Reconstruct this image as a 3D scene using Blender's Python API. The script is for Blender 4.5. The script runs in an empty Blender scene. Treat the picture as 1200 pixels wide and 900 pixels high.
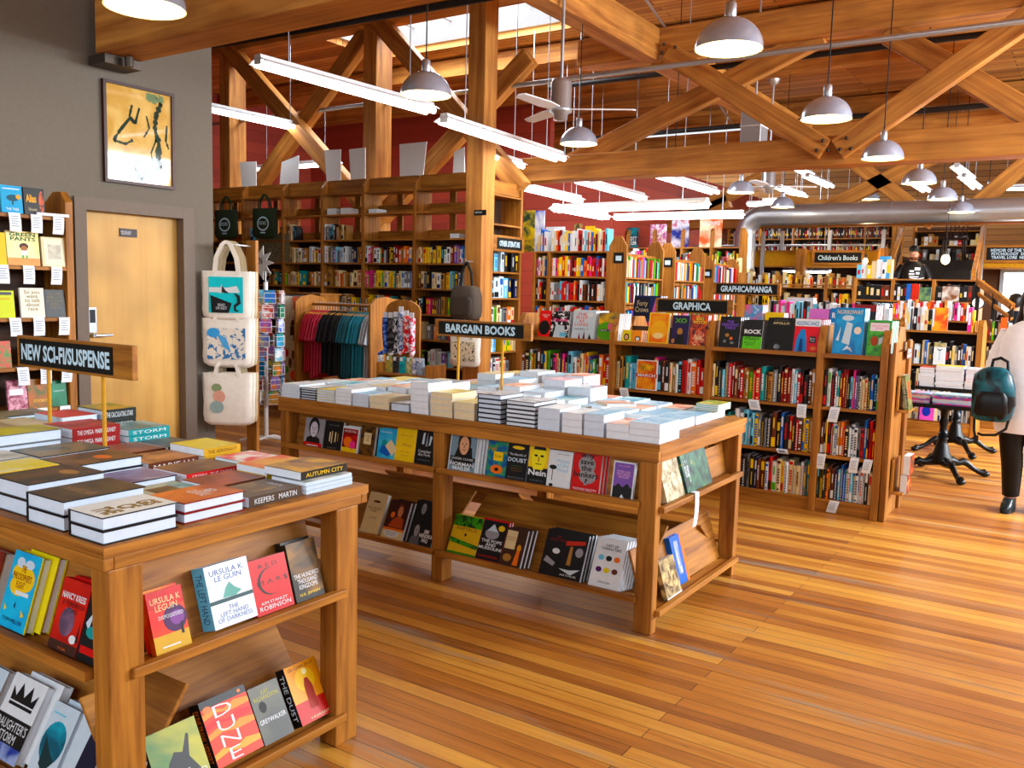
import bpy, math, random
from mathutils import Vector, Matrix
random.seed(11)
PI = math.pi
S = bpy.context.scene
COL = S.collection

# ------------------------------------------------------------------ camera
F = 1030.0; EYE = 1.6
def _n(v): return Vector(v).normalized()
_Y = _n((688, -92, F)); _X = _n((1564, 150, -F)); _X = (_X - _X.dot(_Y) * _Y).normalized()
_Z = _X.cross(_Y)
if _Z.y > 0: _Z = -_Z
R = Matrix((( _X.x, _Y.x, _Z.x), (_X.y, _Y.y, _Z.y), (_X.z, _Y.z, _Z.z)))     # world -> camera (x right, y down, z forward)
cd = bpy.data.cameras.new('camera'); cam = bpy.data.objects.new('camera', cd); COL.objects.link(cam)
m = Matrix.Identity(4)
for i in range(3):
    m[i][0] = R[0][i]; m[i][1] = -R[1][i]; m[i][2] = -R[2][i]
m[2][3] = EYE
cam.matrix_world = m; cd.sensor_width = 36; cd.lens = F * 36 / 1200; cd.clip_start = .05; cd.clip_end = 200
S.camera = cam
def at(px, py, **k):
    """the point of a wall, shelf or floor plane (x=, y= or z= a constant) that was measured at a pixel of the photograph"""
    d = R.transposed() @ Vector(((px - 600) / F, (py - 450) / F, 1)); a, v = list(k.items())[0]
    i = 'xyz'.index(a); o = Vector((0, 0, EYE)); return o + d * ((v - o[i]) / d[i])
def proj(x, y, z):
    c = R @ Vector((x, y, z - EYE)); return 600 + F * c.x / c.z, 450 + F * c.y / c.z
def xat(px, y, z):
    x = -3.
    for _ in range(8):
        py = proj(x, y, z)[1]; x = at(px, py, y=y).x
    return x
def yat(px, x, z):
    y = 3.
    for _ in range(12):
        py = proj(x, y, z)[1]; y = .5 * y + .5 * at(px, py, x=x).y
    return y

# ------------------------------------------------------------------ exposure, world, light
vs = S.view_settings
S.display_settings.display_device = 'sRGB'
vs.view_transform = 'Standard'; vs.look = 'None'; vs.exposure = 0.3; vs.gamma = 1.0; vs.use_curve_mapping = False
w = bpy.data.worlds.new('sky'); S.world = w; w.use_nodes = True
w.node_tree.nodes['Background'].inputs[0].default_value = (.86, .93, 1, 1)
w.node_tree.nodes['Background'].inputs[1].default_value = 2.6
S.cycles.max_bounces = 6; S.cycles.diffuse_bounces = 4; S.cycles.glossy_bounces = 3; S.cycles.transmission_bounces = 4
S.cycles.sample_clamp_indirect = 6; S.cycles.use_denoising = True; S.cycles.caustics_reflective = False; S.cycles.caustics_refractive = False
def area(name, loc, aim, sx, sy, e, col=(1, 1, 1)):
    l = bpy.data.lights.new(name, 'AREA'); l.shape = 'RECTANGLE'; l.size = sx; l.size_y = sy; l.energy = e; l.color = col
    o = bpy.data.objects.new(name, l); COL.objects.link(o); o.location = loc
    o.rotation_euler = (Vector(aim) - Vector(loc)).to_track_quat('-Z', 'Y').to_euler(); return o
# daylight through the windows of the right wall, of the wall behind, and through the two skylights
for y, e in ((2.2, 40), (6.0, 260), (9.8, 850), (13.6, 750), (17.4, 120)):
    area('window_daylight', (4.35, y, 3.3), (1.0, y, .6), 3.0, 1.8, e, (.88, .94, 1))
for x in (-3.2, 1.2):
    area('window_daylight', (x, -3.3, 3.1), (x - .3, 2, 1.2), 2.6, 2.0, 70, (.8, .9, 1))
area('skylight_daylight', (-8.85, 11.1, 5.7), (-8.85, 11.1, 0), 3.4, 1.6, 300, (.85, .93, 1))
area('skylight_daylight', (-9.6, 21.0, 5.7), (-9.6, 21.0, 0), 4.0, 3.0, 300, (.85, .93, 1))

# ------------------------------------------------------------------ materials
MATS = {}
def lin(h):
    h = h.lstrip('#'); c = [int(h[i:i + 2], 16) / 255 for i in (0, 2, 4)]
    return tuple((x / 12.92 if x <= .04045 else ((x + .055) / 1.055) ** 2.4) for x in c)
def ink(h, k=1.28):
    """printed inks and paints are purer than the camera's rendering of them"""
    c = lin(h); l = .3 * c[0] + .55 * c[1] + .15 * c[2]
    if max(c) - min(c) < .06: return c
    return tuple(min(1, max(.002, (l + (x - l) * k) * .92)) for x in c)
def newmat(name):
    M = bpy.data.materials.new(name); M.use_nodes = True; nt = M.node_tree
    return M, nt, nt.nodes['Principled BSDF'], nt.nodes.new, nt.links.new
def mat(hexc, rough=.5, metal=0, emit=0, key=None):
    k = (hexc, rough, metal, emit)
    if k in MATS: return MATS[k]
    M, nt, b, N, L = newmat(key or 'paint_' + hexc.strip('#')); c = lin(hexc) if (key or emit) else ink(hexc)
    if emit:
        b.inputs['Base Color'].default_value = (*c, 1)
        b.inputs['Emission Color'].default_value = (*c, 1); b.inputs['Emission Strength'].default_value = emit
    else:
        nz = N('ShaderNodeTexNoise'); nz.inputs['Scale'].default_value = 30; nz.inputs['Detail'].default_value = 2
        r = N('ShaderNodeMapRange'); r.inputs['To Min'].default_value = .9; r.inputs['To Max'].default_value = 1.08
        mx = N('ShaderNodeMix'); mx.data_type = 'RGBA'; mx.blend_type = 'MULTIPLY'; mx.inputs[0].default_value = 1
        tc = N('ShaderNodeTexCoord'); L(tc.outputs['Object'], nz.inputs['Vector'])
        L(nz.outputs[0], r.inputs[0]); mx.inputs[6].default_value = (*c, 1); L(r.outputs[0], mx.inputs[7]); L(mx.outputs[2], b.inputs['Base Color'])
    b.inputs['Roughness'].default_value = rough; b.inputs['Metallic'].default_value = metal; b.inputs['Specular IOR Level'].default_value = .5 if metal else .22
    MATS[k] = M; return M
def mottled(c1, c2, scale=12, rough=.35, thr=.5, soft=.12, c3=None):
    """printed cover art or cloth print: patches of two or three inks"""
    k = ('mot', c1, c2, c3, scale, thr, soft)
    if k in MATS: return MATS[k]
    M, nt, b, N, L = newmat('print_' + c1.strip('#')); tc = N('ShaderNodeTexCoord')
    nz = N('ShaderNodeTexNoise'); nz.inputs['Scale'].default_value = scale; nz.inputs['Detail'].default_value = 3; nz.inputs['Distortion'].default_value = .6
    oi = N('ShaderNodeObjectInfo'); ad = N('ShaderNodeVectorMath'); ad.operation = 'ADD'; sc_ = N('ShaderNodeVectorMath'); sc_.operation = 'SCALE'
    L(oi.outputs['Location'], sc_.inputs[0]); sc_.inputs['Scale'].default_value = 7.3
    L(tc.outputs['Object'], ad.inputs[0]); L(sc_.outputs[0], ad.inputs[1]); L(ad.outputs[0], nz.inputs['Vector'])
    cr = N('ShaderNodeValToRGB'); e = cr.color_ramp.elements
    e[0].position = thr - soft; e[0].color = (*ink(c1), 1); e[1].position = thr + soft; e[1].color = (*ink(c2), 1)
    if c3: x = e.new(min(.98, thr + soft + .1)); x.color = (*ink(c3), 1)
    L(nz.outputs[0], cr.inputs[0]); L(cr.outputs[0], b.inputs['Base Color']); b.inputs['Roughness'].default_value = rough; b.inputs['Specular IOR Level'].default_value = .22 if rough > .1 else .6
    MATS[k] = M; return M
def wood(axis, light='#c98a45', dark='#96592a', rough=.5, knots=True, scale=1.0, key='fir'):
    k = ('wood', axis, light, dark, rough, scale)
    if k in MATS: return MATS[k]
    M, nt, b, N, L = newmat(key + '_wood_along_' + axis); tc = N('ShaderNodeTexCoord'); mp = N('ShaderNodeMapping')
    mp.inputs['Scale'].default_value = tuple((.9 if a == axis else 16.0) * scale for a in 'xyz')
    L(tc.outputs['Object'], mp.inputs[0])
    nz = N('ShaderNodeTexNoise'); nz.inputs['Scale'].default_value = 1.6; nz.inputs['Detail'].default_value = 6; nz.inputs['Roughness'].default_value = .62; nz.inputs['Distortion'].default_value = .5
    L(mp.outputs[0], nz.inputs['Vector'])
    cr = N('ShaderNodeValToRGB'); e = cr.color_ramp.elements
    e[0].position = .33; e[0].color = (*lin(dark), 1); e[1].position = .66; e[1].color = (*lin(light), 1)
    L(nz.outputs[0], cr.inputs[0])
    n2 = N('ShaderNodeTexNoise'); n2.inputs['Scale'].default_value = 2.2; n2.inputs['Detail'].default_value = 2; L(tc.outputs['Object'], n2.inputs['Vector'])
    r2 = N('ShaderNodeMapRange'); r2.inputs['From Min'].default_value = .3; r2.inputs['From Max'].default_value = .7; r2.inputs['To Min'].default_value = .78; r2.inputs['To Max'].default_value = 1.12
    L(n2.outputs[0], r2.inputs[0])
    mx = N('ShaderNodeMix'); mx.data_type = 'RGBA'; mx.blend_type = 'MULTIPLY'; mx.inputs[0].default_value = 1
    L(cr.outputs[0], mx.inputs[6]); L(r2.outputs[0], mx.inputs[7]); L(mx.outputs[2], b.inputs['Base Color'])
    bm_ = N('ShaderNodeBump'); bm_.inputs['Strength'].default_value = .25; bm_.inputs['Distance'].default_value = .004
    L(nz.outputs[0], bm_.inputs['Height']); L(bm_.outputs[0], b.inputs['Normal'])
    b.inputs['Roughness'].default_value = rough; b.inputs['Specular IOR Level'].default_value = .25
    MATS[k] = M; return M
def fx(a): return wood(a, '#b6782a', '#7c4611', .5, key='furniture')            # shelving and tables
def bw(a): return wood(a, '#c88a3e', '#945620', .6, scale=.5, key='beam')       # big timbers
def dk(a): return wood(a, '#4e2f1a', '#2c190d', .6, key='shaded_board')  # darker wood with the shade inside the bays put into its colour
def planks(name, light, mid, dark, width, length, gap, rough, worn=None, axis='x', bump=.3, gapcol='#1d0f06'):
    M, nt, b, N, L = newmat(name); tc = N('ShaderNodeTexCoord')
    br = N('ShaderNodeTexBrick'); br.offset = .37; br.squash = 1; br.inputs['Scale'].default_value = 1
    br.inputs['Brick Width'].default_value = length; br.inputs['Row Height'].default_value = width; br.inputs['Mortar Size'].default_value = gap
    br.inputs['Mortar Smooth'].default_value = .15; br.inputs['Bias'].default_value = 0
    br.inputs['Color1'].default_value = (0, 0, 0, 1); br.inputs['Color2'].default_value = (1, 1, 1, 1); br.inputs['Mortar'].default_value = (.5, .5, .5, 1)
    mp0 = N('ShaderNodeMapping'); L(tc.outputs['Object'], mp0.inputs[0])
    if axis == 'y': mp0.inputs['Rotation'].default_value = (0, 0, PI / 2)
    if axis == 'v': mp0.inputs['Rotation'].default_value = (PI / 2, 0, 0)
    L(mp0.outputs[0], br.inputs['Vector'])
    mp = N('ShaderNodeMapping'); mp.inputs['Scale'].default_value = (1.2, 26, 26) if axis != 'v' else (1.2, 26, 26)
    L(mp0.outputs[0], mp.inputs[0])
    nz = N('ShaderNodeTexNoise'); nz.inputs['Scale'].default_value = 1.3; nz.inputs['Detail'].default_value = 7; nz.inputs['Roughness'].default_value = .65; nz.inputs['Distortion'].default_value = .4
    L(mp.outputs[0], nz.inputs['Vector'])
    a = N('ShaderNodeMath'); a.operation = 'MULTIPLY_ADD'; L(br.outputs['Color'], a.inputs[0]); a.inputs[1].default_value = .44; 
    s2 = N('ShaderNodeMath'); s2.operation = 'MULTIPLY'; L(nz.outputs[0], s2.inputs[0]); s2.inputs[1].default_value = .62; L(s2.outputs[0], a.inputs[2])
    cr = N('ShaderNodeValToRGB'); e = cr.color_ramp.elements; e[0].position = .2; e[0].color = (*lin(dark), 1); e[1].position = .82; e[1].color = (*lin(light), 1)
    x = e.new(.5); x.color = (*lin(mid), 1)
    L(a.outputs[0], cr.inputs[0]); col = cr.outputs[0]; rgh = None
    if worn:
        for (sc, th, cc, stretch) in worn:
            m2 = N('ShaderNodeMapping'); m2.inputs['Scale'].default_value = stretch; L(mp0.outputs[0], m2.inputs[0])
            nn = N('ShaderNodeTexNoise'); nn.inputs['Scale'].default_value = sc; nn.inputs['Detail'].default_value = 8; nn.inputs['Roughness'].default_value = .7; L(m2.outputs[0], nn.inputs['Vector'])
            rr = N('ShaderNodeMapRange'); rr.inputs['From Min'].default_value = th; rr.inputs['From Max'].default_value = th + .09; rr.inputs['To Max'].default_value = .75; L(nn.outputs[0], rr.inputs[0])
            mx = N('ShaderNodeMix'); mx.data_type = 'RGBA'; L(rr.outputs[0], mx.inputs[0]); L(col, mx.inputs[6]); mx.inputs[7].default_value = (*lin(cc), 1); col = mx.outputs[2]
    g = N('ShaderNodeMix'); g.data_type = 'RGBA'; L(br.outputs['Fac'], g.inputs[0]); L(col, g.inputs[6]); g.inputs[7].default_value = (*lin(gapcol), 1)
    L(g.outputs[2], b.inputs['Base Color'])
    h = N('ShaderNodeMath'); h.operation = 'SUBTRACT'; L(s2.outputs[0], h.inputs[0]); L(br.outputs['Fac'], h.inputs[1])
    bp = N('ShaderNodeBump'); bp.inputs['Strength'].default_value = bump; bp.inputs['Distance'].default_value = .004; L(h.outputs[0], bp.inputs['Height']); L(bp.outputs[0], b.inputs['Normal'])
    r = N('ShaderNodeMapRange'); r.inputs['To Min'].default_value = rough - .1; r.inputs['To Max'].default_value = rough + .18; L(nz.outputs[0], r.inputs[0]); L(r.outputs[0], b.inputs['Roughness'])
    return M
M_floor = planks('worn_fir_floor', '#d29a3c', '#ad6a1f', '#662e0e', .078, 3.4, .0016, .36,
                 worn=[(1.7, .575, '#857c70', (.3, 3.6, 1)), (3.6, .62, '#46301f', (.45, 6, 1)), (.45, .52, '#a8632a', (.6, 1, 1)), (9, .68, '#2c1c10', (1, 3, 1))])
M_ceil = planks('ceiling_planks', '#e0a654', '#be7c30', '#86501e', .14, 4.0, .006, .65)
M_red = planks('red_painted_boards', '#a83c26', '#9c3420', '#8a2b1b', .25, 5.0, .004, .6, axis='v', gapcol='#5a1a14')
M_osb = mottled('#c79a50', '#a87a38', 40, .7, .5, .2)
M_chrome = mat('#b9cae4', .22, .6, key='spun_aluminium'); M_galv = mat('#b9c0c8', .34, .8, key='galvanised_steel')
M_black = mat('#0c0c0d', .45); M_dark = mat('#15120f', .6); M_white = mat('#e9edf0', .5); M_page = mat('#e2e8f0', .75, key='page_edges')
M_cream = mat('#e0cfa8', .75, key='cream_page_edges')
M_tube = mat('#ffffff', .5, emit=9, key='lit_tube'); M_bulb = mat('#ffe2a8', .5, emit=8, key='lit_bulb')
M_iron = mat('#141414', .35, .6, key='cast_iron'); M_paper = mat('#dfe6ee', .7, key='paper')
M_chalk = mat('#10110f', .7, key='chalkboard'); M_chalkw = mat('#c4e2f4', .7, key='chalk_lettering')

# ------------------------------------------------------------------ mesh builder
class MB:
    def __init__(s): s.v = []; s.f = []; s.m = []; s.sm = []
    def add(s, vs_, fs, m=0, sm=False):
        b = len(s.v); s.v += [tuple(v) for v in vs_]
        for f in fs: s.f.append(tuple(b + i for i in f)); s.m.append(m); s.sm.append(sm)
        return s
    def box(s, x0, y0, z0, x1, y1, z1, m=0, T=None):
        if x0 > x1: x0, x1 = x1, x0
        if y0 > y1: y0, y1 = y1, y0
        if z0 > z1: z0, z1 = z1, z0
        vs_ = [Vector(p) for p in ((x0, y0, z0), (x1, y0, z0), (x1, y1, z0), (x0, y1, z0), (x0, y0, z1), (x1, y0, z1), (x1, y1, z1), (x0, y1, z1))]
        if T: vs_ = [T @ v for v in vs_]
        return s.add(vs_, [(0, 3, 2, 1), (4, 5, 6, 7), (0, 1, 5, 4), (1, 2, 6, 5), (2, 3, 7, 6), (3, 0, 4, 7)], m)
    def bar(s, p, q, w_, h_, up=(0, 0, 1), m=0):
        """rectangular bar from p to q, w_ across, h_ along up"""
        p = Vector(p); q = Vector(q); d = (q - p).normalized(); u = Vector(up); r = d.cross(u).normalized(); u = r.cross(d).normalized()
        c = [(-1, -1), (1, -1), (1, 1), (-1, 1)]
        vs_ = [p + r * a * w_ / 2 + u * b * h_ / 2 for a, b in c] + [q + r * a * w_ / 2 + u * b * h_ / 2 for a, b in c]
        return s.add(vs_, [(3, 2, 1, 0), (4, 5, 6, 7), (0, 1, 5, 4), (1, 2, 6, 5), (2, 3, 7, 6), (3, 0, 4, 7)], m)
    def tube(s, pts, r, n=10, m=0, cap=True):
        pts = [Vector(p) for p in pts]; rs = r if isinstance(r, (list, tuple)) else [r] * len(pts); rings = []; prev = None
        for i, p in enumerate(pts):
            d = (pts[min(i + 1, len(pts) - 1)] - pts[max(i - 1, 0)]).normalized()
            a = prev if prev else (Vector((0, 0, 1)) if abs(d.z) < .9 else Vector((1, 0, 0)))
            u = (a - a.dot(d) * d).normalized(); v = d.cross(u); prev = u
            rings.append([p + (u * math.cos(2 * PI * k / n) + v * math.sin(2 * PI * k / n)) * rs[i] for k in range(n)])
        vs_ = [v for rg in rings for v in rg]
        fs = [(i * n + k, i * n + (k + 1) % n, (i + 1) * n + (k + 1) % n, (i + 1) * n + k) for i in range(len(pts) - 1) for k in range(n)]
        s.add(vs_, fs, m, True)
        if cap: s.add(rings[0], [tuple(reversed(range(n)))], m); s.add(rings[-1], [tuple(range(n))], m)
        return s
    def lathe(s, prof, c=(0, 0, 0), n=24, m=0, sm=True):
        vs_ = [(c[0] + r * math.cos(2 * PI * k / n), c[1] + r * math.sin(2 * PI * k / n), c[2] + z) for r, z in prof for k in range(n)]
        fs = [(i * n + k, i * n + (k + 1) % n, (i + 1) * n + (k + 1) % n, (i + 1) * n + k) for i in range(len(prof) - 1) for k in range(n)]
        return s.add(vs_, fs, m, sm)
    def prism(s, pts, axis, a0, a1, m=0):
        """2-D outline pts extruded along axis; pts in the other two axes' order"""
        def P(u, v, a): return {'x': (a, u, v), 'y': (u, a, v), 'z': (u, v, a)}[axis]
        n = len(pts); vs_ = [P(u, v, a0) for u, v in pts] + [P(u, v, a1) for u, v in pts]
        fs = [tuple(range(n)), tuple(reversed(range(n, 2 * n)))] + [(k, n + k, n + (k + 1) % n, (k + 1) % n) for k in range(n)]
        return s.add(vs_, fs, m)
    def sph(s, c, r, n=12, m=0, sc=(1, 1, 1)):
        k = n // 2; prof = [(math.sin(PI * i / k), -math.cos(PI * i / k)) for i in range(k + 1)]
        vs_ = [(c[0] + sc[0] * r * a * math.cos(2 * PI * j / n), c[1] + sc[1] * r * a * math.sin(2 * PI * j / n), c[2] + sc[2] * r * b) for a, b in prof for j in range(n)]
        return s.add(vs_, [(i * n + j, i * n + (j + 1) % n, (i + 1) * n + (j + 1) % n, (i + 1) * n + j) for i in range(k) for j in range(n)], m, True)
    def mesh(s, name):
        me = bpy.data.meshes.new(name); me.from_pydata(s.v, [], s.f); me.polygons.foreach_set('material_index', s.m); me.polygons.foreach_set('use_smooth', s.sm); me.update(); return me
    def build(s, name, mats, parent=None, loc=None, bevel=0, M=None):
        me = s.mesh(name)
        for x in (mats if isinstance(mats, (list, tuple)) else [mats]): me.materials.append(x)
        o = bpy.data.objects.new(name, me); COL.objects.link(o)
        if parent: o.parent = parent
        if loc: o.location = loc
        if M is not None: o.matrix_basis = M
        if bevel:
            b = o.modifiers.new('bevel', 'BEVEL'); b.width = bevel; b.segments = 2; b.limit_method = 'ANGLE'
        return o
def tag(o, label=None, cat=None, group=None, kind=None):
    if label: o['label'] = label
    if cat: o['category'] = cat
    if group: o['group'] = group
    if kind: o['kind'] = kind
    return o
def empty(name, loc, label=None, cat=None, group=None, rz=0):
    o = bpy.data.objects.new(name, None); COL.objects.link(o); o.location = loc; o.rotation_euler = (0, 0, rz); o.empty_display_size = .05
    return tag(o, label, cat, group)
def copy_tree(o, parent=None):
    c = o.copy(); COL.objects.link(c)
    if parent: c.parent = parent
    for ch in list(o.children): copy_tree(ch, c)
    return c
def struct(o): o['kind'] = 'structure'; return o
ORD = 'first second third fourth fifth sixth seventh eighth ninth tenth eleventh twelfth thirteenth fourteenth fifteenth sixteenth seventeenth eighteenth nineteenth twentieth'.split()
ORD += ['twenty-' + x for x in ORD[:9]] + ['thirtieth'] + ['thirty-' + x for x in ORD[:9]]
FITS = []
def text(s, parent, M, width, height, m, name='title_lettering', bold=.0, depth=.0004, shear=0):
    """lettering centred on M's origin, in M's xy plane, made to fit width x height"""
    c = bpy.data.curves.new(name, 'FONT'); c.body = s; c.align_x = 'CENTER'; c.align_y = 'CENTER'; c.size = 1; c.extrude = 0; c.offset = bold; c.resolution_u = 2; c.shear = shear; c.space_line = .85
    c.materials.append(m); o = bpy.data.objects.new(name, c); COL.objects.link(o); o.parent = parent; o.matrix_basis = M
    FITS.append((o, width, height, M)); return o
def fit_texts():
    bpy.context.view_layer.update()
    for o, w_, h_, M in FITS:
        bb = o.bound_box; xs = [b[0] for b in bb]; ys = [b[1] for b in bb]; dx = max(xs) - min(xs); dy = max(ys) - min(ys)
        cx = (max(xs) + min(xs)) / 2; cy = (max(ys) + min(ys)) / 2
        sx = w_ / max(dx, .01); sy = h_ / max(dy, .01)
        o.matrix_basis = M @ Matrix.Diagonal((sx, sy, 1, 1)) @ Matrix.Translation((-cx, -cy, 0))
    dg = bpy.context.evaluated_depsgraph_get(); cache = {}
    for o, w_, h_, M in FITS:                                            # lettering becomes plain mesh
        me = bpy.data.meshes.new_from_object(o.evaluated_get(dg), depsgraph=dg); nm = o.name; par = o.parent; mb = o.matrix_basis.copy(); cv = o.data
        q = bpy.data.objects.new(nm, me); COL.objects.link(q); q.parent = par; q.matrix_basis = mb; me.name = 'lettering'
        cache.setdefault(cv, []).append(q)
    for o, *_ in FITS: bpy.data.objects.remove(o)

# ================================================================== THE SETTING
CZ = 5.6
struct(MB().box(-16, -3.6, -.12, 4.6, 24.4, 0).build('floor', M_floor))
# ceiling of planks with two skylight openings
H1 = (-10.9, 10.25, -6.9, 12.0); H2 = (-12.0, 19.4, -7.4, 22.9)
b = MB()
b.box(-16, -3.6, CZ, 4.6, H1[1], CZ + .1); b.box(-16, H1[1], CZ, H1[0], H1[3], CZ + .1); b.box(H1[2], H1[1], CZ, 4.6, H1[3], CZ + .1)
b.box(-16, H1[3], CZ, 4.6, H2[1], CZ + .1); b.box(-16, H2[1], CZ, H2[0], H2[3], CZ + .1); b.box(H2[2], H2[1], CZ, 4.6, H2[3], CZ + .1); b.box(-16, H2[3], CZ, 4.6, 24.4, CZ + .1)
struct(b.build('ceiling', M_ceil))
for k, h in enumerate((H1, H2)):
    b = MB()
    for x0, y0, x1, y1 in ((h[0], h[1], h[0] + .06, h[3]), (h[2] - .06, h[1], h[2], h[3]), (h[0], h[1], h[2], h[1] + .06), (h[0], h[3] - .06, h[2], h[3])): b.box(x0, y0, CZ + .1, x1, y1, CZ + .5)
    n = 5
    for i in range(1, n): x = h[0] + (h[2] - h[0]) * i / n; b.box(x - .025, h[1], CZ + .4, x + .025, h[3], CZ + .46)
    struct(b.build('window_%d' % (k + 1), mat('#d8dde0', .5)))
M_grey = mat('#6d665c', .8, key='taupe_wall_paint')
# taupe wall with a door opening
DY0, DY1, DZ = at(97, 240, x=-6).y, at(214, 245, x=-6).y, 2.10
b = MB(); WX = -6.0
b.box(WX - .2, -3.6, 0, WX, DY0, CZ); b.box(WX - .2, DY1, 0, WX, 4.64, CZ); b.box(WX - .2, DY0, DZ, WX, DY1, CZ); b.box(-16, 4.44, 0, WX - .2, 4.64, CZ)
struct(b.build('wall_left', M_grey))
struct(MB().box(-16.2, 4.44, 0, -16, 24.4, CZ).build('wall_far_left', M_red))
RX = at(718, 250, y=15.2).x
struct(MB().box(-16, 15.2, 0, -9.3, 15.35, CZ).box(-9.3, 15.2, 0, RX, 15.35, 4.25).box(RX - .15, 15.35, 0, RX, 24.2, 4.25).build('wall_red', M_red))
struct(MB().box(-16, 24.2, 0, 4.6, 24.4, CZ).build('wall_back', planks('far_wall_planks', '#c08a4a', '#a86e34', '#86521f', .14, 4, .006, .7, axis='v')))
# right wall and rear wall with window openings
def windowed(name, axis, c, a0, a1, wins, z0, z1, th):
    b = MB()
    def bx(u0, u1, za, zb):
        if axis == 'y': b.box(c, u0, za, c + th, u1, zb)
        else: b.box(u0, c, za, u1, c + th, zb)
    bx(a0, a1, 0, z0); bx(a0, a1, z1, CZ); u = a0
    for s0, s1 in wins: bx(u, s0, z0, z1); u = s1
    bx(u, a1, z0, z1); return struct(b.build(name, mat('#b9a98f', .8)))
windowed('wall_right', 'y', 4.4, -3.6, 24.4, [(y - 1.6, y + 1.6) for y in (2.2, 6.0, 9.8, 13.6, 17.4)], 1.4, 4.3, .2)
windowed('wall_rear', 'x', -3.6, -16, 4.6, [(x - 1.4, x + 1.4) for x in (-3.2, 1.2)], 1.0, 3.5, .2)
# door 1
d = MB(); e = .045
FR = mat('#6c5f54', .55, key='brown_door_frame_paint')
d = struct(MB().box(WX - .12, DY0 + .01, .01, WX - .06, DY1 - .01, DZ - .01).build('door_1', wood('z', '#cc9f52', '#c09045', .45, scale=.35, key='birch_door')))
MB().box(WX - .1, DY0 - .075, 0, WX + .025, DY0 + .012, DZ + .075).box(WX - .1, DY1 - .012, 0, WX + .025, DY1 + .09, DZ + .075).box(WX - .1, DY0, DZ - .012, WX + .024, DY1, DZ + .075).build('door_frame', FR, d)
hy = DY0 + .07
hd = MB().box(WX - .062, hy - .03, 1.22, WX - .03, hy + .03, 1.40, 0).box(WX - .029, hy - .02, 1.29, WX - .026, hy + .02, 1.385, 1).tube([(WX - .045, hy, 1.2), (WX - .0, hy, 1.2)], .012, 10, 0).tube([(WX - .0, hy, 1.2), (WX + .0, hy + .13, 1.2)], .01, 8, 0).build('door_lever', [M_chrome, M_black], d)
pz = at(150, 273, x=WX - .06); pl = MB().box(WX - .06, pz.y - .07, pz.z - .03, WX - .052, pz.y + .07, pz.z + .03).build('door_plaque', mat('#2a1712', .4), d)
text('EMPLOYEES ONLY\nPLEASE KNOCK', pl, Matrix.Translation((WX - .0515, pz.y - .02, pz.z)) @ Matrix.Rotation(PI / 2, 4, 'Z') @ Matrix.Rotation(PI / 2, 4, 'X'), .085, .026, M_paper, 'plaque_lettering')
struct(MB().box(WX, -3.5, 0, WX + .015, DY0 - .08, .1).box(WX, DY1 + .095, 0, WX + .015, 4.64, .1).build('baseboard_left', FR))

# ---- big timbers
def timber(name, p, q, w_, h_, axis=None, up=(0, 0, 1)):
    """a beam with its own length axis as local x so that the grain runs along it"""
    p = Vector(p); q = Vector(q); d = (q - p); L_ = d.length; d.normalize(); u = Vector(up); r = d.cross(u).normalized(); u = r.cross(d).normalized()
    M = Matrix.Identity(4)
    for i in range(3): M[i][0] = d[i]; M[i][1] = -r[i]; M[i][2] = u[i]; M[i][3] = p[i]
    o = MB().box(0, -w_ / 2, -h_ / 2, L_, w_ / 2, h_ / 2).build(name, bw('x'), None, bevel=.012, M=M); return struct(o)
timber('trim_1', (-5.88, 3.74, 3.345), (4.38, 3.74, 3.345), .3, .4)                      # near truss chord whose end meets the wall
br = struct(MB().box(-5.98, 3.60, 3.08, -5.78, 3.88, 3.14).tube([(-5.72, 3.74, 3.135), (-5.72, 3.74, 3.07)], .03, 8).build('trim_2', mat('#4a4038', .5, .6)))
TY = 10.75
timber('trim_3', (-7.0, TY, 3.29), (4.38, TY, 3.29), .32, .33)                           # second truss, bottom chord
KY_ = 9.72
timber('trim_12', (-15.9, KY_, 5.44), (-6.2, KY_, 5.44), .3, .3)
timber('trim_4', (-6.1, TY, 4.78), (4.38, TY, 4.78), .32, .34)                           # its top chord
timber('trim_5', (-15.9, 17.9, 3.17), (4.38, 17.9, 3.17), .3, .36)                        # third truss
timber('trim_6', (-15.9, 17.9, 4.78), (4.38, 17.9, 4.78), .32, .34)
for k, y in enumerate((2.2, 5.2, 7.6, 12.6, 14.9, 18.6)):
    timber('ceiling_purlin', (-15.9, y, 5.42), (4.38, y, 5.42), .2, .3)
for k, (x, y0, y1) in enumerate(((-5.03, -3.4, TY - .17), (1.2, -3.4, TY - .17), (-5.03, TY + .17, 17.7), (-.6, TY + .17, 17.7))):
    timber('ceiling_beam', (x, y0, 4.74), (x, y1, 4.74), .27, .4)
def brace(a, b_, y, w_=.25, th=.16):
    p = at(*a, y=y); q = at(*b_, y=y); return timber('truss_brace', p, q, w_, th, up=(0, 1, 0))
for a, b_, y in [((783, 62), (968, 176), TY - .18), ((982, 176), (1225, 8), TY - .18), ((662, 196), (965, 40), TY + .12), ((1040, 38), (1235, 150), TY + .12),
                 ((254, 40), (446, 262), KY_ - .09), ((440, 26), (272, 262), KY_ + .09), ((442, 22), (612, 222), KY_ - .09), ((622, 66), (446, 256), KY_ + .09)]:
    brace(a, b_, y)
for a, b_ in [((920, 236), (1062, 262 - 4)), ((1100, 180), (940, 258)), ((1222, 175), (1122, 258)), ((985, 178), (1095, 262)), ((855, 236), (700, 300)), ((900, 205), (760, 275))]:
    p = at(*a, y=17.9); q = at(*b_, y=17.9); timber('truss_brace', p, q, .27, .22, up=(0, 1, 0))
for px in (272, 441):
    x = xat(px, KY_, 3.8); timber('truss_post', (x, KY_ + .02, 2.4), (x, KY_ + .02, 5.28), .25, .34, up=(0, 1, 0))
bo = MB()
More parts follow.
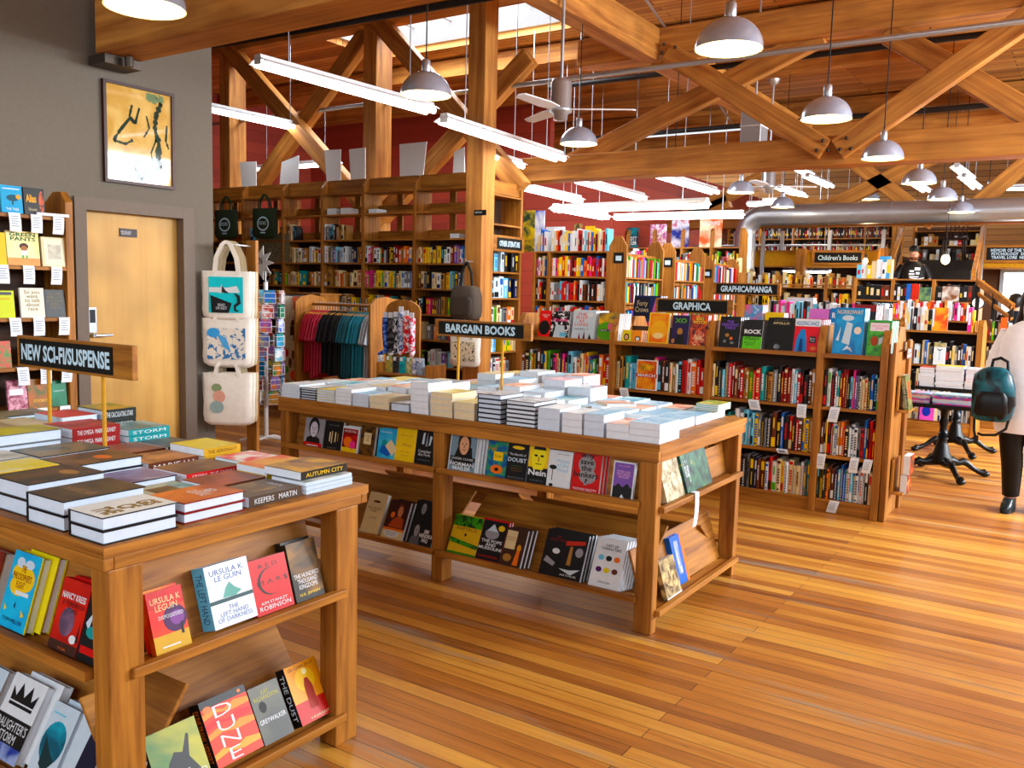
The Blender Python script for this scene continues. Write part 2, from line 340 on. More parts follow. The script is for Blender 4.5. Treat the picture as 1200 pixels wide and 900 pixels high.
for px, py in ((964, 165), (957, 176), (970, 176), (992, 162), (984, 175), (997, 174), (778, 52), (776, 62), (791, 55)):
    p = at(px, py, y=TY - .285); bo.sph(p, .022, 8)
struct(bo.build('truss_bolt', mat('#3c3330', .4, .7)))
# the post in front of the corner bookcase
PY = 8.72; PX0, PX1 = xat(546, PY, 3.0), xat(566, PY, 3.0)
pst = struct(MB().box(PX0, PY, 0, PX1, PY + .26, CZ).build('trim_7', bw('z'), bevel=.012))
q = at(563, 249, y=PY); sg = MB().box(q.x - .09, PY - .008, q.z - .035, q.x + .09, PY - .001, q.z + .03).build('small_plaque', M_black, pst)
text('RESTROOM', sg, Matrix.Translation((q.x - .02, PY - .009, q.z)) @ Matrix.Rotation(PI / 2, 4, 'X'), .1, .022, M_paper, 'plaque_lettering')

# ---- sprinkler pipes and conduits
def pipe(name, pts, r, m, lab):
    return tag(MB().tube(pts, r, 10).build(name, m), lab, 'pipe')
pipe('sprinkler_pipe', [at(-40 + 165, 75, z=4.2), at(600, -8, z=4.2)], .035, mat('#1c1512', .5), 'black pipe running under the top timber past the two suspended tube lamps')
pipe('sprinkler_pipe', [(-15, 9.8, 4.25), (4.3, 9.8, 4.25)], .032, M_galv, 'grey steel pipe crossing under the roof behind the tall wooden post')
pipe('sprinkler_pipe', [(-7.4, 12.0, 4.75), (4.3, 12.0, 4.75)], .04, mat('#1c1512', .5), 'black pipe hung under the ceiling just beyond the crossed timbers')
pipe('sprinkler_pipe', [(-8, 14.2, 4.35), (4.3, 14.2, 4.35)], .04, mat('#1c1512', .5), 'black pipe hung lower and farther back beyond the crossed timbers')
pipe('conduit', [at(757, 0, z=4.96), at(862, 150, z=4.96)], .018, M_galv, 'thin steel conduit slanting along the ceiling planks past the crossed timbers')
for nm, a, y in (('hanging_rod', 598, 9.85), ('hanging_rod', 603, 9.85)):
    pass
# ---- pendant lamps
def pendant(x, y, z, D, label):
    """z: rim height; D: rim diameter"""
    t = empty('pendant_lamp', (x, y, z), label, 'pendant lamp', 'dome pendant lamps')
    r = D / 2; n = 9
    out = [(r * math.cos(a), r * .92 * math.sin(a)) for a in [PI / 2 * i / n for i in range(n)]]
    out = [(r * 1.0, 0)] + out[1:] + [(r * .13, r * .92)]
    MB().lathe(out, n=32).build('lamp_shade', M_chrome, t)
    inn = [(a * .965, b_ * .965 + .002) for a, b_ in out]
    MB().lathe(list(reversed(inn)), n=32).lathe([(r, 0), (r * .965, .002)], n=32).build('shade_lining', mat('#f1e7b4', .5), t)
    MB().lathe([(r * .14, r * .88), (r * .17, r * .95), (r * .17, r * 1.3), (r * .14, r * 1.36), (0.001, r * 1.38)], n=16).build('lamp_socket', M_galv, t)
    MB().tube([(0, 0, r * 1.36), (0, 0, 5.58 - z)], .006, 6).build('cord', M_black, t)
    MB().sph((0, 0, r * .42), r * .2, 12).build('light_bulb', M_bulb, t)
    l = bpy.data.lights.new('pendant_light', 'POINT'); l.energy = 18; l.color = (1, .88, .66); l.shadow_soft_size = .05
    o = bpy.data.objects.new('pendant_light', l); COL.objects.link(o); o.parent = t; o.location = (0, 0, .03)
    return t
PEND = [(170, 10, 92, 'dome pendant lamp at the top edge in front of the near timber end'), (499, 112, 60, 'dome pendant lamp hanging beside the tall wooden post and tube lamp'),
        (854, 58, 79, 'biggest bright dome pendant lamp, hanging highest over the graphica shelves'), (968, 140, 58, 'dome pendant lamp in front of the joint of the two bolted braces'),
        (678, 169, 44, 'dome pendant lamp hanging just beneath the ceiling fan'), (1034, 186, 47, 'dome pendant lamp in front of the long rising brace'),
        (790, 205, 37, 'dome pendant lamp hanging above the end of a slanting tube lamp'), (1077, 215, 38, 'small dome pendant lamp above the staircase opening'),
        (868, 226, 31, 'small dome pendant lamp just over the bend of the silver duct'), (1104, 234, 33, 'small dome pendant lamp right in front of the silver duct over the stairs'),
        (917, 243, 27, 'small dome pendant lamp above the duct and the white tube lamps'), (1019, 234, 22, 'tiny dome pendant lamp over the duct between two braces'),
        (1126, 249, 29, 'small dome pendant lamp overlapping the silver duct at its lower edge'), (959, 255, 24, 'tiny dome pendant lamp overlapping the duct near its bend'),
        (928, 275, 19, 'smallest dome pendant lamp, hanging lowest before the gallery shelves'), (1158, 228, 23, 'small dome pendant lamp above the history blackboard')]
for px, py, wpx, lab in PEND:
    d_ = R.transposed() @ Vector(((px - 600) / F, (py - 450) / F, 1)); p = Vector((0, 0, EYE)) + d_ * (.42 * F / wpx)
    pendant(p.x, p.y, p.z, .42, lab)
# ---- suspended tube lamps
def tube_lamp(p, q, label, wires=True):
    p = Vector(p); q = Vector(q); L_ = (q - p).length; d = (q - p).normalized(); ang = math.atan2(d.y, d.x)
    t = empty('tube_lamp', (p + q) / 2, label, 'tube lamp', 'suspended tube lamps', ang)
    h = L_ / 2
    MB().prism([(-.13, .015), (-.05, .055), (-.04, .09), (.04, .09), (.05, .055), (.13, .015), (.125, .008), (.045, .045), (-.045, .045), (-.125, .008)], 'x', -h, h).build('reflector', mat('#f2f5f8', .4), t)
    for s in (-1, 1): MB().tube([(-h + .02, s * .055, .01), (h - .02, s * .06, -.008)], .034, 10).build('lit_tube', M_tube, t)
    MB().box(-h, -.05, .0, -h + .03, .05, .06).box(h - .03, -.05, 0, h, .05, .06).build('end_cap', M_white, t)
    if wires:
        for s in (-.7, .7): MB().tube([(s * h, 0, .09), (s * h, 0, 5.55 - p.z)], .006, 6).build('suspension_rod', M_galv, t)
    return t
tube_lamp((-6.72, 5.71, 3.64), (-6.61, 8.15, 3.64), 'long double tube lamp nearest the camera, in front of the red wall')
tube_lamp(at(225, 124, z=4.0), at(358, 152, z=4.0), 'double tube lamp half hidden behind the taupe wall corner')
tube_lamp(at(520, 143, z=3.3), at(657, 186, z=3.3), 'double tube lamp partly behind the tall post, below the ceiling fan')
tube_lamp(at(300, 184, y=12.4), at(395, 207, y=12.4), 'distant tube lamp low on the red wall behind the braces')
tube_lamp(at(560, 180, z=3.3), at(609, 195, z=3.3), 'short visible tube lamp just over the corner bookcase top')
tube_lamp((-9.37 * .8, 14.29 * .8, 3.16), (-9.46 * .8, 16.72 * .8, 3.16), 'tube lamp against the red wall below the second timber')
tube_lamp((-6.83, 12.04, 3.29), (-6.9, 14.48, 3.29), 'tube lamp hanging between the red wall and the second timber')
tube_lamp((-5.79, 12.55, 3.4), (-5.76, 14.99, 3.4), 'tube lamp slanting away behind a dome lamp over the far shelves')
tube_lamp((-6.67, 11.09, 2.76), (-4.3, 10.95, 2.76), 'upper crosswise tube lamp over the stepped bookcases')
tube_lamp(at(650, 245, z=2.93), at(710, 255, z=2.93), 'tube lamp slanting back from the crosswise lamp, above the red spines')
tube_lamp((-7.5, 14.6, 2.95), (-5.1, 14.6, 2.95), 'lower crosswise tube lamp just left of the duct bend')
GK = 0
for a, b_, lab in [((918, 318), (973, 318), 'tube lamp under the gallery behind a slender post'), ((876, 240), (905, 240), 'tiny tube lamp over the gallery left of a dome lamp'),
                   ((894, 237), (940, 236), 'pale tube lamp on the gallery behind the fan'), ((872, 253), (910, 251), 'tube lamp above the duct elbow on the gallery'), ((934, 248), (965, 247), 'tube lamp on the gallery between dome lamps'),
                   ((1172, 222), (1215, 220), 'tube lamp on the gallery beyond the last brace'), ((985, 323), (1003, 323), 'short tube lamp under the children blackboard'), ((880, 322), (915, 325), 'tube lamp under the gallery beside the duct mouth')]:
    y = 19.5 + .42 * GK; GK += 1
    tube_lamp(at(*a, y=y), at(*b_, y=y), lab)
for a, lab in [((936, 199), 'slanted tube lamp high in the far roof, upper left of a pair'), ((960, 213), 'slanted tube lamp high in the far roof, directly before the brace'), ((928, 226), 'slanted tube lamp above the fan hub'),
               ((1129, 203), 'slanted tube lamp in the far roof right of a dome lamp'), ((1137, 214), 'slanted tube lamp in the far roof just below another one'), ((1076, 218), 'slanted tube lamp in the far roof hidden by a dome lamp')]:
    p = at(*a, y=20.3); tube_lamp(p - Vector((.02, .9, -.0)), p + Vector((.02, .9, 0)), lab)
# ---- fans under the roof
def fan(x, y, z, label, rod):
    t = empty('ceiling_fan', (x, y, z), label, 'ceiling fan')
    MB().lathe([(.001, -.12), (.07, -.11), (.075, -.05), (.12, -.03), (.12, .0), (.11, .02), (.11, .26), (.09, .3), (.001, .31)], n=20).build('motor_housing', M_galv, t)
    MB().tube([(0, 0, .3), (0, 0, rod)], .018, 8).lathe([(.02, rod - .1), (.09, rod - .05), (.1, rod)], n=14).build('down_rod', M_galv, t)
    for k in range(3):
        a = 2 * PI * k / 3 + .5
        M = Matrix.Rotation(a, 4, 'Z') @ Matrix.Rotation(.16, 4, 'X')
        MB().prism([(.08, -.05), (.3, -.08), (.74, -.06), (.78, 0), (.74, .06), (.3, .08), (.08, .05)], 'z', -.006, .006).build('fan_blade', M_white, t, M=M)
    return t
p = at(657, 128, y=8.1); fan(p.x, p.y, p.z, 'white three-bladed ceiling fan above the dome lamp near the post', 5.1 - p.z)
p = at(900, 218, y=14.5); fan(p.x, p.y, p.z, 'small distant ceiling fan before the gallery lamps', 5.1 - p.z)
# ---- ventilation duct
dy = 17.3
pts = [(-.0, dy, at(1200, 246, y=dy).z), (-6.0 + .3, dy, at(1200, 246, y=dy).z)]
zc = at(1040, 249, y=dy).z; xe = xat(874, dy, 3.0)
el = [(xe + .35 * (1 - math.sin(a)), dy, zc - .35 * (1 - math.cos(a))) for a in [PI / 2 * i / 7 for i in range(8)]]
zl = at(872, 318, y=dy).z
t = empty('ventilation_duct', (xe, dy, zl), 'round silver spiral duct bending down at its end, before the gallery', 'duct')
MB().tube([(4.2 - xe, 0, zc - zl), (.35, 0, zc - zl)], .2, 20).build('straight_duct', M_galv, t)
MB().tube([(x - xe, 0, z - zl) for x, y, z in reversed(el)][::-1], .2, 20).build('duct_elbow', M_galv, t)
MB().tube([(0, 0, zc - zl - .35), (0, 0, 0)], .2, 20).build('drop_duct', M_galv, t)
MB().tube([(0, 0, .05), (0, 0, -.06)], .215, 20).build('duct_collar', mat('#8a7a60', .4, .7), t)
b = MB()
for i in range(7): b.tube([(1.6 + i * 1.1 - .02, 0, zc - zl), (1.6 + i * 1.1 + .02, 0, zc - zl)], .206, 20)
b.build('seam_ring', M_galv, t)

p = at(884, 150, y=11.3); t = empty('air_unit', p, 'small pale grey box hung behind the bolted braces', 'air unit'); MB().box(-.13, -.15, -.2, .13, .15, .2).build('casing', M_galv, t, bevel=.01); MB().box(-.135, -.155, .0, .135, .155, .012).build('seam', M_white, t)
MB().tube([(0, 0, .2), (0, 0, 5.58 - p.z)], .015, 6).build('hanger_rod', M_galv, t)

# ================================================================== BOOKS
ART = {}
def art_mesh(W, H, z, items, parent, name='cover_art'):
    """printed shapes on a cover: each a flat patch lying on the front board"""
    b = MB(); ms = []; dz = 0
    for it in items:
        dz += 1; zz = z + .0003 + dz * .00012
        if it[0] == 't':
            text(it[1], parent, Matrix.Translation((it[2] * W, it[3] * H, zz)), it[4] * W, it[5] * H, it[6], bold=it[7] if len(it) > 7 else .0); continue
        mt = it[-1]
        if mt not in ms: ms.append(mt)
        k = ms.index(mt)
        if it[0] == 'r': x0, y0, x1, y1 = it[1:5]; pts = [(x0, y0), (x1, y0), (x1, y1), (x0, y1)]
        elif it[0] == 'e': cx, cy, rx, ry = it[1:5]; pts = [(cx + rx * math.cos(a * PI / 9), cy + ry * math.sin(a * PI / 9)) for a in range(18)]
        else: pts = it[1]
        b.add([(x * W, y * H, zz) for x, y in pts], [tuple(range(len(pts)))], k)
    if ms: b.build(name, ms, parent)
def face(cx, cy, s, skin, hair, shirt):
    """a small printed portrait"""
    return [('p', [(cx - 1.5 * s, cy - 2.2 * s), (cx + 1.5 * s, cy - 2.2 * s), (cx + 1.1 * s, cy - 1.1 * s), (cx, cy - .7 * s), (cx - 1.1 * s, cy - 1.1 * s)], shirt),
            ('e', cx, cy + .15 * s, .95 * s, 1.15 * s, hair), ('e', cx, cy - .1 * s, .68 * s, .9 * s, skin), ('e', cx - .26 * s, cy + .05 * s, .12 * s, .06 * s, hair), ('e', cx + .26 * s, cy + .05 * s, .12 * s, .06 * s, hair),
            ('r', cx - .25 * s, cy - .55 * s, cx + .25 * s, cy - .49 * s, hair), ('p', [(cx, cy), (cx + .1 * s, cy - .28 * s), (cx - .08 * s, cy - .28 * s)], hair)]
def book(name, W, H, T, cover, art=(), spine=None, pages=None, hard=False):
    """origin at the foot of the spine edge: x to the fore-edge, y up the cover, z through the thickness"""
    t = .003 if hard else .0012; o = .005 if hard else .0008
    r = MB().box(0, 0, 0, W, H, t).box(0, 0, T - t, W, H, T).box(0, 0, t, t, H, T - t).build(name, cover)
    MB().box(t, o, t, W - o, H - o, T - t).build('page_block', pages or M_page, r)
    if art: art_mesh(W, H, T, art, r)
    if spine:
        Ms = Matrix.Translation((-.0006, H / 2, T / 2)) @ Matrix.Rotation(-PI / 2, 4, 'Y') @ Matrix.Rotation(-PI / 2, 4, 'Z')
        text(spine[0], r, Ms, H * .8, T * .5, spine[1], 'spine_lettering')
    return r
def stand(x, y, z, rz=0, lean=0, sc=None):
    M = Matrix.Translation((x, y, z)) @ Matrix.Rotation(rz, 4, 'Z') @ Matrix.Rotation(PI / 2 - lean, 4, 'X')
    return M
def lay(x, y, z, rz=0): return Matrix.Translation((x, y, z)) @ Matrix.Rotation(rz, 4, 'Z')
C = {'k': '#141416', 'w': '#dfe4e8', 'c': '#d9c9a2', 'r': '#b91d18', 'd': '#7c1418', 'o': '#dd7a1e', 'y': '#e6c52c', 'g': '#5d9c3d', 't': '#2c8f92', 'b': '#1f5fb0', 'n': '#16224a', 's': '#7fc0dc', 'l': '#7a5aa6',
     'p': '#d9508c', 'm': '#5b3020', 'e': '#6d7276', 'a': '#a3794a', 'v': '#4a1450', 'x': '#c8d7e2'}
CN = {'k': 'black', 'w': 'white', 'c': 'cream', 'r': 'red', 'd': 'dark red', 'o': 'orange', 'y': 'yellow', 'g': 'green', 't': 'teal', 'b': 'blue', 'n': 'navy', 's': 'sky blue', 'l': 'lilac', 'p': 'pink', 'm': 'brown', 'e': 'grey', 'a': 'tan', 'v': 'plum', 'x': 'pale blue'}
def K(c, rough=.35): return mat(C[c], rough)

# ---- spine-out books: unit meshes, scaled, with their own colours
def spine_mesh(kind):
    b = MB(); t = .06
    b.box(0, 0, 0, 1, 1, t, 0).box(0, 0, 1 - t, 1, 1, 1, 0)
    # gently rounded spine
    b.add([(0, 0, 0), (-.03, 0, .25), (-.04, 0, .5), (-.03, 0, .75), (0, 0, 1), (0, 1, 0), (-.03, 1, .25), (-.04, 1, .5), (-.03, 1, .75), (0, 1, 1)],
          [(i, i + 5, i + 6, i + 1) for i in range(4)] + [(0, 1, 2, 3, 4), (9, 8, 7, 6, 5)], 0)
    b.box(.0, .012, t, .97, .988, 1 - t, 1)
    x = -.046
    def q(y0, y1, z0, z1): b.add([(x, y0, z0), (x, y0, z1), (x, y1, z1), (x, y1, z0)], [(0, 1, 2, 3)], 2)
    if kind == 0:
        for i in range(9): q(.3 + i * .055, .335 + i * .055 + (i % 3) * .008, .3, .68)
    elif kind == 1:
        q(.86, .95, .1, .9); q(.05, .1, .25, .75)
        for i in range(6): q(.25 + i * .08, .3 + i * .08, .22, .78)
    elif kind == 2:
        q(.62, .9, .2, .8); q(.1, .5, .42, .58)
    elif kind == 3:
        for i in range(14): q(.12 + i * .057, .15 + i * .057, .3 + .1 * (i % 2), .7)
        q(.03, .07, .3, .7)
    elif kind == 4:
        q(.04, .3, .08, .92); q(.55, .85, .35, .65)
    return b.mesh('spine_out_book')
SPM = [spine_mesh(k) for k in range(5)]
for me in SPM:
    for mm in (K('w'), M_page, K('k')): me.materials.append(mm)
ACC = {'k': 'wrycs', 'w': 'krbng', 'c': 'krmb', 'r': 'wykc', 'd': 'wyc', 'o': 'kwn', 'y': 'krb', 'g': 'wky', 't': 'wky', 'b': 'wyc', 'n': 'wyc', 's': 'kwb', 'l': 'wky', 'p': 'wky', 'm': 'ycw', 'e': 'wky', 'a': 'kmw', 'v': 'wy', 'x': 'kb'}
def spine_book(name, M, dpt, h, t, c, label=None, group=None, rnd=random):
    o = bpy.data.objects.new(name, rnd.choice(SPM)); COL.objects.link(o)
    for i, mm in enumerate((K(c), M_page, K(rnd.choice(ACC[c])))):
        o.material_slots[i].link = 'OBJECT'; o.material_slots[i].material = mm
    o.matrix_basis = M @ Matrix.Diagonal((dpt, h, t, 1))
    return tag(o, label, 'book' if label else None, group)
def spine_row(name, seq, x0, x1, y, z, hmin, hmax, dpt, where, group, rz=0, seed=1, tilt=True, count=None):
    """fill x0..x1 with spine-out books, spines toward -y (rz=0) or the row turned by rz about (x0, y)"""
    rnd = random.Random(seed); ts = [rnd.uniform(.6, 1.5) for _ in seq]; gap = .0012
    k = ((x1 - x0) - gap * len(seq)) / sum(ts); x = 0; base = Matrix.Translation((x0, y, z)) @ Matrix.Rotation(rz, 4, 'Z')
    for i, (c, t) in enumerate(zip(seq, ts)):
        t *= k; h = rnd.uniform(hmin, hmax); dd = dpt * rnd.uniform(.85, 1.0); off = rnd.uniform(0, .018)
        if c != '_':
            M = base @ Matrix.Translation((x, off, 0)) @ Matrix.Rotation(PI / 2, 4, 'Z') @ Matrix.Rotation(PI / 2, 4, 'X')
            size = 'tall ' if h > hmin + .75 * (hmax - hmin) else 'short ' if h < hmin + .25 * (hmax - hmin) else ''
            spine_book(name, M, dd, h, t - .0006, c, '%s%s spine, %s from left, %s' % (size, CN[c], ORD[i], where), group, rnd)
        x += t + gap

# ================================================================== DISPLAY TABLES
def display_table(name, label, x0, x1, y0, y1, top, slab, leg, divs, mid_legs, lips, front_back):
    """slab on square legs; slanted ledges with lips along the sides. Ledge data: list of (side, a0, a1, z, depth, back_height, lean, lip_out)"""
    t = empty(name, (x0, y0, 0), label, 'table'); ox, oy = x0, y0
    MB().box(0, 0, top - .03, x1 - x0, y1 - y0, top).box(0, 0, top - slab, x1 - x0, .03, top - .03).box(0, y1 - y0 - .03, top - slab, x1 - x0, y1 - y0, top - .03).build('table_top', fx('x'), t, bevel=.004)
    for u in (0, x1 - x0 - .03): MB().box(u, .0305, top - slab, u + .03, y1 - y0 - .0305, top - .0305).build('apron', fx('y'), t, bevel=.003)
    MB().box(x1 - x0 + .0003, 0, top - .03, x1 - x0 + .004, y1 - y0, top).build('edge_band', fx('y'), t)
    for (ax, ay, wx, wy) in leg:
        MB().box(ax - ox, ay - oy, 0, ax - ox + wx, ay - oy + wy, top - slab - .0005).build('leg', fx('z'), t, bevel=.005)
    for (side, a0, a1, c, z, dep, bh, lean) in lips:
        s, co = math.sin(lean), math.cos(lean)
        # tray: floor board, back board, lip; profile in (out, z): out grows inward from the face
        def rect(u0, v0, u1, v1, th):     # plank between two profile points
            d = Vector((u1 - u0, v1 - v0)).normalized(); n_ = Vector((-d.y, d.x)) * th
            return [(u0, v0), (u1, v1), (u1 + n_.x, v1 + n_.y), (u0 + n_.x, v0 + n_.y)]
        fl = rect(.001, z, dep, z - .0, -.016); bk = rect(dep, z + .002, dep + bh * s, z + bh * co, -.014); lp = [(-.03, z - .014), (-.0, z - .014), (-.0, z + .015), (-.03, z + .015)]
        for nm, pr, mt in (('ledge', fl, 'shelf'), ('back_board', bk, 'back'), ('lip', lp, 'lip')):
            ex = .035 if nm == 'lip' else 0
            if side == 'F': b = MB().prism([(c + u - oy, v) for u, v in pr], 'x', a0 - ox - ex, a1 - ox + ex); mm = fx('x')
            elif side == 'B': b = MB().prism([(c - u - oy, v) for u, v in pr], 'x', a0 - ox - ex, a1 - ox + ex); mm = fx('x')
            elif side == 'R': b = MB().prism([(c - u - ox, v) for u, v in pr], 'y', a0 - oy - ex, a1 - oy + ex); mm = fx('y')
            b.build(nm, mm, t, bevel=.003)
    return t
# --- the bargain table in the middle
TX0, TX1, TY0, TY1, TT = -4.17, -1.625, 3.69, 4.89, .912
d1 = at(518, 580, y=3.73).x
display_table('display_table', 'long wooden display table in the middle, covered with pale book stacks', TX0, TX1, TY0, TY1, TT, .085,
    [(TX0 + .01, 3.70, .07, .09), (d1 - .045, 3.70, .075, .09), (TX1 - .1, 3.70, .092, .06), (TX0 + .01, 4.79, .07, .09), (d1 - .045, 4.79, .075, .09), (TX1 - .1, 4.80, .092, .06)], 0, 0,
    [('F', TX0 + .085, d1 - .05, 3.70, .622, .06, .19, .17), ('F', d1 + .035, TX1 - .12, 3.70, .622, .06, .19, .17),
     ('F', TX0 + .085, d1 - .05, 3.70, .165, .09, .42, .9), ('F', d1 + .035, TX1 - .12, 3.70, .165, .09, .42, .9), ('B', TX0 + .085, d1 - .05, TY1 - .01, .165, .09, .26, .9), ('B', d1 + .035, TX1 - .12, TY1 - .01, .165, .09, .26, .9),
     ('R', 3.77, 4.79, TX1 - .01, .598, .06, .17, .17), ('R', 3.77, 4.79, TX1 - .01, .10, .07, .28, .3)], 0)
# --- the new-arrivals table in the foreground
LX0, LX1, LY0, LY1 = -4.35, -2.085, 1.262, 2.25
display_table('display_table', 'wooden display table in the near left corner with stacked novels', LX0, LX1, LY0, LY1, TT, .065,
    [(LX1 - .08, LY0 + .012, .075, .105), (LX1 - .085, LY1 - .145, .08, .105), (LX0 + .01, LY0 + .01, .09, .09), (LX0 + .01, LY1 - .13, .09, .11)], 0, 0,
    [('F', LX0 + .11, LX1 - .12, LY0 + .02, .545, .07, .24, .3), ('F', LX0 + .11, LX1 - .12, LY0 + .02, .10, .10, .36, .62),
     ('R', LY0 + .11, LY1 - .14, LX1 - .02, .548, .07, .26, .3), ('R', LY0 + .11, LY1 - .14, LX1 - .02, .10, .10, .34, .62)], 0)

def shown(side, px0, px1, c, z, H, T, lean, n, cover, art, label, name='paperback_book', spine=None, pages=None, hard=False, group=None, back=0, dx=.006, below=None, W=None):
    """n copies leaning on a ledge with the front cover out; px0, px1 are the measured edges of the front cover"""
    off = math.sin(lean) * H / 2; zm = z + math.cos(lean) * H / 2
    if side == 'F': a0 = xat(px0, c + off, zm); a1 = xat(px1, c + off, zm)
    else: a0 = yat(px0, c - off, zm); a1 = yat(px1, c - off, zm)
    w_ = W or abs(a1 - a0); r = book(name, w_, H, T, cover, art, spine, pages, hard); out = []
    for k in range(n):
        o = r if k == 0 else copy_tree(r)
        if k:                                                    # the copies behind show no printed front
            for ch in list(o.children):
                if ch.name.startswith(('cover_art', 'title_lettering', 'spine_lettering')): bpy.data.objects.remove(ch)
        back_ = T + k * (T + .0015); s = k * dx
        if side == 'F':
            o.matrix_basis = Matrix.Translation((a0 + s, c + back_ * math.cos(lean), z)) @ Matrix.Rotation(PI / 2 - lean, 4, 'X')
        else:
            o.matrix_basis = Matrix.Translation((c - back_ * math.cos(lean), a0 + s, z)) @ Matrix.Rotation(PI / 2, 4, 'Z') @ Matrix.Rotation(PI / 2 - lean, 4, 'X')
        tag(o, label if k == 0 else 'the %s copy behind the %s' % (ORD[k], label.split(',')[0]), 'book', group)
        out.append(o)
    return out
FITS_SKIP = set()
w_, k_, r_, y_, b_ = K('w'), K('k'), K('r'), K('y'), K('b'); skin = mat('#d8a888', .5); greyp = mat('#8f8d96', .4)
FUP = dict(side='F', c=3.705, z=.641, lean=.17)
U = lambda px0, px1, H, T, n, cover, art, label, **kw: shown('F', px0, px1, 3.705, .6235, H * .945, T, .17, n, cover, art, label, group='books leaning along the upper ledge of the bargain table', **kw)
U(357, 378.5, .185, .02, 1, greyp, face(.5, .66, .3, mat('#c9c6d2', .4), k_, k_) + [('r', 0, 0, 1, .17, r_), ('r', .2, .06, .8, .09, w_)], 'grey portrait paperback with red foot band, at table left end')
U(380, 401, .185, .02, 1, k_, [('t', 'THE NAMES', .5, .86, .6, .05, K('e')), ('r', .3, .3, .36, .62, K('c')), ('r', .42, .24, .47, .66, K('c')), ('r', .6, .3, .66, .64, K('c')), ('r', .75, .34, .79, .6, K('a')), ('t', 'DARKNESS', .5, .1, .5, .04, K('e'))], 'black paperback with pale upright streaks, next to the grey portrait')
U(400, 420, .165, .016, 3, w_, [('r', .07, .05, .93, .93, mottled('#c23a20', '#5c1a10', 14)), ('r', .07, .05, .93, .22, y_), ('r', .12, .7, .88, .8, K('d')), ('t', 'MORTAL', .5, .83, .7, .08, w_), ('e', .4, .42, .24, .2, K('o')), ('e', .68, .34, .17, .15, K('p'))], 'small white-bordered paperback with red and yellow fruit cover', dx=.008)
U(422, 439, .185, .02, 1, mottled('#6b4a26', '#2c1d10', 18), [('r', .25, .4, .75, .78, K('c')), ('t', 'ATLAS\nOF\nLIFE', .5, .6, .36, .2, K('m'))], 'brown patterned paperback with a cream paper label')
U(443, 468, .185, .012, 3, mottled('#67bcdc', '#3f9cc8', 6), [('p', [(.1, .22), (.5, .12), (.8, .3), (.7, .5), (.2, .52)], b_), ('p', [(.35, .45), (.6, .68), (.9, .4), (.7, .16)], K('c')), ('e', .3, .55, .12, .1, K('t')), ('t', 'ISLANDS', .35, .9, .5, .05, w_)], 'sky blue paperback with blue and cream shapes on the cover', dx=.01)
U(464, 487, .215, .018, 1, y_, [('t', 'Alice', .55, .5, .5, .1, K('a')), ('t', 'MEMOIR OF', .5, .75, .6, .04, K('a')), ('r', .3, .2, .7, .21, K('a')), ('t', 'LIFE WITH', .5, .3, .5, .035, K('a'))], 'plain yellow paperback, tallest on the left half of the ledge')
U(487.5, 509, .21, .02, 2, k_, [('p', [(.3, .6), (.34, .9), (.44, .93), (.42, .6)], K('x')), ('p', [(.5, .55), (.58, .95), (.62, .55)], greyp), ('p', [(.68, .58), (.72, .86), (.84, .82), (.75, .58)], K('x')), ('t', 'Consider\nthe Fork', .5, .36, .7, .17, w_), ('r', .15, .16, .85, .17, K('e'))], 'black paperback with silver cutlery, just left of the middle leg', dx=.004)
U(527, 559, .235, .014, 6, w_, [('r', .03, .02, .97, .97, mat('#7b8f9b', .4)), ('p', [(.1, .15), (.9, .15), (.8, .62), (.3, .62)], k_)] + face(.52, .68, .25, skin, mat('#2e2019'), k_)[1:] + [('r', .06, .28, .96, .38, k_), ('t', 'UNDER COVER', .5, .33, .8, .05, w_), ('t', 'NORMAN\nMAILER', .5, .15, .86, .19, w_, .03)], 'white-edged portrait paperback, first of many copies right of the middle leg', dx=.011)
U(571, 595, .205, .012, 1, mottled('#2c4f8c', '#3f8f5a', 22, c3='#c7502c'), [('r', .3, .48, .75, .72, y_), ('e', .5, .25, .3, .12, K('o')), ('e', .5, .25, .1, .05, k_), ('t', 'THE ART', .52, .6, .35, .05, k_)], 'colourful flowered paperback with a yellow square on the cover')
U(594, 618, .21, .016, 1, k_, [('e', .5, .88, .3, .045, y_), ('t', 'The Benefit of', .5, .7, .8, .06, w_), ('t', 'DOUBT', .5, .56, .9, .11, K('x'), .02), ('r', .25, .4, .75, .405, K('g')), ('r', .2, .34, .8, .345, K('a')), ('r', .25, .28, .75, .285, K('a')), ('t', 'GREGORY BOYD', .5, .1, .8, .05, K('e'))], 'black paperback reading DOUBT under a yellow oval')
U(619, 642, .21, .016, 2, k_, [('r', 0, .45, 1, 1, y_), ('p', [(.25, .4), (.75, .4), (.9, .7), (.8, .95), (.25, .95), (.12, .7)], mat('#e9de62', .5)), ('e', .35, .75, .09, .03, k_), ('e', .66, .75, .09, .03, k_), ('r', .47, .6, .53, .73, K('a')), ('r', .36, .53, .66, .55, k_), ('p', [(.2, .9), (.85, .9), (.78, .99), (.25, .99)], k_), ('t', 'Nein', .5, .32, .9, .15, w_, .03), ('t', 'A MANIFESTO', .5, .12, .7, .035, K('e'))], 'yellow and black paperback with a drawn face, reading Nein', dx=.004)
U(642, 669.5, .2, .018, 1, w_, [('t', 'House\nof the\nWind', .62, .62, .55, .34, K('s')), ('e', .22, .55, .16, .06, k_), ('r', .2, .2, .23, .55, k_), ('e', .2, .08, .09, .04, k_), ('r', .35, .9, .85, .91, K('e'))], 'white paperback with a small black tree and pale blue title')
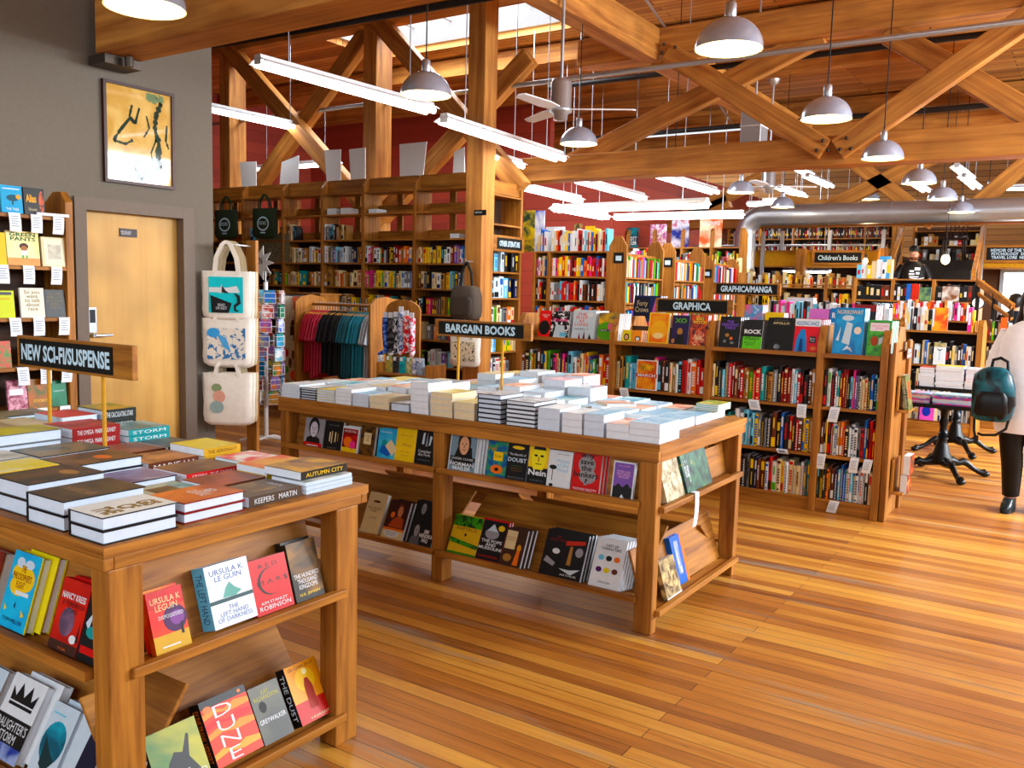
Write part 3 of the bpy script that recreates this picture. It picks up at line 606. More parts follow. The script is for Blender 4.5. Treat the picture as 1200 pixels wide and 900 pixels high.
U(671, 704, .235, .018, 5, r_, [('e', .5, .62, .3, .2, mat('#8d8c8f', .5)), ('e', .55, .38, .3, .17, mat('#8d8c8f', .5)), ('r', .45, .18, .56, .95, mat('#8d8c8f', .5)), ('t', 'why\nsave\nthe\nbankers', .5, .62, .86, .55, k_, .02), ('t', '?', .52, .27, .12, .1, k_, .02), ('t', 'THOMAS PIKETTY', .5, .08, .84, .055, w_)], 'red paperback asking why save the bankers, with copies behind', dx=.009, )
U(717.5, 743, .19, .018, 1, w_, [('r', .06, .04, .94, .96, K('l')), ('r', .06, .04, .94, .33, k_), ('p', [(.1, .3), (.3, .42), (.5, .32), (.7, .44), (.9, .3)], k_), ('p', [(.4, .04), (.5, .14), (.62, .04)], w_), ('t', 'SISTERS AND\nTHE SURREAL\nMACHINE', .5, .66, .66, .2, mat('#e9b8d8', .5)), ('t', 'ELIF JONES', .5, .88, .5, .04, mat('#e9b8d8', .5))], 'purple paperback with white border, beside the right corner leg')
LW = lambda px0, px1, H, T, n, cover, art, label, **kw: shown('F', px0, px1, 3.705, .167, H, T, .42, n, cover, art, label, group='books leaning along the lower ledge of the bargain table', **kw)
LW(428, 449, .24, .03, 1, K('c'), [('t', 'THE COMPLETE\nWORKS', .45, .58, .7, .12, K('m')), ('e', .5, .78, .2, .03, K('m')), ('t', 'A NOVEL', .5, .38, .4, .05, K('e'))], 'large cream paperback half hidden by the near table corner', name='hardcover_book', hard=True)
LW(452, 476, .22, .02, 3, mat('#3a120c', .4), [('r', 0, 0, 1, .25, K('c')), ('r', 0, .22, 1, .28, K('o'))] + face(.62, .74, .17, mat('#c98a6a'), mat('#5a2a14'), mat('#a04a28'))[:3] + [('p', [(.2, .3), (.9, .3), (.85, .55), (.6, .6), (.35, .5)], mat('#a4502a')), ('e', .3, .62, .1, .08, K('o')), ('e', .45, .13, .36, .09, w_), ('t', 'LITTLE\nLULU', .45, .13, .5, .1, K('m'))], 'dark red paperback with a painted seated figure and white oval', dx=.014)
LW(483, 511, .25, .018, 2, k_, face(.35, .83, .14, greyp, k_, k_) + face(.3, .33, .15, greyp, k_, mat('#50525a')) + [('t', 'JIMI\nHENDRIX\nFAQ', .72, .22, .56, .3, w_, .03)], 'black music paperback with grey faces and big white letters', dx=.01)
LW(529, 562, .215, .016, 2, mat('#cfae38', .4), [('r', 0, .72, 1, 1, mottled('#4f9a34', '#16330f', 30)), ('p', [(0, .3), (1, .2), (1, .3), (0, .42)], mottled('#4f9a34', '#16330f', 30)), ('r', 0, 0, 1, .07, mat('#3e7a2c', .4)), ('t', 'PAPYRUS', .5, .66, .7, .08, K('m')), ('e', .5, .52, .04, .04, k_)], 'yellow paperback with grass green bands, left end of the lower ledge', dx=.006)
LW(561, 592, .225, .012, 2, r_, [('r', .05, .03, .95, .97, k_), ('e', .45, .66, .26, .13, greyp), ('p', [(.25, .72), (.45, .9), (.65, .72)], K('x')), ('e', .75, .82, .12, .07, y_), ('t', 'THE POPE\nAND\nMUSSOLINI', .5, .4, .84, .24, w_, .02), ('t', 'DAVID KERTZER', .5, .12, .7, .05, r_)], 'black paperback with a red border and white lettering', dx=.008)
LW(590, 614, .2, .018, 3, mat('#3a2214', .4), [('r', .05, .45, .55, .93, K('c')), ('t', 'HIDDEN\nMASTER', .3, .72, .4, .12, K('a')), ('e', .76, .5, .1, .1, mat('#d89a54')), ('p', [(.6, .05), (.85, .05), (.82, .45), (.68, .42)], K('o')), ('e', .3, .22, .2, .1, K('a'))], 'brown painted paperback with a cream title panel', dx=.014)
LW(637, 685, .235, .02, 3, k_, [('t', 'THE\nSECRET WAR', .3, .82, .4, .12, K('d')), ('e', .3, .55, .09, .06, w_), ('p', [(.5, .7), (.95, .78), (.95, .86), (.5, .8)], mat('#b8443a')), ('p', [(.05, .3), (.3, .22), (.34, .3), (.1, .42)], greyp), ('p', [(.6, .3), (.7, .3), (.68, .7), (.62, .7)], K('a')), ('e', .85, .6, .09, .1, greyp), ('p', [(.45, .2), (.75, .1), (.95, .25), (.7, .2)], K('x')), ('t', 'ARTHUR', .7, .08, .4, .04, w_)], 'wide black paperback with dim silver figures on the lower ledge', dx=.008)
LW(695, 730, .245, .016, 6, w_, [('t', 'CAST OF\nCHARACTERS', .52, .82, .66, .12, k_, .02), ('e', .24, .6, .1, .055, K('s')), ('e', .5, .6, .1, .055, k_), ('e', .77, .6, .1, .055, K('o')), ('e', .24, .36, .1, .055, K('v')), ('e', .5, .36, .1, .055, mat('#d6c65a')), ('e', .77, .36, .1, .055, K('m')), ('t', 'THOMAS VINCIGUERRA', .5, .12, .4, .04, k_)], 'white paperback with six coloured discs, many copies deep', dx=.007)
# lying behind the upper ledge, seen through the gap, on the lower back board
for k, (pa, wv, cc, lab) in enumerate(((682, .13, 'x', 'pale blue paperbacks'), (718, .13, 'g', 'grey green hardcover'))):
    pass
# right end ledges of the bargain table
RE = lambda px0, px1, c, z, H, T, lean, n, cover, art, label, **kw: shown('R', px0, px1, c, z, H, T, lean, n, cover, art, label, group='books on the end ledges of the bargain table', **kw)
RE(776, 797, TX1 - .015, .6, .215, .035, .3, 1, mottled('#d8cdb0', '#7a6a4a', 18), [('e', .5, .4, .3, .22, mottled('#7a6a4a', '#d8cdb0', 26))], 'thick cream patterned book on the end ledge beside the corner leg', name='hardcover_book', hard=True)
RE(800, 829, TX1 - .015, .6, .235, .035, .3, 1, mottled('#16302c', '#3f6a52', 14, c3='#c9b44c'), [('t', 'Van Gogh', .14, .45, .9 * .18, .5, w_)], 'dark green painted art book on the upper end ledge', name='hardcover_book', hard=True, pages=M_cream)
RE(777, 794, TX1 - .015, .102, .19, .025, .32, 1, mottled('#cdb98c', '#4a3420', 16), [('e', .5, .5, .3, .3, mottled('#4a3420', '#cdb98c', 30)), ('r', 0, 0, 1, .04, w_)], 'brown and white print-covered book, lowest at table end', )
RE(790, 803, TX1 - .055, .102, .25, .03, .28, 1, b_, [('t', 'WALLS', .4, .55, .3, .7, w_, .03), ('r', .8, 0, 1, 1, K('o'))], 'blue book with white capitals on the low end ledge', name='hardcover_book', hard=True)

# ---- stacks on the bargain table
PALE = [mottled('#cfe0ee', '#9fc3dd', 7), mottled('#e8edf0', '#c9d3da', 9), mottled('#e8e0c4', '#d2c48e', 8), mottled('#b8d7ea', '#5fa5cf', 8, c3='#e8eef2'), mottled('#e7c9d4', '#c77f9c', 8), mottled('#e6dc8a', '#d3bd45', 8),  # the whites and blues have the covers' reflected sheen put into their colour
        mottled('#dfe8ee', '#86a6bc', 10, c3='#c24a3c'), mottled('#c9e3ea', '#46a6c0', 6), mottled('#d9dde2', '#7c8794', 12), mottled('#f0d8c0', '#c8643c', 9)]
PN = ['pale blue', 'white', 'cream', 'blue and white', 'pink', 'yellow', 'white with red', 'turquoise', 'grey', 'peach']
SIDES = mat('#cfdcec', .6, key='bluish_page_edges')
def stack(x, y, z, W, H, hs, cov, edge, hard, where, pages=M_page, rz0=0, rnd=random, covname='pale', group='stacks of books on the bargain table'):
    n = len(hs); zz = z
    for k in range(n):
        T = hs[k]; nm = 'hardcover_book' if hard else 'paperback_book'
        r = book(nm, W, H, T, edge, [('r', 0.005, 0.005, .995, .995, cov)] if k == n - 1 else (), None, pages, hard)
        r.matrix_basis = lay(x + rnd.uniform(-.002, .002), y + rnd.uniform(-.002, .002), zz + .0004, rz0 + rnd.uniform(-.012, .012)); zz += T + .0009
        pos = 'single' if n == 1 else ('top' if k == n - 1 else 'bottom' if k == 0 else ORD[n - 1 - k] + ' from top')
        kind = 'hardcover' if hard else 'paperback'
        lab = ('%s-topped %s lying on top, %s' % (covname, kind, where)) if k == n - 1 else '%s%s, %s, %s' % ('dark-edged ' if hard else 'white-edged ', kind, pos if pos != 'bottom' else 'lowest', where)
        tag(r, lab, 'book', group)
    return zz
rnd = random.Random(5)
#  (left px, right px, layer heights, cover index, hardcover?)
FRONT = [(331, 352, [.02] * 4, 1, 0), (353, 371, [.014] * 5, 1, 1), (372, 393, [.014] * 5, 5, 0), (394, 413, [.022] * 4, 1, 0), (414, 433, [.024] * 3, 3, 0), (434, 457, [.034, .034], 2, 0), (458, 480, [.046], 8, 1),
         (482, 503, [.034] * 5, 6, 0), (505, 531, [.032] * 4, 5, 0), (533, 557, [.045, .045], 5, 0), (560, 588, [.024] * 6, 8, 1), (593, 628, [.021] * 6, 8, 1), (631, 657, [.055, .055], 1, 0), (659, 683, [.033] * 3, 1, 0), (685, 709, [.035] * 3, 3, 0),
         (711, 738, [.036, .036], 9, 0)]
for i, (a, b_2, hs, ci, hard) in enumerate(FRONT):
    x0 = xat(a, 3.71, .95); x1 = xat(b_2, 3.71, .95)
    edge = K('k') if hard else (mat('#dccf7a', .5) if ci == 5 and i < 4 else mat('#d6dce2', .5))
    stack(x0, 3.705, TT, x1 - x0 - .004, .215, hs, PALE[ci], edge, bool(hard), '%s stack from left along the bargain table front' % ORD[i], M_cream if ci in (2, 5) and i > 4 else M_page if i % 2 else SIDES, rnd=rnd, covname=PN[ci])
stack(TX1 - .165, 3.71, TT, .155, .235, [.03, .03, .03], PALE[3], mat('#d6dce2', .5), False, 'stack at the front right bargain table corner', rnd=rnd, covname=PN[3])
HR = [[.08, .08, .08, .09, .1, .10, .15, .1, .1, .11, .1, .08, .07, .06, .05], [.07, .07, .08, .08, .09, .1, .1, .12, .14, .12, .09, .06, .06, .05, .05],
      [.06, .06, .07, .07, .08, .1, .17, .15, .12, .17, .14, .07, .05, .04, .045], [.05, .05, .06, .06, .08, .08, .16, .18, .17, .18, .13, .07, .05, .045, .045]]
for r, row in enumerate(HR):
    y = 3.942 + r * .232
    for c, h in enumerate(row):
        if r == 3 and c > 9: h = min(h, .06)
        x = TX0 + .02 + c * .162; n = max(1, round(h / .046)); ci = rnd.choice([0, 1, 1, 3, 3, 6, 7, 2, 5, 4, 8, 9] if c < 11 else [3, 7, 0, 6, 9, 3]); H = rnd.uniform(.2, .222); W = rnd.uniform(.135, .152)
        if r == 3 and c == 10: ci = 9
        stack(x + rnd.uniform(0, .006), y + rnd.uniform(0, .004), TT, W, H, [h / n] * n, PALE[ci], K('d') if (r == 3 and c == 9) else mat('#cdd5dc', .5), False, '%s stack from left, %s row of bargain table' % (ORD[c], ORD[r + 1]), rnd=rnd, covname=PN[ci])
r = book('paperback_book', .16, .24, .016, K('c'), [('r', 0, 0, 1, 1, mottled('#e9cdb4', '#b8644c', 6)), ('r', .8, .75, 1, 1, K('r'))])
r.matrix_basis = Matrix.Translation((-2.06, 4.0, TT + .107)) @ Matrix.Rotation(.75, 4, 'Z') @ Matrix.Rotation(-.06, 4, 'X'); tag(r, 'peach paperback lying askew across the low stacks near the right end', 'book', 'stacks of books on the bargain table')
for k in range(4):
    r = book('paperback_book', .13, .2, .009, K('g'), [('r', 0, 0, 1, 1, mottled('#3d8f46', '#e0c84a', 20))]); r.matrix_basis = lay(-1.84, 4.66 + .0 * k, TT + .047 + .0098 * k); tag(r, 'thin green paperback, %s from the bottom, back right table corner' % ORD[k], 'book', 'thin green paperbacks')

# ---- wooden signs on dowels
def table_sign(label, x0, x1, y, z0, z1, words, posts, zfoot, inset, name='shelf_sign', wcol=None, textw=.82, tx=.5):
    t = empty(name, ((x0 + x1) / 2, y, zfoot), label, 'sign'); W = x1 - x0; cx = (x0 + x1) / 2
    MB().box(x0 - cx, -.012, z0 - zfoot, x1 - cx, .012, z1 - zfoot).build('sign_board', fx('x'), t, bevel=.003)
    a0, a1 = inset; h = z1 - z0
    MB().box(x0 - cx + a0, -.016, z0 - zfoot + .012, x1 - cx - a1, -.0125, z1 - zfoot - .012).build('blackboard', M_chalk, t)
    bc = ((x0 + a0) + (x1 - a1)) / 2 - cx; bwid = W - a0 - a1
    text(words, t, Matrix.Translation((bc + (tx - .5) * bwid, -.0165, (z0 + z1) / 2 - zfoot)) @ Matrix.Rotation(PI / 2, 4, 'X'), bwid * textw, h * .52, wcol or M_chalkw, 'sign_lettering', bold=.035)
    for p in posts: MB().tube([(p - cx, -.0, 0), (p - cx, -.0, z0 - zfoot - .0005)], .008, 8).build('dowel', mat('#c89a55', .6), t)
    return t
x0, x1 = xat(520, 4.25, 1.37), xat(632, 4.25, 1.37)
table_sign('wooden sign on two dowels, reading BARGAIN BOOKS', x0, x1, 4.175, 1.318, 1.418, 'BARGAIN BOOKS', [xat(546, 4.25, 1.2), xat(597, 4.25, 1.2)], TT + .001, (.032, .05))
x0, x1 = xat(23, 1.92, 1.35), xat(158, 1.92, 1.35)
table_sign('wooden sign on two dowels, reading NEW SCI-FI/SUSPENSE', x0, x1, 1.92, at(80, 436, y=1.92).z, at(80, 398, y=1.92).z, 'NEW SCI-FI/SUSPENSE', [xat(58, 1.92, 1.1), xat(122, 1.92, 1.1)], TT + .001, (.025, .12), textw=.95)

# ---- foreground table: leaning books
FU = lambda px0, px1, H, T, n, cover, art, label, **kw: shown('F', px0, px1, LY0 + .03, .547, H, T, .3, n, cover, art, label, group='books leaning on the front of the near table', **kw)
FL = lambda px0, px1, H, T, n, cover, art, label, **kw: shown('F', px0, px1, LY0 + .03, .102, H, T, .5, n, cover, art, label, group='books leaning on the front of the near table', **kw)
RU = lambda px0, px1, H, T, n, cover, art, label, **kw: shown('R', px0, px1, LX1 - .03, .55, H, T, .3, n, cover, art, label, group='books leaning on the side of the near table', **kw)
RL = lambda px0, px1, H, T, n, cover, art, label, **kw: shown('R', px0, px1, LX1 - .03, .102, H, T, .5, n, cover, art, label, group='books leaning on the side of the near table', **kw)
FU(-38, -4, .2, .04, 1, mottled('#a33c28', '#3c1c14', 12), [], 'red-brown hardcover at the left frame edge on the near table', name='hardcover_book', hard=True)
FU(8, 40, .225, .03, 2, mat('#e3d43c', .35), [('r', .0, .0, .97, 1, mottled('#35b6dd', '#1f9ccc', 8)), ('e', .42, .72, .34, .14, y_), ('e', .62, .66, .28, .16, y_), ('e', .4, .56, .3, .13, y_), ('e', .3, .86, .14, .07, K('x')), ('e', .62, .86, .16, .06, K('x')), ('t', 'THE\nPHILOSOPHER\'S\nFLIGHT', .46, .68, .66, .3, mat('#8a3020', .5), .01), ('r', .35, .45, .82, .5, w_), ('p', [(.1, .3), (.2, .24), (.12, .2)], y_), ('p', [(.7, .28), (.84, .22), (.74, .18)], y_), ('p', [(.42, .3), (.46, .36), (.48, .26)], K('n')), ('t', 'TOM MILLER', .48, .11, .7, .05, K('n'))], 'turquoise hardcover with yellow clouds and edges, first copy', name='hardcover_book', hard=True, dx=.03)
FU(66, 98, .2, .024, 2, mat('#b5301c', .35), [('r', 0, 0, 1, 1, mottled('#c2401f', '#8a2416', 5)), ('r', 0, 0, 1, .14, mat('#3c1c14')), ('e', .45, .42, .26, .2, mottled('#8d6f88', '#3c3044', 12)), ('t', 'NANCY KRESS', .5, .77, .84, .09, w_, .02), ('t', 'IF TOMORROW\nCOMES', .55, .62, .8, .15, k_), ('e', .78, .22, .12, .06, w_), ('p', [(.88, .2), (.92, .5), (.96, .2)], k_), ('t', 'TOR', .5, .05, .3, .03, K('o'))], 'red-orange hardcover with a grey cloud ball on the cover', name='hardcover_book', hard=True, dx=.012)
FU(99, 122, .2, .03, 1, k_, [('r', .1, .1, .9, .2, r_), ('p', [(.1, .5), (.4, .7), (.3, .4)], K('x')), ('e', .5, .4, .3, .08, K('t'))], 'black hardcover with red letters, squeezed beside the near corner leg', name='hardcover_book', hard=True)
FL(-40, -8, .23, .03, 1, K('x'), [], 'pale hardcover at the lower left frame corner', name='hardcover_book', hard=True)
FL(0, 37, .24, .034, 2, w_, [('r', .0, .0, 1, .2, mottled('#2c3c8c', '#b8c8e8', 8)), ('r', 0, .18, 1, .5, k_), ('t', "DAUGHTER'S\nSTORM", .5, .33, .9, .26, w_), ('p', [(.15, .62), (.85, .62), (.85, .66), (.15, .66)], k_), ('p', [(.15, .68), (.12, .85), (.27, .74), (.35, .92), (.5, .75), (.65, .92), (.73, .74), (.88, .85), (.85, .68)], k_)], 'white hardcover with a black crown above white lettering', name='hardcover_book', hard=True, dx=.035)
FL(48, 76, .22, .03, 3, K('x'), [('e', .5, .5, .44, .28, mottled('#2b9db4', '#1b5568', 9)), ('p', [(.2, .55), (.3, .2), (.55, .12), (.8, .3), (.5, .4)], mat('#0e2f34')), ('r', .1, .85, .6, .87, K('s'))], 'pale hardcover with a teal landscape blot, near lower ledge', name='hardcover_book', hard=True, dx=.025)
FL(80, 112, .22, .03, 1, K('x'), [('p', [(.5, 1), (1, 1), (1, 0), (.1, 0), (.4, .3), (.45, .7)], mat('#12122c')), ('t', 'SONG OF\nBLOOD', .5, .25, .8, .2, w_)], 'pale hardcover with a dark figure, beside the near leg foot', name='hardcover_book', hard=True)
sunset = mottled('#e88a1c', '#d24418', 4)
RU(-0 + 168, 168.4 + 0, .2, .02, 1, k_, [], 'thin black paperback edge behind the orange planet cover') if False else None
RU(176.5, 218, .175, .022, 2, sunset, [('r', 0, .72, 1, 1, mat('#c22a20', .35)), ('e', .68, .5, .33, .22, mat('#46204f', .4)), ('e', .74, .5, .2, .12, mat('#7a4a8c', .4)), ('r', 0, 0, 1, .28, mat('#c9a24a', .4)), ('t', 'URSULA K\nLEGUIN', .5, .78, .84, .22, mat('#f0dcae', .5)), ('t', 'DISPOSSESSED', .58, .56, .7, .06, w_), ('p', [(.78, .22), (.8, .4), (.83, .42), (.86, .4), (.86, .22)], k_), ('r', .2, .08, .7, .1, w_)], 'orange paperback with a purple planet, left on the side ledge', dx=.0)
RU(245, 295, .19, .06, 1, K('s'), [('r', 0, 0, 1, 1, mat('#dfe8f2', .35)), ('r', 0, .38, 1, .7, mottled('#8aa5ac', '#dfe6e8', 6)), ('p', [(.3, .45), (.4, .6), (.5, .68), (.6, .58), (.75, .5), (.6, .44)], mat('#6fa59c', .5)), ('r', 0, .38, 1, .44, mat('#2c4c50', .4)), ('t', 'URSULA K.\nLE GUIN', .5, .82, .8, .19, mat('#4b5f96', .5)), ('t', 'THE\nLEFT HAND\nOF DARKNESS', .5, .2, .8, .24, mat('#6b7aa6', .5))], 'pale blue paperback with a misty island and sky blue spine', spine=('THE LEFT HAND', K('n')), dx=0)
# its sky-blue spine neighbour copy
RU(296, 339, .175, .034, 1, mat('#bd1a16', .35), [('t', 'R E D', .5, .86, .5, .07, k_), ('t', 'M A R S', .55, .55, .8, .08, k_), ('e', .5, .56, .34, .25, k_), ('e', .54, .56, .32, .24, mat('#bd1a16', .35)), ('t', 'M A R S', .55, .56, .8, .08, k_), ('t', 'KIM STANLEY', .5, .2, .7, .05, w_), ('t', 'ROBINSON', .5, .11, .84, .08, w_)], 'bright red paperback with a thin black crescent on the cover', spine=('RED MARS', k_))
RU(341, 374, .195, .028, 2, mat('#2a2417', .35), [('r', 0, .1, 1, 1, mottled('#2b2416', '#8a6426', 8)), ('t', 'THE HUNDRED\nTHOUSAND\nKINGDOMS', .5, .33, .86, .26, w_), ('t', 'N.K. JEMISIN', .5, .1, .7, .06, y_)], 'dark golden paperback beside the far leg on the side ledge', dx=.003)
RL(178, 238, .185, .04, 1, mat('#15150f', .4), [('r', 0, 0, 1, 1, mottled('#4f7a4c', '#b9b25a', 5)), ('p', [(.2, .1), (.3, .45), (.45, .6), (.6, .55), (.75, .8), (.8, .78), (.7, .45), (.9, .1)], k_), ('t', 'THE\nTHOUSAND\nNAMES', .5, .16, .9, .24, w_)], 'green fantasy paperback with a black warrior, by the near leg', pages=M_cream, spine=('NAMES', w_))
duneart = [('r', 0, 0, 1, .88, mat('#d9531c', .4))]
for i, (yy, cc) in enumerate(((.8, '#f0962c'), (.64, '#c8341a'), (.5, '#f0962c'), (.34, '#d9531c'), (.2, '#f3a63c'))):
    duneart.append(('p', [(0, yy), (.2, yy + .05), (.45, yy - .02), (.7, yy + .05), (1, yy + .01), (1, yy - .07), (.6, yy - .08), (.3, yy - .03), (0, yy - .08)], mat(cc, .4)))
RL(244, 297, .205, .055, 1, mat('#0f1014', .35), duneart + [('e', .12, .86, .09, .05, K('o')), ('e', .85, .94, .04, .025, K('o')), ('t', 'D\nU\nN\nE', .42, .45, .4, .84, w_, -.01)], 'thick black and orange paperback reading DUNE down the cover', spine=('DUNE FRANK HERBERT', K('o')))
RL(300, 334, .185, .045, 1, mat('#14120f', .4), [('r', 0, 0, 1, 1, mottled('#3b3c36', '#5c5a4c', 6)), ('t', 'KAT\nRICHARDSON', .5, .82, .8, .16, mat('#b6b04a', .5)), ('t', 'GREYWALKER', .5, .38, .88, .08, w_), ('e', .3, .62, .12, .1, mat('#262420'))], 'grey-green paperback with pale title between two thicker books', spine=('GREYWALKER', mat('#a8872c')))
RL(343, 379, .2, .045, 1, mat('#0f0f10', .4), [('r', 0, 0, 1, 1, mat('#e9a41a', .4)), ('r', 0, 0, 1, .36, mat('#b83a18', .4)), ('e', .5, .7, .3, .2, mat('#f2c832', .4)), ('e', .55, .83, .08, .05, mat('#fff2c0', .4)), ('p', [(.4, .2), (.42, .6), (.48, .72), (.58, .72), (.66, .58), (.66, .2)], mat('#9c3a1c', .5)), ('t', 'LIU CIXIN DUST', .5, .93, .8, .05, K('m')), ('t', 'VAGRANT', .6, .06, .6, .04, K('c'))], 'yellow and red paperback with a lone figure, beside the far leg', spine=('THE DUST', w_))

# ---- foreground table: lying books (right x, near y, W, H, T, n, cover art, board colour, label, hard, turned)
def pile(xr, yn, W, H, T, n, artl, edge, label, hard=True, rz=0, pages=None, spine=None, turned=False, z=TT, name=None):
    zz = z; nm = name or ('hardcover_book' if hard else 'paperback_book')
    for k in range(n):
        top = k == n - 1
        r = book(nm, W, H, T, edge, artl if top else (), spine, pages or (SIDES if hard else M_page), hard)
        jx = rnd.uniform(-.003, .003) if k else 0
        if turned: r.matrix_basis = Matrix.Translation((xr + jx, yn + H, zz + .0005)) @ Matrix.Rotation(PI + rz, 4, 'Z')
        else: r.matrix_basis = lay(xr - W + jx, yn, zz + .0005, rz)
        zz += T + .001
        tag(r, (label if top else '%s book down beneath the %s' % (ORD[n - 1 - k], label.split(',')[0])), 'book', 'books lying on the near table')
    return zz
dkart = lambda a, b_3, s=10: [('r', 0, 0, 1, 1, mottled(a, b_3, s))]
pile(-2.105, 1.275, .16, .225, .036, 2, [('r', 0, 0, 1, 1, mat('#e6ebe6', .35)), ('t', 'GIS\nCF\nTHE', .62, .5, .5, .8, mottled('#3c5a2c', '#a8742c', 30), .05)], k_, 'white hardcover with mossy green letters, frontmost on the near table')
pile(-2.30, 1.28, .19, .25, .042, 2, dkart('#5e4a32', '#3c2c1c') + [('t', 'THE BONE SHIPS', .5, .4, .8, .12, mat('#a8896a'))], k_, 'brown hardcover left of the white one, near corner stack')
pile(-2.52, 1.30, .2, .24, .048, 2, dkart('#5c4028', '#2e241c', 14) + [('e', .6, .7, .2, .1, K('a'))], mat('#2a2420', .4), 'dark brown hardcover third from the near corner along the front')
pile(-2.755, 1.29, .17, .235, .03, 3, dkart('#e9dc6a', '#f0eccc', 5), y_, 'yellow-topped hardcover with yellow edges at the left frame edge')
pile(-2.95, 1.30, .17, .235, .03, 3, dkart('#d9dcd8', '#9aa49c', 9), K('e'), 'grey-white hardcover beyond the yellow stack, front row')
pile(-2.12, 1.53, .165, .215, .03, 2, [('r', 0, 0, 1, 1, mottled('#e08a4a', '#9c4a2c', 4, c3='#e8c8a8')), ('t', 'RED\nCLOCKS', .5, .6, .5, .36, w_, .02)], K('d'), 'peach-topped hardcover with red boards behind the white one')
pile(-2.36, 1.56, .165, .225, .027, 1, dkart('#cfd3bf', '#6b9aa0', 9) + [('r', .3, .35, .9, .75, mottled('#5b4630', '#8c7048', 16))], K('x'), 'cream and teal hardcover between the brown and purple ones')
pile(-2.57, 1.57, .19, .26, .034, 1, dkart('#6b5078', '#a8a2b8', 6), k_, 'purple misty hardcover behind the brown stack')
pile(-2.785, 1.585, .2, .26, .035, 2, dkart('#4a3220', '#7a5634', 12) + [('e', .6, .6, .2, .1, K('o'))], k_, 'brown hardcover with an orange spark behind the dark brown stack')
pile(-3.01, 1.60, .2, .26, .035, 2, dkart('#4e5646', '#8a7a5c', 9), k_, 'olive grey hardcover under the long sign, second row')
pile(-3.24, 1.56, .17, .25, .04, 3, dkart('#d8cf64', '#a8a048', 5), K('e'), 'dull yellow hardcover left of the olive grey one')
pile(-2.125, 1.765, .17, .215, .034, 1, [('r', 0, 0, 1, 1, mottled('#5f4a30', '#40321f', 6)), ('r', .25, .3, .95, .75, mottled('#b8944a', '#5f4a30', 8)), ('t', 'FLAMES', .5, .18, .4, .08, w_)], mat('#4a382a', .4), 'brown paperback with its lettered spine out, right table edge', hard=False, turned=True, spine=('KEEPERS   MARTIN', w_))
pile(-2.125, 2.0, .165, .215, .0125, 3, [('r', 0, 0, 1, 1, mottled('#a7b8b0', '#e4e8e4', 16))], K('x'), 'grey-white thin comic atop three at the far right corner', hard=False, turned=True, name='paperback_book')
pile(-2.155, 2.005, .18, .215, .028, 1, [('r', 0, 0, 1, 1, mottled('#6b4a2a', '#d2a63a', 8)), ('e', .5, .6, .3, .16, K('a'))], mat('#1a1408', .4), 'gold and brown paperback with black spine, atop the thin comics', hard=False, turned=True, spine=('AUTUMN CITY', y_), z=TT + .042)
pile(-2.335, 1.80, .17, .21, .03, 1, dkart('#b05a34', '#6a3a24', 6), K('m'), 'rust-coloured paperback behind the peach-topped one', hard=False, turned=True)
pile(-2.35, 2.03, .16, .21, .025, 2, dkart('#e2b52c', '#d8603c', 5), K('y'), 'yellow and red paperback, at the far edge left of the gold one', hard=False, turned=True)
pile(-2.56, 1.86, .19, .225, .03, 1, dkart('#6b4c38', '#8c6a4c', 9), mat('#c23a1c', .4), 'brown paperback with an orange-red spine out, table centre', hard=False, turned=True, spine=('STORY  THE EMPIRE', w_))
pile(-2.55, 2.1, .17, .17, .012, 3, [('r', 0, 0, 1, 1, mottled('#d8403a', '#f0ece4', 14))], mat('#1d7a5a', .4), 'red and white striped paperback with green spine, far edge', hard=False, turned=True)
pile(-2.79, 1.87, .19, .21, .036, 1, dkart('#8c5a34', '#d8a070', 8), K('m'), 'brown orange paperback with a blue spine foot, centre', hard=False, turned=True, spine=('MARIE LU', w_))
pile(-2.78, 2.1, .21, .17, .028, 2, dkart('#d9c23a', '#e9da74', 5), mat('#c9a02c', .4), 'pale yellow paperback with golden spine near the far edge', hard=False, turned=True, spine=('THE AERONAUT', K('m')))
pile(-3.02, 1.9, .2, .2, .036, 1, dkart('#7a4630', '#a86a4a', 8), K('m'), 'reddish brown paperback behind the olive one', hard=False, turned=True)
pile(-3.03, 2.12, .2, .155, .016, 2, dkart('#2b2a28', '#5c5c58', 10), k_, 'black paperback with white spine marks at the far edge', hard=False, turned=True, spine=('DARK MATTER', w_))
pile(-3.26, 1.86, .21, .2, .036, 3, dkart('#c0391f', '#7c2416', 8), mat('#8c1a12', .4), 'red paperback with red lettered spine, behind the sign', hard=False, turned=True, spine=('THE OMEGA  MARK GREANEY', w_))
pile(-3.25, 2.09, .2, .19, .026, 3, dkart('#5c7a7c', '#a8c4c4', 10), K('t'), 'teal and grey paperback at the far table edge', hard=False, turned=True, spine=('STORM', w_))
pile(-3.48, 1.62, .24, .3, .052, 2, [('r', 0, 0, 1, 1, mottled('#cfc3a8', '#b7a688', 5)), ('t', 'FIRE & BLOOD', .6, .5, .5, .1, K('d'))], K('e'), 'large beige-topped hardcover, biggest book by the left dowel')
pile(-3.49, 1.95, .21, .16, .04, 3, dkart('#d94a2c', '#b8341c', 5), K('w'), 'bright red-topped hardcover behind the large beige one')
pile(-3.48, 2.12, .2, .155, .045, 3, dkart('#7a8a3a', '#d2a63a', 8), mat('#14201a', .4), 'green and gold hardcover with black spine, highest at far edge', turned=True, spine=('THE CALCULATING STARS', w_))
pile(-3.77, 1.98, .2, .25, .03, 2, dkart('#3f8a4a', '#c9b44c', 8), K('g'), 'green and yellow paperback left of the red-topped stack', hard=False)
pile(-3.76, 1.66, .2, .28, .04, 2, dkart('#5c5448', '#8c8474', 8), k_, 'grey brown hardcover at the far left under the sign')
pile(-4.0, 1.9, .19, .3, .035, 2, dkart('#4a4038', '#7a7064', 8), k_, 'dark hardcover at the far left end of the near table')

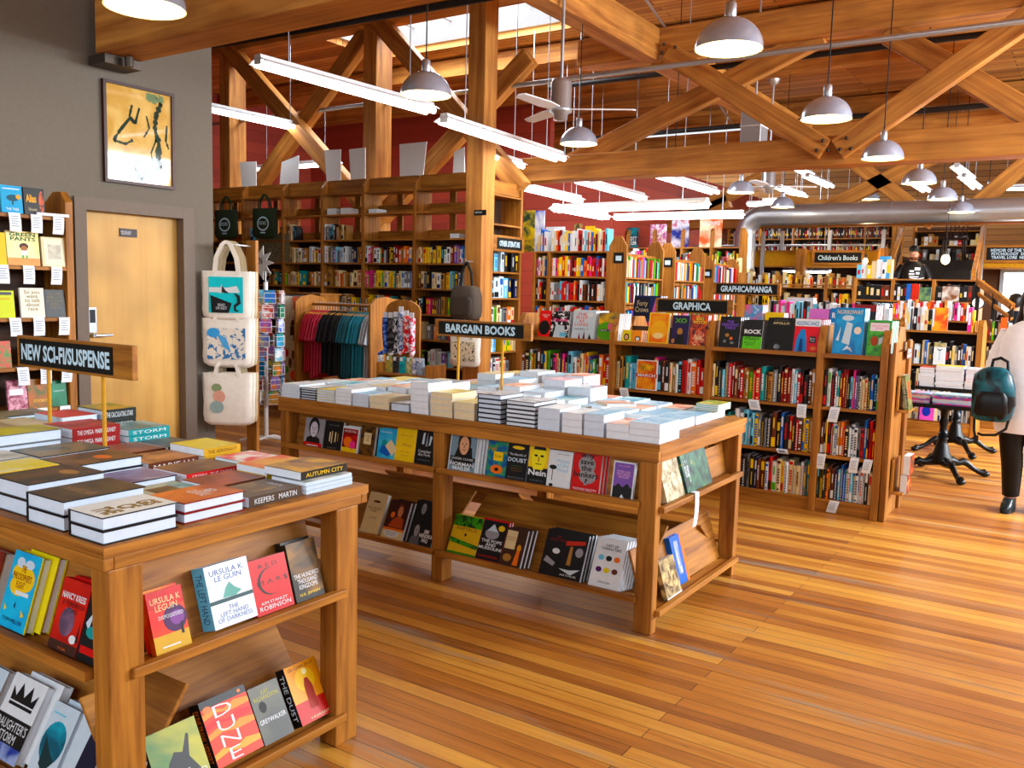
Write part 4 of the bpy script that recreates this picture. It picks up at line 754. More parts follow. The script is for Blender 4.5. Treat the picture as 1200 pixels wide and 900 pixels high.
# ================================================================== BOOKCASES
def bookcase(name, label, x0, x1, y0, dep, zs, top, posts, th=.022, back='dk', pt=.045, posttop=None, base=.09, lip=True, group=None, cat='bookcase', ends=True, notop=False, capcol=None):
    """front at y0 facing -y; zs: heights of the shelf tops; posts: x of the dividers"""
    t = empty(name, (x0, y0, 0), label, cat, group); W = x1 - x0
    for p in ([x0 + pt / 2] if ends else []) + list(posts) + ([x1 - pt / 2] if ends else []):
        u = p - x0
        if posttop: b = MB().prism([(0, 0), (dep, 0), (dep, posttop - .1), (dep * .5, posttop), (.06, posttop), (0, posttop - .07)], 'x', u - pt / 2, u + pt / 2)
        else: b = MB().box(u - pt / 2, 0, 0, u + pt / 2, dep, top)
        b.build('upright', fx('z'), t, bevel=.003)
    ps = sorted([x0 + pt / 2] + list(posts) + [x1 - pt / 2])
    for a, c in zip(ps[:-1], ps[1:]):
        for z in zs: MB().box(a - x0 + pt / 2, .004, z - th, c - x0 - pt / 2, dep - .02, z).build('shelf', fx('x'), t)
        if base: MB().box(a - x0 + pt / 2, .006, 0, c - x0 - pt / 2, .03, base).build('plinth', fx('x'), t)
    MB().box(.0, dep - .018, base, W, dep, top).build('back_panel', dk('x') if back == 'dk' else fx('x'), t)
    return t
# --- the graphica bookcase
gx = [xat(p, 6.7, .9) for p in (606, 717, 829, 959, 1039)]
GZ = [.105, .44, .80, 1.19]; G1 = gx[4]
gp = [gx[1], gx[2], gx[3]]
t = empty('bookcase', (gx[0], 6.7, 0), 'low double-sided wooden bookcase full of comic spines and cover-out books', 'bookcase'); X0 = gx[0]; W = G1 - X0; D = .64
for u in [0.02] + [p - X0 for p in gp] + [W - .03]:
    MB().prism([(-.02, 0), (D, 0), (D, 1.28), (D - .08, 1.40), (D / 2 + .05, 1.40), (D / 2, 1.30), (D / 2 - .05, 1.40), (.06, 1.40), (-.02, 1.27)], 'x', u - .026, u + .026).build('upright', fx('z'), t, bevel=.004)
us = [0.02] + [p - X0 for p in gp] + [W - .03]
for a, c in zip(us[:-1], us[1:]):
    for z in GZ:
        MB().box(a + .027, -.005 if z < 1.1 else -.03, z - .024, c - .027, D, z).build('shelf', fx('x'), t, bevel=.003)
    MB().box(a + .027, -.034, 1.168, c - .027, -.031, 1.2).build('ledge_lip', fx('x'), t)
    MB().box(a + .027, .0, 0, c - .027, .025, GZ[0] - .025).build('plinth', fx('x'), t)
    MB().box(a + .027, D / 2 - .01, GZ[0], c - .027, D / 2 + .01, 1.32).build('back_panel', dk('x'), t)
MB().box(W + .0, .0, .0, W + .022, D, 1.22).build('end_panel', fx('z'), t, bevel=.003)
MB().box(W + .0225, -.02, 0, W + .045, .07, 1.3).box(W + .0225, D - .11, 0, W + .045, D, 1.3).build('end_post', fx('z'), t, bevel=.004)
GR = {  # rows of spines, from the photograph, one letter per spine
 (0, 2): 'mkwykmkygkpykpkswccoyltgkorr', (1, 2): 'caktsskn__dpkmkcawkrworr', (2, 2): 'ckkserdmdraagrrtkaekdddWsrkkma'.replace('W', 'w'), (3, 2): 'kwkwtdddksplkwcckbkw',
 (2, 1): 'kckkttywwsssyekekmkbkrkrmyya', (3, 1): 'mkykrwwaorkwwwerbkrr', (2, 0): 'kkymackykkeknmmwrwcywcccwet', (3, 0): 'kykommnsbbwwscwwwwkc'}
WHERE = {0: 'bay farthest left of graphica case', 1: 'bay under the GRAPHICA sign', 2: 'graphica bay left of end bay', 3: 'narrow end bay'}
SH = {2: 'top spine shelf', 1: 'middle spine shelf', 0: 'bottom spine shelf'}
for (bay, r), seq in GR.items():
    spine_row('comic_book', seq, gx[bay] + .03, gx[bay + 1] - (.03 if bay < 3 else .06), 6.712, GZ[r] + .001, .215, .285 if r else .27, .18, '%s, %s' % (SH[r], WHERE[bay]), 'comics shelved spine out in the graphica bookcase', seed=bay * 7 + r)
spine_row('comic_book', 'kkkmkkkekkkk', gx[1] + .03, gx[2] - .3, 6.712, GZ[1] + .001, .24, .26, .18, 'middle spine shelf, bay under GRAPHICA sign', 'comics shelved spine out in the graphica bookcase', seed=77)
# one faced-out comic inside the spine row
xm0, xm1 = xat(747, 6.72, .95), xat(771, 6.72, .95)
o = book('graphic_novel', xm1 - xm0, .25, .02, w_, [('r', .04, .03, .96, .97, mottled('#c25a2c', '#e0a040', 10)), ('r', 0, .42, 1, .55, mat('#b8432c')), ('t', 'MARCH', .5, .49, .84, .1, w_, .03), ('e', .5, .76, .38, .12, mottled('#8c6a2c', '#e0b04a', 14))])
o.matrix_basis = stand(xm0, 6.69 + .022, GZ[2] + .001, 0, .06); tag(o, 'orange comic reading MARCH, faced out among spines', 'book')
GN = lambda px0, px1, H, T, n, cover, art, label, **kw: shown('F', px0, px1, 6.72, 1.192, H, T, kw.pop('lean', .16), n, cover, art, label, name='graphic_novel', group=kw.pop('group', 'cover-out books along the graphica ledge'), **kw)
GN(632, 646, .235, .02, 2, mat('#d8412c'), [('e', .45, .35, .45, .28, k_), ('t', 'LINE OF\nFIRE', .5, .8, .6, .14, w_)], 'red comic with a black blot, leftmost on the ledge')
GN(645, 667, .235, .02, 8, mottled('#16161a', '#e8e8ee', 30, thr=.56, soft=.03), [('p', [(.2, 0), (.85, 0), (.75, .45), (.3, .5)], K('x')), ('t', 'Seconds', .5, .68, .8, .13, K('p'), .02), ('r', .55, .05, .9, .2, K('s'))], 'black and white comic with pink title, many copies deep', dx=.002)
GN(671, 697, .25, .022, 8, K('x'), [('t', 'THE\nPLOT\nAS\nLONG', .4, .68, .6, .46, mat('#d8583c'), .01), ('p', [(.3, 0), (.34, .22), (.4, 0)], K('d')), ('p', [(.5, 0), (.56, .3), (.62, 0)], K('m')), ('p', [(.75, 0), (.8, .2), (.9, 0)], k_), ('e', .75, .85, .14, .08, w_), ('t', 'AND I', .4, .34, .6, .06, K('n'))], 'pale comic with red title and small figures below', dx=.004)
GN(701, 725, .235, .022, 9, mottled('#123848', '#d8b04a', 7), [('e', .45, .34, .5, .34, K('g')), ('p', [(.45, .34), (.5, .66), (.8, .58), (.85, .4)], mat('#d8708a')), ('r', .1, .32, .9, .4, k_), ('t', 'SERIAL GREEN', .5, .36, .74, .05, w_)], 'dark comic with a big green disc, left of the bay post', dx=.001)
GN(729, 739.5, .1, .012, 2, mat('#e2d23a'), [('e', .5, .4, .3, .3, k_), ('e', .5, .4, .2, .2, skin)], 'small yellow booklet with a portrait on the ledge')
GN(740.5, 752, .1, .012, 4, mat('#e79a3c'), [('e', .6, .3, .3, .22, k_), ('e', .6, .28, .2, .16, w_)], 'small orange booklet with a portrait beside the yellow one', dx=.008)
GN(760, 784, .255, .02, 1, mat('#f0d84a'), [('r', .06, .03, .94, .97, mottled('#d8641c', '#e89a30', 6)), ('e', .5, .45, .4, .3, mat('#e8b040')), ('t', 'THE BOOK\nOF HUMAN\nINSECTS', .5, .72, .66, .34, y_), ('e', .5, .25, .25, .1, mat('#f0d8a0'))], 'orange and yellow comic with golden title under the GRAPHICA sign')
GN(787, 807, .24, .02, 2, mat('#241a4a'), [('t', 'XO', .5, .82, .7, .16, K('g'), .03), ('e', .5, .45, .16, .12, K('a')), ('p', [(.25, 0), (.35, .35), (.7, .35), (.8, 0)], k_), ('e', .14, .12, .1, .08, K('a'))], 'dark purple comic with green letters and a suited figure')
GN(809, 829, .25, .02, 2, mottled('#3a2030', '#d8643c', 22, c3='#e8d0b8'), [('t', 'BAD\nWITCH', .5, .82, .8, .22, y_, .03), ('p', [(.1, .1), (.4, .5), (.8, .45), (.9, .1)], mottled('#b83a30', '#e8c8a8', 30))], 'crowded colourful comic with bubbly yellow title, by the bay post')
GN(843, 867, .245, .022, 5, mat('#14161a'), [('t', 'THE\nPERIODIC\nTABLE', .5, .74, .8, .28, mat('#7a5ab8'), .02), ('e', .4, .4, .1, .06, K('a')), ('e', .6, .3, .08, .05, K('o')), ('e', .3, .2, .08, .05, K('e')), ('e', .66, .16, .1, .04, K('e'))], 'black comic with purple lettering, first right of the bay post', dx=.006)
GN(871, 893, .225, .022, 8, k_, [('r', 0, 0, 1, .42, mat('#6fc23a')), ('t', 'ROCK', .5, .6, .9, .15, w_, .04), ('t', 'STEADY', .5, .35, .8, .1, k_, .02), ('t', 'BRILLIANT\nADVICE', .4, .18, .6, .14, k_)], 'black and green comic reading ROCK STEADY', dx=.002)
GN(899, 930, .25, .022, 9, mat('#0b0b0c'), [('t', 'APOLLO', .5, .84, .62, .07, K('c'), .01), ('e', .4, .12, .12, .08, mottled('#8c9096', '#202020', 30)), ('t', 'MATT FITCH', .5, .93, .5, .03, K('e'))], 'black comic reading APOLLO with a tiny grey helmet', dx=.001)
GN(931, 960, .25, .022, 8, mat('#cc2a44'), [('r', 0, .78, 1, 1, mat('#e0e8ee')), ('t', 'HOODING DANCE', .5, .87, .9, .13, mat('#2f6fae'), .02), ('p', [(.05, 0), (.1, .4), (.25, .68), (.42, .68), (.5, .4), (.55, 0)], mat('#2b7fc4')), ('p', [(.2, 0), (.24, .4), (.34, .4), (.38, 0)], mat('#123a72')), ('r', .62, .28, .88, .48, mat('#182038')), ('t', 'Book\nTwo', .75, .38, .2, .13, w_), ('e', .8, .12, .12, .06, K('o'))], 'red comic with a blue hooded shape, right end of its bay', dx=.004)
GN(977, 1012, .345, .022, 4, mat('#2f86c0'), [('r', .05, .03, .96, .98, mottled('#3f9cd2', '#2774ae', 7)), ('t', 'NORROWAY', .5, .91, .86, .09, K('c'), .01), ('e', .8, .52, .12, .08, mat('#e8d8c8')), ('p', [(.3, .25), (.42, .7), (.62, .66), (.56, .2)], K('x')), ('p', [(.1, .3), (.24, .6), (.2, .28)], K('x')), ('p', [(.35, .08), (.5, .2), (.7, .05), (.6, .16), (.5, .12)], w_), ('e', .45, .78, .2, .06, K('x'))], 'tall blue comic with pale drawings, biggest on the end bay', dx=.004)
GN(1016, 1044, .26, .022, 6, mat('#4f9a56'), [('r', .06, .04, .94, .96, mottled('#2f6a34', '#5fae4c', 16)), ('r', .1, .7, .9, .93, mat('#e9dce4')), ('t', 'SING NO\nEVIL', .5, .81, .7, .12, mat('#c97a9a')), ('e', .32, .42, .16, .14, mat('#9c4a30')), ('p', [(.5, .3), (.9, .5), (.9, .62), (.5, .5)], K('x'))], 'green comic with a pink title on white, at the case end', dx=.004)
# end-panel holders on the case side
ex = G1 + .047
for k, (z, lab) in enumerate(((at(1066, 476, x=G1 + .06).z, 'upper'), (at(1066, 560, x=G1 + .06).z, 'lower'))):
    h = empty('end_rack', (ex, 6.95, z), 'small wooden book holder on the case end, %s one' % lab, 'book holder')
    MB().prism([(0, 0), (.1, 0), (.1, .018), (.012, .018), (0, .02)], 'y', -.13, .13).build('tray', fx('y'), h) if False else MB().box(0, -.14, 0, .085, .14, .016).build('tray', fx('y'), h)
    MB().box(0, -.14, .017, .012, .14, .25).build('back_board', fx('z'), h)
bkx = at(1066, 476, x=ex).z
o = book('graphic_novel', .17, .26, .03, mottled('#8a8a5a', '#3a4a2c', 26), [('r', .3, .3, .75, .8, mat('#d8583c'))], ('OUTSIDER COMICS', w_)); o.matrix_basis = Matrix.Translation((ex + .05, 6.86, bkx + .018)) @ Matrix.Rotation(PI / 2, 4, 'Z') @ Matrix.Rotation(PI / 2 - .16, 4, 'X'); tag(o, 'mossy book with a red panel in the upper end holder', 'book')
z = at(1066, 560, x=ex).z + .018
for k in range(2):
    o = book('graphic_novel', .17, .14, .045, w_, [('r', 0, 0, 1, 1, mottled('#2c1c14', '#c9552c', 22, c3='#e8c890'))], None); o.matrix_basis = Matrix.Translation((ex + .016 + .045, 6.86, z + k * .0)) @ Matrix.Translation((k * .047, 0, 0)) @ Matrix.Rotation(PI / 2, 4, 'Z') @ Matrix.Rotation(PI / 2, 4, 'X')
    o.matrix_basis = Matrix.Translation((ex + .07 - .012 * k, 6.86, z + (1 - k) * .145)) @ Matrix.Rotation(PI / 2, 4, 'Z') @ Matrix.Rotation(PI / 2, 4, 'X')
    tag(o, '%s thick block-like comic with a fiery cover in the lower end holder' % ('upper', 'lower')[k], 'book')
o = MB().box(G1 + .0465, 7.08, 1.165, G1 + .052, 7.28, 1.245).build('end_label', mat('#6a4a30', .6)); tag(o, 'framed handwritten label on the case end panel', 'label')
text('SUPER\nHEROES', o, Matrix.Translation((G1 + .0525, 7.18, 1.205)) @ Matrix.Rotation(PI / 2, 4, 'Z') @ Matrix.Rotation(PI / 2, 4, 'X'), .17, .065, M_paper, 'label_lettering')
# second row case behind, its top showing over the first
x0, x1 = xat(735, 8.3, 1.3), xat(1046, 8.3, 1.3)
t2 = bookcase('bookcase', 'second low bookcase right behind the graphica case, topped with cover-out books', x0, x1, 8.3, .6, [.1, .45, .82, 1.25], 1.25, [x0 + (x1 - x0) * k / 4 for k in (1, 2, 3)], posttop=1.36)
G2 = lambda px0, px1, H, T, n, cover, art, label, **kw: shown('F', px0, px1, 8.33, 1.252, H, T, .14, n, cover, art, label, name='graphic_novel', group='cover-out books on the case behind the graphica ledge', **kw)
G2(742, 773, .33, .02, 5, mat('#1c2858'), [('r', .0, .3, .6, .95, mat('#12162c')), ('t', 'Forty\nCrows', .32, .66, .5, .36, K('c')), ('p', [(.65, .2), (.8, .9), (.95, .3)], mottled('#7a6ab8', '#d86a9a', 12)), ('r', 0, 0, 1, .18, mat('#d8508a'))], 'tall navy comic standing at the GRAPHICA sign left edge')
G2(872, 893, .27, .02, 4, mottled('#d86a8a', '#4a9ad0', 9, c3='#e8e8f0'), [], 'pink and blue comic under the GRAPHICA/MANGA sign')
G2(896, 918, .2, .03, 3, mat('#e2c84a'), [('t', 'LOOT', .5, .5, .7, .3, K('a'))], 'yellow book low behind the APOLLO comic')
G2(917, 945, .33, .04, 4, mat('#d9dee4'), [], 'big plain white box-like book behind the APOLLO comic', name=None) if False else None
G2(948, 970, .25, .02, 5, mat('#c77ac4'), [('t', 'MELODY', .5, .5, .8, .25, k_, .03)], 'lilac comic with black brushed title')
G2(972, 995, .26, .02, 5, mat('#3a76b8'), [('t', 'RUZZ', .5, .75, .8, .2, w_, .03), ('r', .1, .1, .9, .5, K('x'))], 'mid-blue comic behind the tall blue one', dx=.004)
G2(1000, 1026, .3, .03, 5, K('d'), [('r', .0, 0, 1, .8, mat('#1c2434')), ('r', .04, .35, .4, .72, mat('#b8d84a')), ('e', .65, .6, .25, .12, k_)], 'dark red and green book at the second case end')
# ---- signs above the graphica cases
def hang_sign(label, px0, px1, py0, py1, y, words, zfoot, inset=(.04, .03), tw=.8):
    x0, x1 = xat(px0, y, 1.55), xat(px1, y, 1.55); za, zb = at(px0, py1, y=y).z, at(px0, py0, y=y).z
    return table_sign(label, x0, x1, y, za, zb, words, [x0 + .12, x1 - .12], zfoot, inset, textw=tw)
hang_sign('wooden sign reading GRAPHICA behind the cover-out ledge', 769, 860, 349, 366, 7.02, 'GRAPHICA', 1.325, (.025, .05), tw=.55)
hang_sign('wooden sign reading GRAPHICA/MANGA above the second case', 835, 914, 331, 345, 8.64, 'GRAPHICA/MANGA', 1.255, tw=.85)
# ---- review cards hanging from shelf edges
def card(x, y, z, w, h, axis, label, group, tiltx=.0, m=M_paper):
    b = MB(); n = 5; pts = []
    prof = [(.0, 0.001), (.022, 0)] + [(.024 + .006 * math.sin(3.0 * k / n), -h * k / n) for k in range(n + 1)]
    vs_ = []; 
    for u, v in prof:
        for s in (-.5, .5):
            vs_.append((s * w + tiltx * -v, .022 - u, v) if axis == 'F' else (u - .022, s * w + tiltx * -v, v))
    fs = [(2 * i, 2 * i + 1, 2 * i + 3, 2 * i + 2) for i in range(len(prof) - 1)]
    b.add(vs_, fs)
    o = b.build('review_card', m, loc=(x, y, z + .0015)); s = o.modifiers.new('thick', 'SOLIDIFY'); s.thickness = .0008
    lw = MB()
    for i in range(5):
        v = -h * (.2 + .13 * i); u = .0325
        if axis == 'F': lw.add([(-w * .35 - tiltx * v, .022 - u, v), (w * (.3 - .1 * (i % 2)) - tiltx * v, .022 - u, v), (w * (.3 - .1 * (i % 2)) - tiltx * v, .022 - u, v + .003), (-w * .35 - tiltx * v, .022 - u, v + .003)], [(0, 1, 2, 3)])
        else: lw.add([(u - .022, -w * .35 - tiltx * v, v), (u - .022, w * (.3 - .1 * (i % 2)) - tiltx * v, v), (u - .022, w * (.3 - .1 * (i % 2)) - tiltx * v, v + .003), (u - .022, -w * .35 - tiltx * v, v + .003)], [(0, 1, 2, 3)])
    lw.build('handwriting', mat('#5a6a80'), o)
    return tag(o, label, 'card', group)
for px, py, r, w, h, tl, lab in [(883, 466, 2, .085, .075, .3, 'crumpled white card on the top spine shelf edge, mid bay'), (940, 468, 2, .07, .1, 0, 'white card hanging beside the bay post, top spine shelf'), (979, 470, 2, .07, .11, -.15, 'white card at the left of the end bay, top spine shelf'),
                              (861, 517, 1, .07, .08, -.12, 'white card on the middle shelf edge, near table corner'), (916, 523, 1, .085, .03, .6, 'small folded card on the middle shelf edge'), (963, 530, 1, .065, .11, -.1, 'card with handwriting on the bay post, middle shelf'),
                              (1002, 535, 1, .06, .11, -.1, 'white card in the end bay, middle shelf, left one'), (1018, 537, 1, .06, .1, -.15, 'white card in the end bay, middle shelf, right one'), (978, 592, 0, .07, .09, -.25, 'white card on the plinth of the end bay')]:
    z = GZ[r] if r else .1; x = xat(px, 6.69, z)
    card(x, 6.69 - (0 if r else -.003), z, w, h, 'F', lab, 'review cards on the graphica bookcase', tl)
card(xat(729, 6.66, .8), 6.69, .8, .08, .1, 'F', 'bluish card on the shelf edge above the bargain table end', 'review cards on the graphica bookcase', .3)
z = .616; o = card(TX1 + .022, yat(818, TX1 + .03, .6), z, .05, .17, 'R', 'curling white card hanging from the table end ledge', None, -.1)

# ---- secondhand bookcase along the back
UY = 9.1; UZ = [at(455, p, y=UY).z for p in (425, 395, 366, 337, 308, 280, 249)]
ux = [xat(p, UY, 2.3) for p in (238, 284, 331, 377, 425, 485, 548)]; UT = at(455, 223, y=UY).z
t = empty('bookcase', (ux[0], UY, 0), 'tall wooden wall of secondhand shelves behind the shirts, half empty on top', 'bookcase'); W = ux[-1] - ux[0]; D = .34
UXE = ux[-1] + .03
for x in ux:
    u = x - ux[0]; MB().prism([(0, 0), (D, 0), (D, 2.98), (D - .1, 3.08), (.09, 3.08), (0, 2.98)], 'x', u - .025, u + .025).build('upright', fx('z'), t, bevel=.004)
for a, c in zip(ux[:-1], ux[1:]):
    a -= ux[0]; c -= ux[0]
    for z in UZ + [UT, .12]: MB().box(a + .026, .004, z - .022, c - .026, D - .02, z).build('shelf', fx('x'), t)
    MB().box(a + .026, .1, UT + .001, c - .026, .125, UT + .19).build('top_board', fx('x'), t)
    for z in UZ[5:]: MB().box(a + .026, D - .05, z + .001, c - .026, D - .03, z + .13).build('back_rail', fx('x'), t)
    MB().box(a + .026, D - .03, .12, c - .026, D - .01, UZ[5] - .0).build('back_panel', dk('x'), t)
    MB().box(a + .35, D - .029, UZ[5], a + .45, D - .005, UT).build('back_slat', fx('z'), t)
UG = 'secondhand books in the tall shelves'
UW = {4: 'fifth shelf from top', 5: 'fourth', 3: 'x'}
ROWS = {  # (bay, shelf) : sequence ; '_' leaves a gap
 (1, 5): '___ss_____________kk', (2, 5): '_cc_kk_______________', (2, 4): 'oyoc_wcwa_wcyw', (3, 5): 'wkekskacaca________', (3, 4): 'wwaelsexw__nnar', (4, 4): 'wpmrwwgkekykddoaorca', (5, 4): 'acayyykyaykwwdllwbt', (1, 4): '________kmm', (0, 4): 'kk___yyk_____kk',
 (2, 3): 'gaccytt_aocca', (3, 3): 'aaa_ccoa_ccc', (4, 3): 'pap_cyygycyytkccxeeb', (5, 3): '_mcek_ccwa_ystmww_e', (1, 3): 'cc______kmatkk', (3, 2): 'tw____ecamyy_k', (4, 2): 'ayyycw__r_tc__aee_m', (5, 2): 'kmk_rp_mmmka_gagg_a', (2, 2): '________wkxwmte',
 (5, 1): 'cc_e_oee_k_ckm', (5, 0): 'pgk_www_wlesd_m', (4, 1): 'kmekmdkeaamk', (4, 0): 'kwekxdkea_mk'}
SN = ['lowest shelf shown', 'second shelf up', 'third shelf up', 'fourth shelf up', 'fifth shelf up', 'sixth shelf up']
BN = ['bay behind the taupe wall corner', 'bay behind the postcard spinner', 'bay left of the shirt rail', 'bay over the red shirts', 'bay over the grey shirts', 'bay beside the tall post']
for (b_i, s_i), seq in ROWS.items():
    spine_row('secondhand_book', seq, ux[b_i] + .03, ux[b_i + 1] - .03, UY + .02, UZ[s_i] + .001, .17, .235, .14, '%s, %s' % (SN[s_i], BN[b_i]), UG, seed=b_i * 9 + s_i)
for (px, py, n, ci, lab) in ((388, 249, 3, 'x', 'over the red shirts'), (404, 249, 3, 'c', 'right of pale ones'), (437, 249, 2, 's', 'over the grey shirts'), (533, 277, 2, 'w', 'beside the tall post')):
    z = UZ[6] if py < 260 else UZ[5]; x = xat(px, UY + .03, z)
    for k in range(n): r = book('secondhand_book', .15, .2, .028, K(ci)); r.matrix_basis = lay(x - .07, UY + .02, z + .001 + k * .029, .02 * k); tag(r, '%s book lying flat, %s from bottom, upper shelf %s' % (CN[ci], ORD[k], lab), 'book', UG)
# corner unit with a sign, facing the aisle
cz = [.5, .84, at(595, 366, x=-6.4).z if False else 1.2, 1.52, 1.86, 2.3, 2.66]
CX = xat(578, 8.98, 2.9); t = empty('bookcase', (CX, 8.98, 0), 'narrow end bookcase facing the aisle, right of the tall post', 'bookcase')
cy1 = .66
for v in (0, cy1): MB().prism([(-.3, 0), (.0, 0), (.0, 2.92), (-.1, 3.05), (-.2, 3.05), (-.3, 2.95)], 'y', v - .022, v + .022).build('upright', fx('z'), t, bevel=.004)
for z in [.12, .48, .82, 1.15, 1.5, 1.83, 2.42, 2.78]: MB().box(-.3, .023, z - .022, -.003, cy1 - .023, z).build('shelf', fx('y'), t)
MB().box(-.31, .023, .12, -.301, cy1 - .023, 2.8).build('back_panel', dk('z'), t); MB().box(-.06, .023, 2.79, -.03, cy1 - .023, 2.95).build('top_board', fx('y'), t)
for z, seq in ((1.83, '_s_xk_kk'), (1.5, 'sxxsn_n'), (1.15, 'wgcweoc_'), (.82, 'ws__ygyc'), (.48, 'wkwcce_')):
    spine_row('secondhand_book', seq, CX - .02, CX - .02 + cy1 - .05, 9.005, z + .001, .2, .27, .15, 'shelf at %s, end bookcase by post' % {1.83: 'sign foot', 1.5: 'backpack top', 1.15: 'backpack foot', .82: 'tote height', .48: 'the bottom'}[z], UG, rz=PI / 2, seed=int(z * 9))
p = at(578, 270, x=CX + .02); q = at(608, 283, x=CX + .02)
sg = MB().box(0, -.02, -.1, .02, cy1 + .04, .1).build('shelf_sign', fx('y'), loc=(CX + .003, 8.98, 2.18)); tag(sg, 'wooden sign board with white lettering across the end bookcase', 'sign')
MB().box(.0205, .08, -.07, .024, cy1 - .02, .07).build('blackboard', M_chalk, sg); text('OTHER LITERATURE', sg, Matrix.Translation((.0245, cy1 / 2 + .03, 0)) @ Matrix.Rotation(PI / 2, 4, 'Z') @ Matrix.Rotation(PI / 2, 4, 'X'), .46, .07, M_chalkw, 'sign_lettering', bold=.03)
# white display boards standing on the top
for k, (a, b_3, c, d_) in enumerate((((281, 190), (300, 189), (300, 222), (284, 222)), ((330, 190), (350, 182), (349, 220), (326, 221)), ((380, 176), (399, 175), (399, 209), (384, 210)), ((409, 175), (428, 173), (428, 209), (412, 210)), ((468, 169), (500, 166), (494, 206), (469, 208)), ((532, 178), (544, 172), (545, 204), (530, 205)))):
    y = UY + .2; ps = [at(*p, y=y) for p in (a, b_3, c, d_)]; zb = UT + .001; b = MB()
    b.prism([(p.x - ps[3].x, p.z - zb) for p in (ps[0], ps[1])] + [(ps[2].x - ps[3].x, 0), (0, 0)], 'y', 0, .012)
    o = b.build('display_board', M_white, loc=(ps[3].x, y, zb)); tag(o, 'blank white board standing on the tall shelves, %s from left' % ORD[k], 'board', 'white boards on top of the tall shelves')
# green shopping bags hung on the uprights
def tote(name, label, loc, rz, W, H, body, handle, art=None, deep=.05, hang=.25, tone=None, group=None):
    """a cloth bag hanging by its two handles; origin at the hook"""
    t = empty(name, loc, label, 'bag', group, rz); n = 9; z0 = -hang; b = MB(); ring = []
    hs = [(0, 1), (.12, .98), (.3, .97), (.55, .98), (.8, 1.0), (.93, .95), (1, .72)]
    vs_ = []; m_ = 12
    for f, s in hs:
        d = deep * (.35 + 1.2 * f * (1.15 - f)); 
        for k in range(m_):
            a = 2 * PI * k / m_; cx = math.copysign(abs(math.cos(a)) ** .5, math.cos(a)); sy = math.copysign(abs(math.sin(a)) ** .8, math.sin(a))
            vs_.append((cx * W / 2 * s + .006 * math.sin(5 * a + f * 6), sy * d + .004 * math.sin(9 * f + 3 * a), z0 - f * H))
    fs = [(i * m_ + k, i * m_ + (k + 1) % m_, (i + 1) * m_ + (k + 1) % m_, (i + 1) * m_ + k) for i in range(len(hs) - 1) for k in range(m_)] + [tuple(range((len(hs) - 1) * m_, len(hs) * m_))]
    MB().add(vs_, fs, 0, True).build('bag_body', body, t)
    for s in (-1, 1):
        P = [(-W * .24, s * deep * .45, z0 - .03), (-W * .2, s * .02, z0 + hang * .45), (-.03, s * .012, z0 + hang * .92), (0, s * .01, z0 + hang), (.03, s * .012, z0 + hang * .92), (W * .2, s * .02, z0 + hang * .45), (W * .24, s * deep * .45, z0 - .03)]
        c = MB()
        for p, q in zip(P[:-1], P[1:]): c.bar(p, q, .028, .004, up=(0, 1, 0))
        c.build('handle', handle, t)
    if art:
        for items in [art]:
            o = empty('x', (0, 0, 0)); bpy.data.objects.remove(o)
        art_t = MB(); 
        M = Matrix.Translation((-W / 2, -deep * .78, z0 - H)) @ Matrix.Rotation(PI / 2, 4, 'X')
        h = bpy.data.objects.new('bag_print', None); 
        # printed panel as its own mesh
        bb = MB(); ms = []; dz = 0
        for it in art:
            dz += 1
            if it[0] == 't': continue
            mt = it[-1]; ms.append(mt) if mt not in ms else None
            if it[0] == 'r': pts = [(it[1], it[2]), (it[3], it[2]), (it[3], it[4]), (it[1], it[4])]
            elif it[0] == 'e': pts = [(it[1] + it[3] * math.cos(a * PI / 9), it[2] + it[4] * math.sin(a * PI / 9)) for a in range(18)]
            else: pts = it[1]
            bb.add([(x * W - W / 2, -deep * .8 - dz * .0012, z0 - H + y * H) for x, y in pts], [tuple(range(len(pts)))], ms.index(mt))
        if ms: pr = bb.build('bag_print', ms, t)
        for it in art:
            if it[0] == 't': text(it[1], t, Matrix.Translation((it[2] * W - W / 2, -deep * .8 - .012, z0 - H + it[3] * H)) @ Matrix.Rotation(PI / 2, 4, 'X'), it[4] * W, it[5] * H, it[6], 'bag_lettering')
    return t
gb = mat('#22301c', .8, key='dark_green_cloth'); M_canvas = mat('#e9e4da', .9, key='canvas'); M_canvas2 = mat('#cdbd9c', .9, key='natural_canvas')
for px, lab in ((262, 'dark green cloth bag hung at the left, beside the wall corner'), (307, 'dark green cloth bag hung right of the other one')):
    x = xat(px, 8.95, 2.8); tote('shopping_bag', lab, (x, 9.0, 2.92), .15, .46, .44, gb, gb, [('e', .5, .48, .24, .24, M_chalkw), ('e', .5, .48, .2, .19, gb), ('t', 'BOOKS', .5, .5, .3, .12, M_chalkw), ('r', .4, .16, .6, .2, M_chalkw)], deep=.05, hang=.2)
